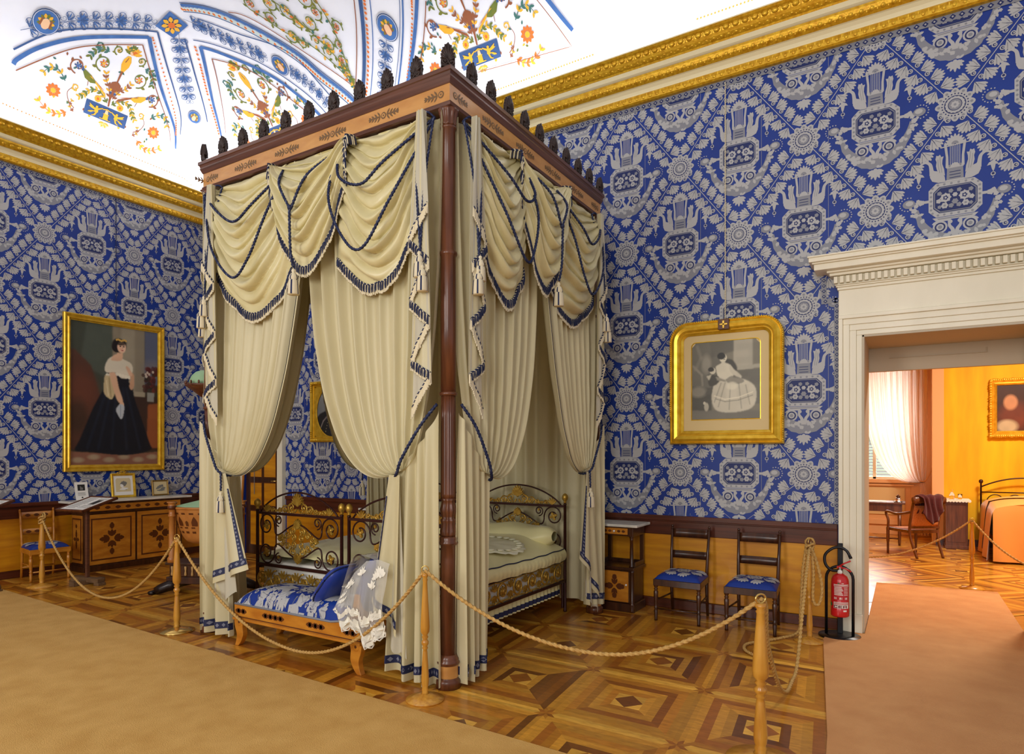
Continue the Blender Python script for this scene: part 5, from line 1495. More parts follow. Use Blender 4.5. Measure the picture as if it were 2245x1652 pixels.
# ------------------------------------------------------------------ chairs
def chair(label, wood, damcol=True, inl=False, group=None):
    t = thing('side_chair', label, 'chair', (0, 0, 0), 0, group)
    w, d = .21, .205      # half width, half depth
    LP = [(.017, 0), (.014, .02), (.019, .10), (.013, .115), (.021, .125), (.013, .135), (.017, .16), (.021, .24), (.023, .285), (.013, .30), (.022, .31), (.013, .32), (.02, .335), (.022, .345), (.022, .40)]
    for s in (-1, 1):
        m = MB(); m.lathe(LP, 16, (s*w, -d, 0)); m.build('leg', wood, t)
        m = MB(); m.tube([(s*(w-.03), d+.03, 0), (s*(w-.03), d, .2), (s*(w-.03), d-.01, .40), (s*(w-.025), d+.01, .62), (s*(w-.02), d+.05, .875)], [.014, .017, .018, .015, .012], 10)
        m.ell((s*(w-.02), d+.052, .888), (.014, .014, .016), 10, 6); m.lathe([(.010, .862), (.016, .868), (.010, .874)], 12, (s*(w-.02), d+.049, 0)); m.build('back_post', wood, t)
        m = MB(); m.tube([(s*w, -d, .20), (s*(w-.03), d, .20)], .009, 8); m.build('stretcher', wood, t)
    m = MB(); m.tube([(-w, -d, .118), (w, -d, .118)], .009, 8); m.build('stretcher', wood, t)
    m = MB(); m.tube([(-w+.03, d, .14), (w-.03, d, .14)], .009, 8); m.build('stretcher', wood, t)
    m = MB(); m.box(-w-.022, w+.022, -d-.022, -d+.012, .345, .408); m.box(-w+.01, w-.01, d-.015, d+.01, .345, .408)
    for s in (-1, 1):
        m.add([(s*(w+.02), -d, .345), (s*(w-.012), d, .345), (s*(w-.012), d, .408), (s*(w+.02), -d, .408), (s*(w-.012), -d, .345), (s*(w-.04), d, .345), (s*(w-.04), d, .408), (s*(w-.012), -d, .408)], [(0, 1, 2, 3), (7, 6, 5, 4), (0, 4, 5, 1), (3, 2, 6, 7), (0, 3, 7, 4), (1, 5, 6, 2)], 0, False)
    m.build('seat_frame', wood, t, bevel=.004)
    for (z0, z1, y) in ((.775, .862, d+.036), (.565, .640, d+.006)):
        m = MB()
        def sl(u, v, z0=z0, z1=z1, y=y): 
            x = (u-.5)*2*(w-.026); return (x, y+.018*(1-(x/w)**2)+.012*v, z0+(z1-z0)*v)
        P = [sl(u/10, v) for v in (0, 1) for u in range(11)]
        n = 11; B = [(p[0], p[1]+.014, p[2]) for p in P]
        fs = [(i, i+1, n+i+1, n+i) for i in range(10)]; fb = [tuple(2*n+k for k in reversed(f)) for f in fs]
        ed = [(i+1, i, 2*n+i, 2*n+i+1) for i in range(10)]+[(n+i, n+i+1, 3*n+i+1, 3*n+i) for i in range(10)]+[(0, n, 3*n, 2*n), (2*n-1, n-1, 3*n-1, 4*n-1)]
        m.add(P+B, fs+fb+ed, 0, True)
        if inl:
            for s in (-.10, 0, .10):
                for k, p in enumerate((leaf(s-.035, .5*(z0+z1), 0, .07, .018), )): m.add([(q[0], y+.018*(1-(q[0]/w)**2)+.012*(q[1]-z0)/(z1-z0)-.0015, q[1]) for q in p], [tuple(range(len(p)))], 1, False)
        m.build('back_slat', [wood, M_inlay], t)
    def sz(x, y):
        X = min(1, abs(x)/(w+.015)); Y = min(1, abs(y)/(d+.015))
        return .41+.062*(1-X**5)**.6*(1-Y**5)**.6
    m = MB(); m.grid(lambda u, v: ((u-.5)*2*(w+.015-.03*v), (v-.5)*2*(d+.015), sz((u-.5)*2*(w+.015), (v-.5)*2*(d+.015))), 24, 24)
    seat_motif(m, sz, 0, .02, 1.0, w+.008, d+.008)
    m.build('seat_cushion', DM, t)
    return t
ch = chair('dark wooden side chair with blue damask seat next to the nightstand', M_walnut, group='dark side chairs along the yellow dado')
ch.location = (8.15, -.375, 0)
dup(ch, (8.825, -.375, 0), .02, 'dark wooden side chair with blue damask seat farther right, partly behind the closest stanchion')
c2 = chair('honey-coloured inlaid chair with blue damask seat beside the sideboard at far left', M_honey, inl=True); c2.location = (.33, -2.70, 0); c2.rotation_euler = (0, 0, PI/2-.08)

# ------------------------------------------------------------------ nightstands
def nightstand(label):
    t = thing('nightstand', label, 'nightstand', (0, 0, 0), 0, 'marble-topped nightstands flanking the bed')
    w, d = .205, .165
    m = MB(); m.box(-w-.055, w+.055, -d-.045, d+.03, .880, .908); m.build('marble_top', M_wmarble, t, bevel=.006)
    m = MB(); m.box(-w, w, -d, d, .785, .880); 
    for s in (-1, 1): m.box(s*(w-.03)-.028, s*(w-.03)+.028, -d-.008, d, .78, .878)
    m.build('drawer_case', M_walnut, t, bevel=.005); m = MB()
    m.box(-w-.012, w+.012, -d-.014, d+.005, .430, .462); m.box(-w+.015, w-.015, -d+.015, d, .085, .43); m.box(-w-.012, w+.012, -d-.02, d+.005, .0, .085)
    m.box(-w, w, d-.02, d, .46, .50); 
    for s in (-1, 1): m.box(s*(w-.005)-.005, s*(w-.005)+.005, -d+.05, d, .46, .51)
    m.build('cupboard', M_walnut, t, bevel=.005)
    for sx in (-1, 1):
        m = MB(); m.lathe([(.026, .462), (.026, .475), (.020, .485), (.019, .60), (.016, .74), (.021, .745), (.016, .752), (.024, .772), (.026, .785)], 18, (sx*(w-.03), -d+.03, 0)); m.build('column', M_walnut, t)
        m = MB(); m.box(sx*(w-.022)-.018, sx*(w-.022)+.018, d-.036, d, .462, .785); m.build('rear_post', M_walnut, t)
        m = MB(); m.lathe([(.030, 0), (.032, .02), (.026, .07), (.03, .085), (.022, .095), (.021, .41), (.028, .43)], 16, (sx*(w-.015), -d+.005, 0)); m.build('corner_column', M_walnut, t)
    m = MB(); m.box(-w+.06, w-.06, -d-.012, -d, .800, .866)
    for k in range(-2, 3): 
        if k: m.add([(p[0], -d-.0135-.0003*abs(k), p[1]) for p in leaf(k*.05-.02, .833, 0, .04, .012)], [tuple(range(16))], 1, False)
    dr = m.build('drawer', [M_honey, M_inlay], t, bevel=.003)
    m = MB(); m.ell((0, -d-.022, .833), (.012, .010, .012), 10, 7); m.build('knob', M_white, dr)
    m = MB(); m.box(-w+.055, w-.055, -d-.002, -d+.02, .10, .415); i = 0
    for q in range(4):
        for j in (-1, 0, 1):
            for L_, off in ((.065, .015), (.045, .055), (.035, .075)):
                a = q*PI/2+j*.5; i += 1
                m.add([(p[0], -d-.0035-.0003*i, p[1]) for p in leaf(off*math.cos(q*PI/2), .258+off*1.2*math.sin(q*PI/2), a, L_, .012)], [tuple(range(16))], 1, False)
    dd_ = m.build('door', [M_honey, M_inlay], t)
    m = MB(); m.ell((w-.075, -d-.014, .28), (.011, .010, .011), 10, 7); m.build('knob', M_white, dd_)
    m = MB()
    return t
ns = nightstand('narrow marble-topped nightstand with an inlaid door, between canopy bed and chairs'); ns.location = (7.44, -.255, 0)
dup(ns, (4.02, -.22, 0), 0, 'marble-topped nightstand at the far side of the bed, glimpsed between the curtains')

# ------------------------------------------------------------------ sideboard on the end wall and the things on it
sb = thing('sideboard', 'low inlaid wooden sideboard with pale marble top under the big portrait', 'sideboard', (.23, -1.55, 0))
y0, y1 = -.70, .70
m = MB(); m.box(-.165, .23, y0-.17, y1+.14, .955, .985); m.build('marble_top', M_wmarble, sb, bevel=.006)
m = MB(); m.box(-.165, .185, y0, y1, .07, .955); m.box(-.165, .205, y0-.02, y1+.02, 0, .075); m.box(-.165, .20, y0-.012, y1+.012, .80, .82); m.box(-.165, .205, y0-.02, y1+.02, .93, .955)
m.build('carcase', M_walnut, sb, bevel=.005)
m = MB(); m.box(.18, .195, y0+.03, y1-.03, .835, .925)
for k in range(9): m.add([(.1965+.0003*k, p[0], p[1]) for p in leaf(y0+.12+k*.14, .88, 0, .08, .02)], [tuple(range(16))], 1, False)
m.build('drawer_front', [M_honey, M_inlay], sb, bevel=.003)
for k in range(2):
    a = y0+.025+k*.69; b = a+.66
    m = MB(); m.box(.175, .19, a, b, .09, .79, 0); m.box(.187, .194, a+.055, b-.055, .145, .735, 1); m.box(.190, .1965, a+.075, b-.075, .165, .715, 0)
    cyy, cz = (a+b)/2, .44; i = 0
    for q in range(4):
        for j in (-1, 0, 1):
            for L_, off, w_ in ((.10, .03, .022), (.10, .13 if q % 2 else .07, .028)):
                if off > .05 and j: continue
                i += 1; aa = q*PI/2+j*.55
                m.add([(.1975+.0002*i, cyy+p[0], cz+p[1]) for p in leaf(off*math.cos(q*PI/2), off*math.sin(q*PI/2), aa, L_, w_)], [tuple(range(16))], 1, False)
    m.build('door', [M_honey, M_inlay], sb, bevel=.004)
m = MB(); m.box(-.15, .14, y0-.006, y0, .12, .78, 0); m.box(-.13, .12, y0-.010, y0-.004, .16, .74, 1); m.box(-.105, .095, y0-.013, y0-.008, .18, .72, 0)
for i, (z, an, L_) in enumerate(((.45, PI/2, .14), (.45, -PI/2, .14), (.45, 0, .08), (.45, PI, .08), (.60, PI/2, .06))): m.add([(-.005+p[0], y0-.0135-.0003*i, z+p[1]) for p in leaf(0, 0, an, L_, .022)], [tuple(range(16))], 1, False)
m.build('side_panel', [M_honey, M_inlay], sb, bevel=.003)
def sweep_frame(mb, x0, x1, z0, z1, prof, y0, mt=0, rad=0, nseg=8, xf=None):
    """rectangular frame moulding; prof = (inset from outer edge, projection)"""
    def loop(d):
        if rad <= 0: return [(x0+d, z0+d), (x1-d, z0+d), (x1-d, z1-d), (x0+d, z1-d)]
        r = max(rad-d, .02); P = [(x0+d, z0+d), (x1-d, z0+d)]
        P += [(x1-d-r+r*math.cos(PI/2*i/nseg), z1-d-r+r*math.sin(PI/2*i/nseg)) for i in range(nseg+1)]
        P += [(x0+d+r-r*math.sin(PI/2*i/nseg), z1-d-r+r*math.cos(PI/2*i/nseg)) for i in range(nseg+1)]
        return P
    for k in range(len(prof)-1):
        A, B = loop(prof[k][0]), loop(prof[k+1][0]); n = len(A)
        vs = [(p[0], y0-prof[k][1], p[1]) for p in A]+[(p[0], y0-prof[k+1][1], p[1]) for p in B]
        mb.add(vs, [(i, (i+1) % n, n+(i+1) % n, n+i) for i in range(n)], mt, False, None, xf)
def small_frame(name, w, h, label, mt, pic, yy, lean=.14, crest=False, fw=.03):
    t = thing(name, label, 'picture frame', (.12, yy, .986), PI/2)
    M = Matrix.Rotation(-lean, 3, 'X')
    T = lambda p: M @ Vector(p)
    m = MB(xf=T); sweep_frame(m, -w/2, w/2, 0, h, [(0, 0), (0, .016), (fw*.3, .022), (fw*.7, .016), (fw, .012), (fw, .004)], 0); m.box(-w/2+.004, w/2-.004, 0, .012, .004, h-.004, 0)
    if crest:
        for s in (-1, 1):
            m.tube([(s*.012+x, -.008, h+.02+z) for x, z in [(.028*s*math.cos(a*.5), .018*math.sin(a*.5)) for a in range(13)]], .005, 6)
            m.tube([(0, -.008, h+.01), (s*.05, -.008, h+.02), (s*.085, -.008, h+.006)], .005, 6)
    m.build('frame', mt, t)
    m = MB(xf=T); pic(m, w, h, fw); m.build('picture', [M_white, M_ink, M_inkd, mat('sepia_mount', srgb(214, 196, 150), .7)], t)
    m = MB(xf=T); m.box(-.02, .02, .012, .016, .02, h*.6); m.build('back_strut', M_walnut, t)
    return t
def rectp(m, x0, x1, z0, z1, y, mt): m.add([(x0, y, z0), (x1, y, z0), (x1, y, z1), (x0, y, z1)], [(0, 1, 2, 3)], mt, False)
def pic1(m, w, h, f):
    rectp(m, -w/2+f, w/2-f, f, h-f, -.004, 0); m.add([(x, -.0045, z) for x, z in [(-w*.31, h*.24), (w*.31, h*.24), (w*.31, h*.72), (w*.26, h*.80), (-w*.26, h*.80), (-w*.31, h*.72)]], [tuple(range(6))], 3, False)
    for i, p in enumerate((circ(-.0, h*.60, .022, 10), leaf(-.05, h*.52, .3, .11, .035), leaf(.0, h*.40, 2.2, .07, .02), circ(.03, h*.36, .02, 8), leaf(-.06, h*.34, .1, .13, .016))): m.add([(q[0], -.005-.0004*i, q[1]) for q in p], [tuple(range(len(p)))], 1 if i % 2 else 0, False)
def pic2(m, w, h, f):
    rectp(m, -w/2+f, w/2-f, f, h-f, -.004, 3)
    for i, p in enumerate((leaf(-.07, h*.42, .5, .14, .02), leaf(.0, h*.4, .25, .09, .018), leaf(-.06, h*.34, .0, .14, .012), circ(.04, h*.6, .014, 8))): m.add([(q[0], -.005-.0004*i, q[1]) for q in p], [tuple(range(len(p)))], 1, False)
small_frame('photo_frame', .35, .36, 'square gilt-framed old photograph standing on the sideboard marble', M_goldfr, pic1, -1.57, .12, True, .035)
small_frame('photo_frame', .26, .24, 'small dark-gold framed drawing on the right of the sideboard top', mat('dull_gold', srgb(140, 108, 48), .4, .5), pic2, -1.02, .12, False, .022)
t = thing('information_card', 'white curved information card with a small photo on the left of the sideboard top', 'card', (.14, -2.14, .986), PI/2)
m = MB(); m.grid(lambda u, v: ((u-.5)*.17, .055*math.sin(v*1.5)*1.1, .25*v), 4, 10, 0)
P = lambda u, v: ((u-.5)*.17, .055*math.sin(v*1.5)*1.1-.002, .25*v)
m.add([P(.22, .52), P(.78, .52), P(.78, .86), P(.22, .86)], [(0, 1, 2, 3)], 2, False); m.add([Vector(P(a, b))+Vector((0, -.001, 0)) for a, b in ((.4, .56), (.62, .56), (.66, .78), (.42, .80))], [(0, 1, 2, 3)], 1, False)
for k in range(4): m.add([P(.2, .40-.05*k), P(.78, .40-.05*k), P(.78, .415-.05*k), P(.2, .415-.05*k)], [(0, 1, 2, 3)], 1, False)
m.add([P(.44, .10), P(.56, .10), P(.56, .17), P(.44, .17)], [(0, 1, 2, 3)], 2, False)
m.build('card', [M_white, M_ink, M_inkd], t)

# ------------------------------------------------------------------ information lecterns
def lectern(label, rz):
    t = thing('information_lectern', label, 'lectern', (0, 0, 0), 0)
    wood = M_walnut
    m = MB(); m.box(-.019, .019, -.019, .019, .06, .96); m.build('post', M_mahogx, t, bevel=.003)
    m = MB(); m.box(-.26, .26, -.045, .045, .03, .085); m.box(-.045, .045, -.20, .20, .0, .055)
    for s in (-1, 1): m.box(s*.235-.045, s*.235+.045, -.05, .05, 0, .035)
    m.build('foot', mat('weathered_wood', srgb(120, 92, 62), .6, var=srgb(92, 68, 44), vscale=9, stretch=(1, 4, 4)), t, bevel=.004)
    M = Matrix.Rotation(.30, 3, 'X')
    T = lambda p: M @ Vector(p)+Vector((-.10, .06, 1.0))
    m = MB(xf=T); m.box(-.26, .26, -.24, .24, -.022, 0); m.box(-.26, -.235, -.24, .24, -.022, .012); m.box(.235, .26, -.24, .24, -.022, .012); m.box(-.26, .26, -.24, -.215, -.022, .014); m.box(-.26, .26, .215, .24, -.022, .012)
    bd = m.build('board', M_mahog, t, bevel=.003)
    m = MB(xf=T); m.box(-.232, .232, -.212, .212, .0005, .003, 0)
    for k in range(13):
        y = .17-.026*k
        for (a, b) in ((-.20, .0), (.02, .2)):
            if b > .1 and -.04 < y < .14: continue
            m.box(a, b-rf.uniform(0, .04), y, y+.008, .003, .0036, 1)
    m.box(.05, .16, -.03, .13, .003, .0038, 1); m.box(.068, .142, -.01, .11, .0038, .0044, 2)
    m.build('paper', [M_white, M_ink, M_inkd], bd)
    return t
l1 = lectern('slanted information board on a wooden post in front of the sideboard', .1); l1.location = (1.24, -2.60, 0); l1.rotation_euler = (0, 0, .14)
dup(l1, (.66, -3.50, 0), .3, 'slanted information board at the left edge of the picture, mostly cut off')

# ------------------------------------------------------------------ cradle
cr = thing('cradle', 'inlaid wooden cradle on dark paw feet with green-domed mast, left of the canopy', 'cradle', (2.86, -2.14, 0), .45)
m = MB()
m.box(-.30, .50, -.17, .17, .12, .20); m.box(-.27, .47, -.15, .15, .20, .34); m.box(-.31, .51, -.18, .18, .34, .37)
m.build('plinth', M_walnut, cr, bevel=.006)
m = MB()
for k in range(9): m.lathe([(.012, .215), (.016, .23), (.009, .27), (.015, .31), (.012, .325)], 10, (-.23+k*.083, -.158, 0))
m.build('balusters', mat('pale_baluster', srgb(190, 150, 92), .4), cr)
for sx in (-1, 1):
    for sy in (-1, 1):
        m = MB(); bx, by = .10+sx*.36, sy*.13
        m.tube([(bx-sx*.08, by, .11), (bx, by+sy*.02, .10), (bx+sx*.09, by+sy*.05, .065), (bx+sx*.15, by+sy*.07, .04)], [.055, .066, .056, .044], 10)
        for q in (-1, 0, 1): m.ell((bx+sx*.185, by+sy*.075+q*.028, .022), (.042, .022, .026), 8, 6)
        m.build('paw_foot', mat('black_bronze', srgb(36, 24, 20), .3, .3) if 'black_bronze' not in MATS else MATS['black_bronze'], cr)
CO_ = mat('cradle_wood', srgb(196, 132, 66), .35, var=srgb(164, 98, 40), vscale=5, coat=.2)
for (sx, cyc) in ((-.235, -.155), (.455, .155)):
    m = MB(); m.lathe([(.05, .37), (.05, .42), (.036, .44), (.034, .70), (.032, .90), (.040, .905), (.040, .925), (.034, .93), (.034, .985), (.046, .995), (.048, 1.02), (.040, 1.03), (.040, 1.06), (.055, 1.065), (.055, 1.075)], 40, (sx, cyc, 0), flute=lambda j, z: (12, .10) if .44 <= z <= .90 else (0, 0), mat=[0, 0, 0, 0, 0, 0, 0, 0, 1, 1, 1, 0, 0, 0]); m.build('column', [CO_, M_inlay], cr)
def bas(u, v):
    a = 2*PI*u; z = .58+.42*v
    rx = .40*(.45+.62*v**.45); ry = .19*(.40+.66*v**.45)
    return (.11+rx*math.cos(a), ry*math.sin(a), z)
m = MB(); m.grid(bas, 60, 20, closeu=True, mat=0); m.add([bas(i/60, 0) for i in range(60)], [tuple(range(60))], 0)
for v0, v1 in ((.30, .36), (.44, .48), (.83, .88)):
    for i in range(44):
        u0 = i/44
        if i % 2: m.add([Vector(bas(u, v))+Vector((.004*math.cos(2*PI*u), .004*math.sin(2*PI*u), 0)) for u, v in ((u0, v0), (u0+.022, v0), (u0+.022, v1), (u0, v1))], [(0, 1, 2, 3)], 1, False)
for i in range(22):
    u0 = i/22
    big = i % 2 == 0; w_ = .016 if big else .008
    pts = [(-w_, .51), (w_, .51), (w_*1.05, .62), (w_*.6, .70 if big else .64), (0, .78 if big else .66), (-w_*.6, .70 if big else .64), (-w_*1.05, .62)]
    m.add([Vector(bas(u0+x, v))+Vector((.005*math.cos(2*PI*u0), .005*math.sin(2*PI*u0), 0)) for x, v in pts], [tuple(range(7))], 1, False)
m.build('basket', [CO_, M_inlay], cr)
m = MB(); m.tube([bas(i/60, 1) for i in range(60)], .016, 8, closed=True); m.build('rim', CO_, cr)
m = MB(); m.grid(lambda u, v: (.11+.40*1.07*(1-v)*math.cos(2*PI*u), .19*1.06*(1-v)*math.sin(2*PI*u), 1.0+.11*v+.02*math.sin(4*PI*u)*(1-v)), 40, 10, closeu=True); m.build('green_coverlet', M_green, cr)
m = MB(); m.tube([(.455, .155, 1.05), (.50, .12, 1.5), (.50, .08, 2.0), (.40, .04, 2.36), (.25, 0, 2.46), (.10, 0, 2.44)], .014, 10); m.build('mast', CO_, cr)
m = MB(); m.lathe([(.02, 2.30), (.06, 2.32), (.13, 2.38), (.19, 2.42), (.20, 2.44), (.18, 2.46)], 32, (.08, 0, 0)); m.lathe([(.19, 2.43), (.215, 2.435), (.215, 2.455), (.19, 2.46)], 32, (.08, 0, 0), cap=False)
for k in range(14): m.ell((.08+.212*math.cos(2*PI*k/14), .212*math.sin(2*PI*k/14), 2.475), (.012, .012, .022), 8, 5)
m.build('crown_ring', M_mahog, cr)
m = MB(); m.lathe([(.175, 2.45), (.17, 2.50), (.145, 2.56), (.10, 2.605), (.05, 2.625), (.005, 2.63)], 32, (.08, 0, 0)); m.build('crown_dome', M_green, cr)

# ------------------------------------------------------------------ fire extinguisher and its stand
ex = thing('extinguisher_stand', 'black tubular floor stand with round base beside the marble door casing', 'stand', (9.535, -.262, 0))
m = MB(); m.lathe([(.172, 0), (.175, .006), (.172, .014), (.02, .016)], 48); m.build('base', M_black, ex)
m = MB(); m.box(-.022, .022, .055, .075, .014, .83); m.build('upright', M_black, ex, bevel=.003)
m = MB(); m.tube([(-.108, 0, .012), (-.108, 0, .50)]+[(-.108*math.cos(PI*i/12), 0, .52+.11*math.sin(PI*i/12)) for i in range(13)]+[(.108, 0, .50), (.108, 0, .012)], .0125, 12); m.build('hoop', M_black, ex)
fe = thing('fire_extinguisher', 'red fire extinguisher with white label and black hose held in the stand', 'fire extinguisher', (9.54, -.285, .19))
m = MB(); m.lathe([(.066, 0), (.074, .006), (.0755, .02), (.0755, .075), (.0735, .08), (.073, .30), (.070, .33), (.058, .358), (.036, .376), (.022, .382), (.02, .39)], 40); cyl = m.build('cylinder', M_red, fe)
m = MB(); m.lathe([(.018, .385), (.022, .39), (.022, .41), (.014, .415), (.014, .435)], 16); m.tube([(-.035, -.01, .40), (.02, 0, .40)], .010, 8); m.build('valve', mat('chrome', srgb(190, 190, 186), .2, 1.0), fe)
m = MB(); m.lathe([(.020, -.0), (.021, .004), (.017, .008)], 18, (.0, -.024, .395), axis='y'); m.build('gauge', M_white, fe)
m = MB(); m.tube([(-.02, 0, .432), (.03, -.01, .47), (.085, -.02, .50)], .007, 8); m.tube([(-.02, 0, .432), (.04, -.012, .43), (.09, -.02, .405)], .007, 8); m.box(-.025, .015, -.01, .01, .425, .445); m.build('lever', M_red, fe)
m = MB(); m.tube(catm([(-.02, -.02, .405), (-.07, -.03, .41), (-.115, -.03, .46), (-.118, -.02, .54), (-.06, -.01, .60), (.0, 0, .612), (.05, -.005, .59), (.078, -.01, .545)], 8), .0125, 10); m.tube([(.078, -.01, .545), (.088, -.012, .52)], .014, 10); m.build('hose', M_black, fe)
# label wrapped round the front
R_ = .0742; A0 = -PI/2+.10
def lab(x, z, l=0): 
    a = A0+x/R_; return (( R_+.0006+l*.0004)*math.cos(a), (R_+.0006+l*.0004)*math.sin(a), z)
lb = MB()
def lrect(x0, x1, z0, z1, mt, l):
    n = max(1, int((x1-x0)/.012))
    for i in range(n):
        a, b = x0+(x1-x0)*i/n, x0+(x1-x0)*(i+1)/n
        lb.add([lab(a, z0, l), lab(b, z0, l), lab(b, z1, l), lab(a, z1, l)], [(0, 1, 2, 3)], mt, False)
lrect(-.055, .075, .155, .29, 1, 0); lrect(-.055, .075, .285, .292, 0, 1); lrect(-.056, .076, .275, .279, 0, 1)
for k in range(6): lrect(-.05, .012+.006*(k % 3), .262-.013*k, .269-.013*k, 0, 1); lrect(.03, .07, .262-.013*k, .266-.013*k, 0, 1)
for k in range(3): lrect(-.05+.045*k, -.03+.045*k, .160, .178, 0, 1)
lrect(-.056, .076, .080, .135, 0, 0)
for k in range(3): lrect(-.052, .072, .126-.007*k, .130-.007*k, 1, 1)
# the three large letters on the lower label
def letter(x, polys):
    for (a, b, c, d) in polys: lrect(x+a, x+b, .083+c, .083+d, 2, 2)
letter(-.053, [(0, .008, .0, .024), (0, .032, 0, .006), (0, .032, .018, .024), (.024, .032, .0, .009), (.024, .032, .015, .024)])
letter(-.015, [(0, .008, 0, .024), (0, .032, 0, .006), (0, .026, .009, .015), (0, .032, .018, .024)])
letter(.023, [(0, .008, 0, .024), (.026, .034, 0, .024), (0, .034, .018, .024), (0, .034, .006, .011)])
lrect(.025, .055, .052, .066, 0, 3); lb.add([lab(x, z, 2) for x, z in circ(-.088, .11, .017, 12)], [tuple(range(12))], 3, False); lrect(-.02, -.005, .298, .306, 3, 1); lrect(.01, .03, .299, .304, 0, 1)
lb.build('label', [M_white, mat('label_red', srgb(190, 44, 48), .5), mat('label_maroon', srgb(110, 22, 30), .5), mat('label_green', srgb(40, 120, 70), .5)], cyl)
# ------------------------------------------------------------------ painted pictures (pigment per small cell of the canvas)
class Canvas:
    def __init__(s, w, h, bg):
        s.w, s.h = w, h; s.a = np.zeros((h, w, 3)); s.a[:] = np.array(srgb(*bg))
        s.X, s.Y = np.meshgrid((np.arange(w)+.5)/w, (np.arange(h)+.5)/h)
    def blend(s, m, c, k=1.0): 
        c = np.array(srgb(*c)); m = np.clip(m, 0, 1)[..., None]*k; s.a = s.a*(1-m)+c*m
    def soft(s, m, r):
        for _ in range(r):
            p = np.pad(m, 1, mode='edge'); m = (p[:-2, 1:-1]+p[2:, 1:-1]+p[1:-1, :-2]+p[1:-1, 2:]+2*p[1:-1, 1:-1])/6
        return m
    def ell(s, cx, cy, rx, ry, c, e=.25, k=1.0, rot=0):
        co, si = math.cos(rot), math.sin(rot); ar = s.h/s.w
        dx, dy = s.X-cx, (s.Y-cy)
        u = dx*co+dy*si; v = -dx*si+dy*co
        d = np.sqrt((u/rx)**2+(v/ry)**2); s.blend((1-d)/e+.5, c, k)
    def poly(s, P, c, r=1, k=1.0, smooth=False):
        if smooth: P = catm(list(P)+[P[0]], 6)
        n = len(P); m = np.zeros((s.h, s.w), bool)
        for i in range(n):
            x0, y0 = P[i]; x1, y1 = P[(i+1) % n]
            if y0 == y1: continue
            cnd = (y0 > s.Y) != (y1 > s.Y)
            m ^= cnd & (s.X < (x1-x0)*(s.Y-y0)/(y1-y0)+x0)
        s.blend(s.soft(m.astype(float), r), c, k)
    def line(s, P, w, c, k=1.0):
        for i in range(len(P)-1):
            (x0, y0), (x1, y1) = P[i], P[i+1]; L = max(1e-6, math.hypot(x1-x0, y1-y0))
            t = np.clip(((s.X-x0)*(x1-x0)+(s.Y-y0)*(y1-y0))/L**2, 0, 1)
            d = np.hypot(s.X-x0-t*(x1-x0), s.Y-y0-t*(y1-y0)); s.blend(1.3-d/w, c, k)
    def noise(s, amt, seed, sc=6):
        r = np.random.RandomState(seed); g = r.rand(sc*2, sc)
        g = np.kron(g, np.ones((s.h//(sc*2)+1, s.w//sc+1)))[:s.h, :s.w]; g = s.soft(g, 14); s.a *= (1+amt*(g-.5))[..., None]
    def build(s, name, x0, x1, z0, z1, y, parent, mask=None, xf=None):
        W, H = s.w, s.h
        vs = [(x0+(x1-x0)*i/W, y, z0+(z1-z0)*j/H) for j in range(H+1) for i in range(W+1)]
        if xf: vs = [tuple(xf(v)) for v in vs]
        fs = []; cs = []
        for j in range(H):
            for i in range(W):
                if mask is not None and not mask((i+.5)/W, (j+.5)/H): continue
                a = j*(W+1)+i; fs.append((a, a+1, a+W+2, a+W+1)); cs.append(s.a[j, i])
        me = bpy.data.meshes.new(name); me.from_pydata(vs, [], fs); me.materials.append(M_paint)
        at = me.color_attributes.new('Col', 'FLOAT_COLOR', 'CORNER')
        arr = np.ones((len(fs), 4, 4), np.float32); arr[:, :, :3] = np.array(cs, np.float32)[:, None, :]
        at.data.foreach_set('color', arr.ravel())
        o = bpy.data.objects.new(name, me); COL.objects.link(o); o.parent = parent; return o

# ---- large portrait of a lady in a dark gown
c = Canvas(170, 280, (62, 56, 44))
c.poly([(-.1, .45), (.46, .35), (.46, 1.1), (-.1, 1.1)], (66, 70, 58), 8); c.poly([(.1, .7), (.5, .6), (.5, 1.1), (.2, 1.1)], (84, 92, 80), 12, .7)
c.poly([(.46, .5), (.84, .5), (.84, 1.1), (.46, 1.1)], (140, 130, 108), 6); c.poly([(.56, .5), (.72, .5), (.72, 1.1), (.56, 1.1)], (162, 152, 128), 12, .8)
c.poly([(.84, .6), (1.1, .6), (1.1, 1.1), (.84, 1.1)], (92, 98, 118), 4); c.ell(.93, .72, .12, .06, (130, 126, 126), .8, .6)
c.poly([(-.1, .1), (.30, .12), (.34, .45), (.22, .7), (.05, .80), (-.1, .8)], (86, 54, 40), 8); c.ell(.12, .52, .16, .14, (112, 62, 44), .8, .6); c.ell(.08, .34, .10, .12, (60, 44, 32), .7, .7)
c.poly([(.70, .10), (1.1, .1), (1.1, .5), (.70, .52)], (64, 44, 34), 5); c.poly([(.86, .12), (1.1, .12), (1.1, .47), (.88, .45)], (150, 84, 46), 4); c.poly([(.70, .505), (.84, .505), (.84, .54), (.70, .54)], (168, 156, 130), 2)
c.poly([(-.1, -.1), (1.1, -.1), (1.1, .10), (.6, .07), (-.1, .10)], (136, 92, 72), 3)
for k in range(6): c.ell(.08+.17*k, .035+.02*(k % 2), .06, .018, (176, 160, 128), .8, .7)
rr = random.Random(2)
for k in range(40): c.ell(.90+rr.uniform(-.09, .1), .64+rr.uniform(-.09, .09), rr.uniform(.015, .04), rr.uniform(.01, .025), rr.choice([(70, 34, 28), (110, 46, 36), (46, 40, 26), (86, 30, 26)]), .4, .8)
for k in range(6): c.ell(.90+rr.uniform(-.05, .06), .68+rr.uniform(-.05, .05), .014, .010, (206, 190, 170), .4, .9)
c.poly([(.87, .47), (.95, .47), (.96, .54), (.87, .54)], (150, 150, 140), 2)
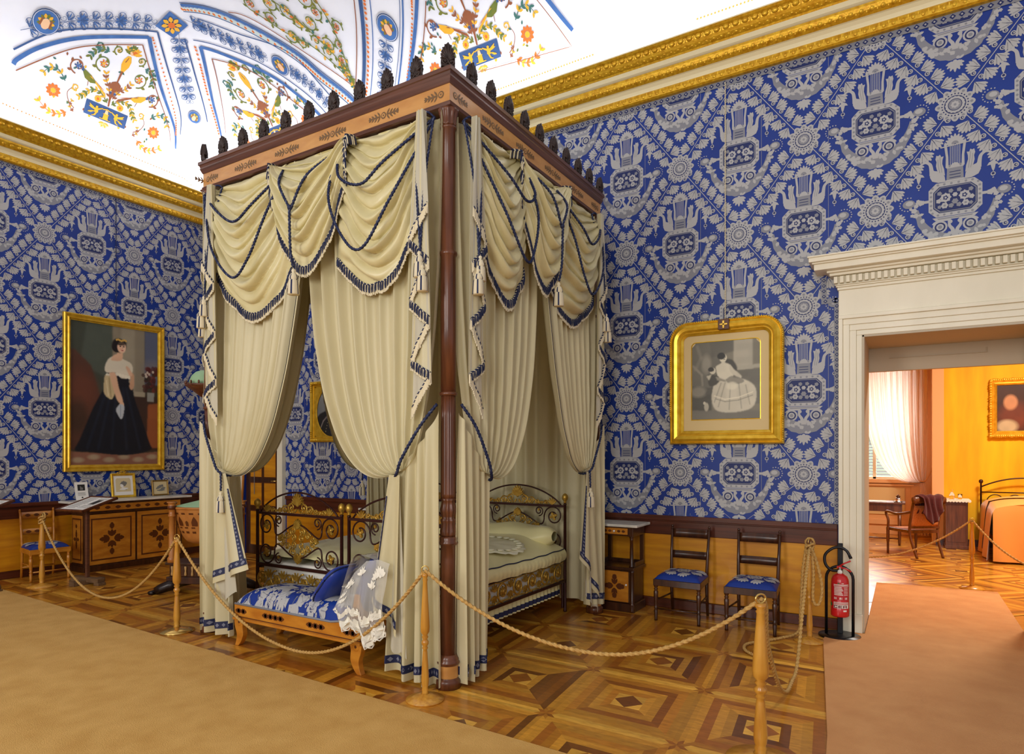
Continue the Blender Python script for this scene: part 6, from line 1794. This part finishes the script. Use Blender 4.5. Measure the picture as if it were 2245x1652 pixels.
# gown
c.poly([(.42, .60), (.66, .60), (.72, .48), (.80, .34), (.90, .16), (.92, .11), (.72, .075), (.5, .07), (.22, .09), (.05, .10), (.10, .18), (.24, .40), (.34, .52)], (22, 24, 32), 3, 1, True)
for (x0, x1) in ((.45, .30), (.50, .45), (.58, .62), (.62, .78), (.40, .18)): c.line([(x0, .55), (x1, .12)], .018, (36, 42, 58), .5)
c.poly([(.40, .66), (.66, .66), (.64, .58), (.42, .58)], (24, 24, 30), 2)
# bodice of white lace
c.poly([(.38, .72), (.42, .765), (.50, .785), (.60, .765), (.68, .74), (.69, .68), (.64, .635), (.56, .63), (.50, .665), (.40, .66), (.37, .68)], (226, 216, 190), 2, 1, True)
for k in range(8): c.ell(.40+.036*k, .655-.004*abs(k-3), .020, .012, (240, 232, 208), .5, .9)
c.poly([(.37, .64), (.45, .63), (.50, .56), (.46, .48), (.42, .475), (.36, .52)], (206, 186, 140), 2, 1, True); c.line([(.42, .62), (.44, .49)], .010, (160, 138, 96), .7); c.line([(.39, .60), (.41, .50)], .008, (232, 218, 176), .7)
# neck, arms
sk = (226, 182, 146)
c.poly([(.47, .79), (.53, .805), (.57, .785), (.56, .76), (.50, .75), (.44, .755)], sk, 2, 1, True); c.poly([(.515, .84), (.575, .84), (.575, .78), (.51, .775)], sk, 2)
c.poly([(.42, .66), (.49, .66), (.53, .56), (.575, .47), (.555, .445), (.51, .47), (.46, .56)], sk, 2, 1, True); c.ell(.565, .435, .026, .024, sk, .4)
c.poly([(.67, .68), (.71, .66), (.71, .58), (.68, .55), (.655, .57), (.665, .63)], (206, 160, 124), 2, 1, True); c.poly([(.655, .65), (.69, .66), (.645, .715), (.61, .715)], sk, 2, 1, True)
c.poly([(.54, .44), (.59, .43), (.585, .37), (.56, .33), (.52, .36), (.50, .40)], (196, 202, 206), 2, 1, True); c.line([(.55, .43), (.55, .35)], .007, (150, 160, 170), .8)
# head turned slightly to the right
c.ell(.535, .865, .085, .052, (30, 22, 20), .25); c.ell(.50, .848, .05, .034, (28, 20, 18), .3)
c.ell(.563, .855, .050, .043, (232, 190, 156), .25); c.ell(.545, .890, .075, .022, (28, 20, 18), .4, .9); c.ell(.588, .845, .02, .02, (238, 200, 170), .7, .6)
for x in (.548, .588): c.ell(x, .860, .010, .0045, (54, 34, 28), .4); c.line([(x-.012, .869), (x+.012, .870)], .003, (60, 40, 32), .9)
c.line([(.572, .862), (.577, .846), (.570, .843)], .003, (190, 140, 110), .9); c.ell(.572, .832, .013, .0045, (178, 84, 76), .4); c.ell(.553, .840, .012, .008, (224, 160, 136), .8, .6)
for k in range(7): c.ell(.505+.018*k, .905+.004*math.sin(k*.5*PI), .010, .008, (214, 170, 80), .4)
c.noise(.12, 3)
t = thing('portrait_painting', 'tall gilt-framed oil portrait of a lady in a dark gown on the end wall', 'painting', (.012, -1.63, 2.50), PI/2)
W2, H2 = .713, 1.117
m = MB(); sweep_frame(m, -W2, W2, -H2, H2, [(0, 0), (0, .045), (.012, .055), (.028, .05), (.034, .036), (.05, .034), (.066, .046), (.074, .042), (.084, .026), (.095, .022), (.095, .004)], 0); m.box(-W2+.01, W2-.01, .0, .008, -H2+.01, H2-.01, 0)
m.build('frame', M_goldfr, t)
c.build('canvas', -W2+.093, W2-.093, -H2+.093, H2-.093, -.010, t)

# ---- oval portrait of a bearded man in dark uniform
c = Canvas(100, 130, (140, 142, 138)); c.ell(.5, .9, .5, .4, (168, 168, 160), .9, .8); c.ell(.15, .5, .3, .3, (120, 124, 124), .9, .8)
c.poly([(-.1, -.1), (1.1, -.1), (1.1, .42), (.86, .50), (.62, .55), (.38, .54), (.10, .46), (-.1, .30)], (34, 34, 34), 3, 1, False)
c.poly([(.38, .58), (.60, .58), (.62, .46), (.5, .36), (.36, .46)], (120, 84, 72), 3)
c.ell(.47, .71, .125, .125, (196, 140, 112), .2); c.ell(.47, .82, .14, .055, (44, 34, 28), .3); c.ell(.345, .72, .025, .08, (48, 36, 30), .4); c.ell(.595, .72, .025, .08, (48, 36, 30), .4)
c.ell(.36, .60, .05, .05, (150, 104, 84), .5); c.ell(.48, .59, .10, .05, (96, 66, 54), .5); c.poly([(.38, .60), (.58, .60), (.54, .45), (.48, .40), (.42, .46)], (86, 62, 52), 3, 1, True); c.ell(.47, .615, .11, .018, (70, 48, 38), .4)
for x in (.42, .52): c.ell(x, .715, .024, .010, (56, 36, 28), .4); c.line([(x-.035, .742), (x+.035, .744)], .009, (60, 42, 34))
c.line([(.47, .71), (.48, .66)], .010, (160, 104, 82)); c.ell(.475, .655, .024, .012, (170, 112, 92), .5)
c.line([(.14, .20), (.22, .32), (.34, .40)], .018, (150, 140, 134), .8)
for k in range(5): c.ell(.30+.02*k, .12+.055*k, .012, .010, (176, 160, 120), .4); c.ell(.48+.01*k, .10+.06*k, .012, .010, (180, 166, 130), .4)
c.ell(.62, .235, .055, .05, (186, 146, 116), .4); c.ell(.62, .235, .025, .024, (130, 60, 46), .4); c.ell(.64, .36, .05, .035, (90, 96, 82), .4); c.ell(.42, .33, .03, .03, (120, 108, 96), .4)
c.noise(.12, 5)
t = thing('oval_portrait', 'gilt rectangular frame with an oval portrait of a bearded man, seen between the curtains', 'painting', (2.83, -.012, 2.26), 0)
W2, H2 = .43, .45
m = MB(); sweep_frame(m, -W2, W2, -H2, H2, [(0, 0), (0, .05), (.02, .062), (.045, .055), (.055, .03), (.07, .032), (.078, .022)], 0)
n = 48; oc = [(.31*math.cos(2*PI*i/n), -.0+.375*math.sin(2*PI*i/n)) for i in range(n)]
def sqp(i):
    a = 2*PI*i/n; k = 1/max(abs(math.cos(a))/(W2-.075), abs(math.sin(a))/(H2-.07)); return (k*math.cos(a), k*math.sin(a))
vs = [(p[0], -.020, p[1]) for p in oc]+[(*[sqp(i)[0]], -.022, sqp(i)[1]) for i in range(n)]
m.add(vs, [(i, (i+1) % n, n+(i+1) % n, n+i) for i in range(n)], 0, False); m.tube([(p[0], -.022, p[1]) for p in oc], .008, 6, closed=True)
for sx in (-1, 1):
    for sz in (-1, 1):
        for k in range(5): m.ell((sx*(W2-.03-.0*k), -.055, sz*(H2-.03-.03*k)), (.022, .016, .018), 7, 5); m.ell((sx*(W2-.03-.03*k), -.055, sz*(H2-.03)), (.018, .016, .022), 7, 5)
m.box(-W2+.01, W2-.01, 0, .006, -H2+.01, H2-.01, 0)
m.build('frame', M_goldfr, t)
c.build('canvas', -.32, .32, -.385, .385, -.014, t, lambda u, v: (2*u-1)**2+(2*v-1)**2 < 1.02)

# ---- engraving of a seated woman and child
c = Canvas(130, 150, (128, 122, 104)); g = lambda v: (v, int(v*.965), int(v*.85))
c.poly([(-.1, .3), (.42, .4), (.5, 1.1), (-.1, 1.1)], g(112), 6); c.poly([(.62, .62), (.9, .62), (.9, 1.1), (.62, 1.1)], g(176), 4); c.ell(.22, .72, .07, .12, g(160), .7, .8); c.poly([(.30, .80), (.62, .86), (.62, 1.1), (.25, 1.1)], g(104), 5)
c.poly([(.6, .18), (1.1, .18), (1.1, .62), (.6, .62)], g(108), 4); c.poly([(.55, .61), (1.1, .64), (1.1, .68), (.55, .67)], g(170), 3); c.poly([(-.1, .10), (.3, .1), (.3, .4), (-.1, .45)], g(84), 6); c.ell(.10, .36, .12, .07, g(150), .6, .8)
c.poly([(-.1, -.1), (1.1, -.1), (1.1, .10), (-.1, .12)], g(118), 4); c.line([(.02, .7), (.15, .58), (.16, .45)], .02, g(150), .7); c.line([(.08, .95), (.14, .8), (.05, .66)], .03, g(140), .6)
c.poly([(.36, .66), (.5, .76), (.62, .74), (.68, .62), (.60, .5), (.40, .5)], g(70), 3, 1, True)
c.poly([(.42, .54), (.66, .52), (.86, .46), (.95, .34), (.90, .14), (.62, .08), (.36, .12), (.30, .30), (.34, .46)], g(206), 3, 1, True)
for (a, b) in (((.50, .46), (.40, .16)), ((.58, .46), (.56, .12)), ((.70, .45), (.74, .13)), ((.8, .42), (.86, .18)), ((.44, .46), (.34, .22))): c.line([a, b], .012, g(160), .7)
c.line([(.34, .30), (.5, .25), (.7, .27), (.9, .33)], .010, g(236), .8); c.line([(.36, .26), (.5, .22), (.7, .235), (.9, .29)], .008, g(140), .7)
c.poly([(.36, .68), (.46, .72), (.56, .70), (.62, .62), (.60, .50), (.44, .48), (.38, .58)], g(216), 2, 1, True); c.poly([(.56, .70), (.62, .64), (.74, .54), (.70, .51), (.58, .60)], g(204), 2, 1, True)
c.ell(.47, .785, .055, .055, g(228), .25); c.ell(.445, .81, .062, .045, g(44), .3); c.poly([(.45, .74), (.50, .74), (.50, .69), (.43, .69)], g(220), 2); c.ell(.485, .79, .008, .006, g(70), .4); c.ell(.505, .79, .007, .006, g(80), .4); c.line([(.478, .765), (.50, .766)], .006, g(120))
c.ell(.315, .625, .045, .042, g(214), .25); c.ell(.29, .645, .045, .030, g(60), .4); c.ell(.325, .628, .007, .005, g(70), .4)
c.poly([(.24, .58), (.38, .56), (.42, .50), (.36, .44), (.26, .44)], g(76), 2, 1, True); c.poly([(.22, .36), (.32, .44), (.30, .32), (.20, .32)], g(92), 2); c.poly([(.22, .56), (.30, .58), (.26, .50)], g(200), 2); c.poly([(.36, .55), (.5, .50), (.52, .47), (.38, .50)], g(150), 2)
c.poly([(.5, .5), (.62, .55), (.78, .48), (.70, .44), (.56, .45)], g(120), 2, .8, True); c.ell(.60, .42, .08, .05, g(224), .5, .8); c.ell(.22, .16, .035, .055, g(190), .4, .9); c.ell(.19, .21, .02, .02, g(200), .4)
c.noise(.15, 8)
t = thing('framed_engraving', 'gilt frame with rounded upper corners holding a grey engraving, beside the marble doorway', 'framed print', (8.475, -.012, 2.37), 0)
W2, H2 = .562, .632
m = MB(); sweep_frame(m, -W2, W2, -H2, H2, [(0, 0), (0, .04), (.008, .062), (.016, .066), (.022, .058), (.03, .066), (.055, .078), (.085, .070), (.10, .052), (.104, .044), (.112, .046), (.118, .036), (.126, .030), (.140, .022), (.140, .006)], 0, 0, .20, 10)
pts = []
for i in range(64):
    pass
def edgepts(d, r, step):
    P = [(-W2+d, -H2+d)]; L = []
    for i in range(9): pass
    poly = [(-W2+d, -H2+.3)]+[(-W2+d, H2-r)]+[(-W2+d+r-(r)*math.cos(PI/2*i/8), H2-d-r+r*math.sin(PI/2*i/8)) for i in range(9)]+[(W2-d-r+r*math.sin(PI/2*i/8), H2-d-r+r*math.cos(PI/2*i/8)) for i in range(9)]+[(W2-d, -H2+.02)]
    return resample([(x, 0, z) for x, z in poly], step)
for q in edgepts(.008, .19, .022): m.ell((q.x, -.062, q.z), (.010, .010, .010), 6, 4)
m.box(-W2+.02, W2-.02, 0, .006, -H2+.02, H2-.12, 0)
m.build('frame', M_goldfr, t)
m = MB(); m.box(-.055, .055, -.085, -.06, H2-.11, H2-.006); m.box(-.012, .012, -.092, -.084, H2-.10, H2-.02, 1); m.box(-.04, .04, -.092, -.084, H2-.068, H2-.048, 1); m.build('crest_plaque', [M_inlay, M_golddk], t, bevel=.004)
m = MB(); m.plate([(-W2+.135, -H2+.135), (W2-.135, -H2+.135)]+[(W2-.135-.07+.07*math.cos(PI/2*i/6), H2-.135-.07+.07*math.sin(PI/2*i/6)) for i in range(7)]+[(-W2+.135+.07-.07*math.sin(PI/2*i/6), H2-.135-.07+.07*math.cos(PI/2*i/6)) for i in range(7)], -.012, -.002)
m.build('mount', mat('buff_mount', srgb(222, 196, 140), .7), t)
m = MB(); sweep_frame(m, -.345, .345, -.385, .425, [(0, -.0), (0, .003), (.007, .004), (.010, .0)], -.012, 0, .05, 6); m.build('print_border', M_goldfr, t)
c.build('print', -.335, .335, -.375, .415, -.0135, t, lambda u, v: not (v > .94 and (u < .06-(1-v) or u > .94+(1-v))))

# hanging cords of the pictures
m = MB(); m.tube(resample([(0, -.018, 2.44), (0, -.018, .02)], .012), .0075, 9, lobes=3, depth=.25, twist=80)
tag(m.build('picture_cord', M_cordw, None, (8.475, 0, 2.98)), 'white twisted cord from cornice to the framed engraving', 'picture cord')
m = MB(); m.tube(resample([(.018, 0, 1.83), (.018, 0, .02)], .012), .0075, 9, lobes=3, depth=.25, twist=80)
tag(m.build('picture_cord', mat('dark_blue_cord', srgb(30, 42, 92), .6), None, (0, -1.63, 3.60)), 'dark blue twisted cord from cornice to the tall portrait', 'picture cord')
# ------------------------------------------------------------------ the yellow room beyond the doorway
M_yel = mat('yellow_silk_wall', srgb(252, 200, 10), .7, var=srgb(238, 168, 6), vscale=2.2, stretch=(2.5, 2.5, .35), detail=5)
M_pkt = mat('peach_trim', srgb(232, 176, 120), .6)
m = MB(); parquet(m, (10.1, 1.2), (.60, .60), (.60, -.60), -6, 8, -10, 10, .0, lambda p: 8.0 < p[0] < 14.5 and 1.4 < p[1] < 9.5)
m.box(7.5, 15, .8, 9.5, -.12, -.004, 0, col=W_M); struct(m.build('floor_2', M_parq), 'diagonal parquet of the yellow room')
m = MB(); m.box(10.60, 15, 7.2, 7.4, 0, 5); m.box(15, 15.2, .86, 7.4, 0, 5); struct(m.build('wall_yellow', M_yel), 'yellow fabric wall of the next room')
m = MB(); m.box(7.3, 7.5, .86, 9.6, 0, 5); m.box(DX1+.6, 15, .8, .86, 0, 5); m.box(7.3, DX0-.6, .8, .86, 0, 5); m.box(DX0-.6, DX1+.6, .8, .86, 3.2, 5); struct(m.build('wall_yellow_side', M_yel))
WX0, WX1, WZ0, WZ1 = 8.85, 10.12, 1.10, 3.45
m = MB()
for (a, b, z0, z1) in ((7.5, WX0, 0, 5), (WX0, WX1, 0, WZ0), (WX0, WX1, WZ1, 5), (WX1, 10.6, 0, 5)): m.box(a, b, 8.4, 8.6, z0, z1)
m.box(10.46, 10.60, 7.19, 8.4, 0, 5); m.box(10.44, 10.62, 7.17, 7.21, 0, 5)
m.box(WX0, WX1, 8.36, 8.40, .20, .30); m.box(WX0+.1, WX1-.1, 8.38, 8.40, .40, .95, 1); m.box(WX0-.1, WX1+.1, 8.32, 8.40, WZ0-.06, WZ0+.02); m.box(WX0, WX1+.05, 8.35, 8.40, .98, 1.02)
struct(m.build('wall_window', [M_pkt, mat('panel_cream', srgb(226, 196, 140), .6)], bevel=.006), 'window recess with peach trim and cream panels')
m = MB(); m.box(7.3, 15.2, .8, 9.6, 4.6, 4.7); struct(m.build('ceiling_2', M_cream))
m = MB(); m.box(10.50, 15, 7.16, 7.2, 0, .12); struct(m.build('baseboard_yellow', M_dadoc))
m = MB()
for (a, b, z0, z1) in ((WX0, WX0+.07, WZ0, WZ1), (WX1-.07, WX1, WZ0, WZ1), (WX0, WX1, WZ0, WZ0+.06), (WX0, WX1, WZ1-.07, WZ1), ((WX0+WX1)/2-.03, (WX0+WX1)/2+.03, WZ0, WZ1)): m.box(a, b, 8.44, 8.49, z0, z1)
win = struct(m.build('window_1', M_marble, bevel=.004), 'window with louvred shutters in the yellow room')
m = MB(); m.box(WX0+.06, WX1-.06, 8.462, 8.466, WZ0+.05, WZ1-.06); m.build('window_glass', mat('pane_glass', srgb(230, 240, 245), .05, alpha=.12), win)
m = MB(); z = WZ0+.05
while z < WZ1-.05:
    if not (1.88 < z < 2.0): m.add([(WX0, 8.66, z), (WX1, 8.66, z), (WX1, 8.70, z+.034), (WX0, 8.70, z+.034), (WX0, 8.664, z-.006), (WX1, 8.664, z-.006), (WX1, 8.704, z+.028), (WX0, 8.704, z+.028)], [(0, 1, 2, 3), (7, 6, 5, 4), (0, 4, 5, 1), (3, 2, 6, 7)], 0, False)
    z += .062
m.box(WX0, WX1, 8.65, 8.70, 1.88, 1.98); m.build('shutter_slats', mat('shutter_green', srgb(120, 140, 124), .6), win)
# sheer curtain
t = thing('sheer_curtain', 'sheer pinkish curtain gathered aside at the window of the yellow room', 'curtain', (10.3, 8.2, 0))
M_sheer = mat('sheer_voile', srgb(252, 232, 218), .9); translucent(M_sheer, .5, .12)
def sc_(u, v):
    T = (-1.05+1.15*u, 3.5); G = (.02+.05*(u-.5), 1.08)
    P1 = (T[0], 2.3); P2 = (G[0]+(T[0]-G[0])*.80, .92-.05*(1-u))
    w = 1-v; x = w**3*T[0]+3*w*w*v*P1[0]+3*w*v*v*P2[0]+v**3*G[0]; z = w**3*T[1]+3*w*w*v*P1[1]+3*w*v*v*P2[1]+v**3*G[1]
    return (x, .045*(1-.6*v)*math.sin(2*PI*10*u+2*v)+.02*math.sin(2*PI*23*u), z)
m = MB(); m.grid(sc_, 130, 40); m.build('drape', M_sheer, t)
m = MB(); m.grid(lambda u, v: (-.03+.09*u+(.03+.12*(u-.3))*v, .04*math.sin(2*PI*4*u)*(.3+v), 1.07-1.03*v), 40, 12); m.build('lower_fall', M_sheer, t)
m = MB(); m.tube(catm([(-.03, -.05, 1.10), (.05, -.06, 1.10), (.12, -.02, 1.22), (.17, .0, 1.33)], 6), .012, 8); m.box(.15, .19, -.03, .02, 1.31, 1.36); m.build('tieback', M_pkt, t)
# desk by the window
d = thing('writing_desk', 'dark wooden desk with white papers standing below the window', 'desk', (9.45, 6.85, 0))
m = MB(); m.box(-.75, .58, -.28, .28, .735, .765); m.build('top', M_mahog, d, bevel=.005)
m = MB(); m.box(-.70, .53, -.25, .25, .60, .735); m.build('apron', M_mahog, d)
for sx in (-.66, .49):
    for sy in (-.21, .21):
        m = MB(); m.lathe([(.018, 0), (.022, .05), (.026, .3), (.030, .6)], 14, (sx, sy, 0)); m.build('leg', M_mahog, d)
m = MB(); m.tube([(-.66, -.21, .12), (.49, -.21, .12)], .014, 8); m.build('stretcher', M_mahog, d)
m = MB(); m.box(-.10, .33, -.16, .12, 0, .006); tag(m.build('papers', M_white, None, (9.40, 6.85, .766), (0, 0, .08)), 'white sheet of paper lying on the dark desk', 'paper')
ik = thing('inkwell', 'glass inkwell with dark stopper on the desk corner', 'inkwell', (9.92, 6.72, .766))
m = MB(); m.lathe([(.07, 0), (.072, .012), (.05, .02)], 20); m.lathe([(.045, .02), (.05, .05), (.035, .075), (.025, .08)], 20); m.build('bottle', M_glass, ik)
m = MB(); m.lathe([(.024, .08), (.034, .095), (.034, .11), (.014, .122), (.010, .135)], 16); m.build('stopper', M_walnut, ik)
# armchair seen from behind, a dark red shawl over its back
ac = thing('armchair', 'dark wooden armchair with cane back turned away, at the desk', 'armchair', (10.13, 5.55, 0), math.radians(218))
M_cane = mat('cane_seat', srgb(206, 136, 84), .6, var=srgb(176, 106, 60), vscale=60)
w_, d_ = .25, .24
for s in (-1, 1):
    m = MB(); m.tube(catm([(s*w_, -d_, 0), (s*w_, -d_, .22), (s*w_, -d_, .42)], 4), [.018]*4+[.024]*5, 10); m.build('leg', M_mahog, ac)
    m = MB(); m.tube(catm([(s*(w_-.03), d_+.14, 0), (s*(w_-.02), d_+.04, .22), (s*(w_-.01), d_, .42), (s*(w_-.01), d_+.03, .65), (s*(w_), d_+.10, .90)], 5), .024, 10, sq=.7); m.build('leg', M_mahog, ac)
    m = MB(); m.tube(catm([(s*w_, -d_, .42), (s*(w_+.01), -d_+.02, .55), (s*(w_+.02), -d_-.02, .66), (s*(w_+.03), -d_+.05, .69), (s*(w_+.02), 0, .665), (s*w_, d_+.05, .72)], 6), .020, 10); m.build('arm', M_mahog, ac)
m = MB(); m.box(-w_-.02, w_+.02, -d_-.02, -d_+.03, .38, .43); m.box(-w_, -w_+.05, -d_, d_, .38, .43); m.box(w_-.05, w_, -d_, d_, .38, .43); m.box(-w_, w_, d_-.03, d_+.02, .38, .43); m.build('seat_frame', M_mahog, ac, bevel=.005)
m = MB(); m.box(-w_+.04, w_-.04, -d_+.02, d_-.02, .415, .436); m.build('seat', M_cane, ac)
m = MB(); m.grid(lambda u, v: ((u-.5)*2*(w_-.02), d_+.015+.05*v+.0*u, .48+.34*v), 6, 6); m.build('cane_back', M_cane, ac, solid=.008)
m = MB(); m.tube([((i/10-.5)*2*(w_+.02), d_+.11+.015*math.cos((i/10-.5)*PI), .90+.03*math.cos((i/10-.5)*PI)) for i in range(11)], .036, 10, sq=1.6); m.box(-w_, w_, d_+.0, d_+.03, .455, .485); m.build('back_rail', M_mahog, ac)
t = thing('red_shawl', 'dark red shawl hung over the back of the armchair', 'shawl', (10.13, 5.55, 0), math.radians(218))
M_wine = mat('wine_wool', srgb(74, 22, 24), .9, bump=.3, bscale=50, sheen=.2)
def shw(u, v):
    x = (u-.5)*.36; a = v
    if a < .35: y, z = d_+.04, .70+.25*(a/.35)
    elif a < .65: q = (a-.35)/.3; y, z = d_+.04+.16*q, .955+.035*math.sin(PI*q)
    else: q = (a-.65)/.35; y, z = d_+.20+.01*q, .95-(.24+.12*math.sin(PI*u)-.05*math.cos(5*u))*q
    return (x+.02*math.sin(9*a+4*u), y+.016*math.sin(22*u+6*a), z+.010*math.sin(17*u))
m = MB(); m.grid(shw, 34, 34); m.build('cloth', M_wine, t, solid=.012)
# bedside cabinet with pale cloth and glassware
cb = thing('bedside_cabinet', 'mahogany bedside cabinet with white cloth on top, beside the orange bed', 'cabinet', (10.78, 6.86, 0))
m = MB(); m.box(-.16, .16, -.20, .28, .03, .83); m.box(-.17, .17, -.21, .28, 0, .06); m.build('body', M_mahog, cb, bevel=.006)
m = MB(); m.box(-.13, .13, -.206, -.20, .12, .76); m.build('door', M_mahog, cb, bevel=.003)
t = thing('white_cloth', 'white cloth with scalloped edge on the bedside cabinet', 'cloth', (10.78, 6.86, .832))
m = MB(); m.box(-.20, .20, -.245, .28, 0, .012)
for k in range(9): m.plate(circ(-.18+.045*k, -.004, .024, 10), -.252, -.246)
m.build('cloth_body', M_lace, t)
for (x, y, lab_) in ((10.72, 6.80, 'glass carafe on the white cloth of the cabinet'), (10.84, 6.86, 'small glass tumbler on the white cloth of the cabinet')):
    g_ = MB(); k = 1 if 'carafe' in lab_ else .7
    g_.lathe([(.034*k, 0), (.044*k, .03*k), (.040*k, .08*k), (.016*k, .12*k), (.014*k, .16*k), (.020*k, .17*k)], 20) if k == 1 else g_.lathe([(.026, 0), (.028, .01), (.034, .09)], 20)
    tag(g_.build('carafe' if k == 1 else 'tumbler', M_glass, None, (x, y, .846)), lab_, 'glassware')
# iron bed with orange cover
b2 = thing('single_bed', 'iron bed with a draped orange cover at the right edge of the yellow room', 'bed', (11.75, 6.2, 0))
for y in (.86,):
    m = MB()
    for x in (-.60, .60): m.lathe([(.014, 0), (.014, 1.12), (.026, 1.13), (.034, 1.155), (.026, 1.18), (.006, 1.19)], 12, (x, y, 0))
    m.tube([(x, y, 1.06+.16*(1-(x/.6)**2)) for x in [-.6+.06*i for i in range(21)]], .012, 8); m.tube([(-.6, y, .97), (.6, y, .97)], .010, 8)
    for cx in (-.40, -.13, .13, .40): m.tube([(cx+.12*math.cos(PI*i/12), y, .80+.13*math.sin(PI*i/12)) for i in range(13)], .008, 8)
    m.tube([(-.6, y, .5), (.6, y, .5)], .010, 8)
    m.build('headboard' if y > 0 else 'footboard', M_iron, b2)
m = MB(); m.box(-.57, .57, -.92, .82, .35, .62); m.build('mattress', M_white, b2, bevel=.03)
t = thing('orange_bedcover', 'orange bedcover falling in folds to the floor over the iron bed', 'bedcover', (11.75, 6.2, 0))
M_or = mat('orange_satin', srgb(232, 164, 84), .5, sheen=.2, bump=.1, bscale=12)
def oc_(u, v):
    s = (u-.5)*2; y = -.95+1.78*v
    if abs(s) < .6: x, z = s/.6*.60, .90+.05*math.sin(PI*v)-.10*abs(s/.6)**3+.10*max(0, v-.72)*(1-abs(s/.6)**2)*4*(1-v)
    else: q = (abs(s)-.6)/.4; x = math.copysign(.60+.05*q**.6+.03*math.sin(16*v+2)*q, s); z = .76-.74*q
    return (x, y+.01*math.sin(9*s), z+.008*math.sin(14*v+5*s))
m = MB(); m.grid(oc_, 60, 60)
m.grid(lambda u, v: (oc_(.2+.6*u, 0)[0], -.95-.03*v**.5-.02*math.sin(19*u)*v, oc_(.2+.6*u, 0)[2]*(1-v)+.03*v), 40, 12)
m.build('cover', M_or, t)
m = MB(); m.grid(lambda u, v: (Vector(oc_(.02+.70*u, .40+.16*v+.03*math.sin(9*u)))+Vector((-.012 if u < .3 else 0, 0, .018+.012*math.sin(2*PI*v*2)))), 40, 14); m.build('folded_edge', M_or, t)
# gilded painting on the yellow wall
t = thing('gilt_picture', 'ornate gilt picture frame on the yellow wall, cut by the right border', 'painting', (11.62, 7.19, 2.42))
m = MB(); sweep_frame(m, -.34, .34, -.50, .50, [(0, 0), (0, .05), (.03, .07), (.06, .05), (.075, .055), (.10, .03), (.11, .01)], 0)
rr = random.Random(6)
for i in range(90):
    s = i/90*4; k = int(s); f = s-k
    x, z = [(-.34+.68*f, -.50), (.34, -.50+f), (.34-.68*f, .50), (-.34, .50-f)][k]
    m.ell((x*(.96), -.055, z*.97), (rr.uniform(.018, .036), .02, rr.uniform(.018, .036)), 6, 5)
m.build('frame', M_goldfr, t)
c = Canvas(40, 60, (60, 34, 26)); c.ell(.5, .3, .45, .3, (110, 52, 34), .7); c.ell(.4, .62, .2, .16, (196, 140, 100), .4); c.ell(.3, .1, .3, .14, (196, 176, 140), .5); c.noise(.3, 2)
c.build('canvas', -.235, .235, -.395, .395, -.012, t)
# ------------------------------------------------------------------ light
w = bpy.data.worlds.new('world'); SC.world = w; w.use_nodes = True
w.node_tree.nodes['Background'].inputs[0].default_value = (.93, .95, 1.0, 1)
w.node_tree.nodes['Background'].inputs[1].default_value = .36
def area(name, loc, rot, sx, sy, power, col=(1, 1, 1), spread=None):
    l = bpy.data.lights.new(name, 'AREA'); l.shape = 'RECTANGLE'; l.size = sx; l.size_y = sy; l.energy = power; l.color = col
    if spread: l.spread = spread
    o = bpy.data.objects.new(name, l); COL.objects.link(o); o.location = loc; o.rotation_euler = rot
    return o
# two tall windows in the wall opposite the bed (behind the visitor), and one in the side wall
area("window_light", (5.0, -12.5, 3.6), (math.radians(90), 0, 0), 2.2, 3.6, 190, (1, .97, .92))
area('window_light', (10.5, -12.5, 3.6), (math.radians(90), 0, 0), 2.2, 3.6, 190, (1, .97, .92))
# concealed cornice strips that wash the vault
area('cornice_strip', (5.2, -.16, 5.90), (math.radians(155), 0, 0), 10, .06, 58, (1, .98, .96))
area('cornice_strip', (.16, -4, 5.90), (0, math.radians(205), 0), .06, 8, 48, (1, .98, .96))
area('daylight_next_room', (9.5, 9.3, 2.4), (math.radians(-90), 0, 0), 1.3, 2.4, 170, (.95, .98, 1))
area('fill_next_room', (12.0, 4.0, 4.4), (0, 0, 0), .8, .8, 170, (1, .95, .84))  # unseen warm fill light, added overhead to brighten the yellow room
SC.view_settings.view_transform = 'Standard'; SC.view_settings.look = 'None'; SC.view_settings.gamma = 1; SC.view_settings.use_curve_mapping = False
SC.cycles.max_bounces = 8; SC.cycles.caustics_reflective = False; SC.cycles.caustics_refractive = False
SC.view_settings.exposure = 0.65
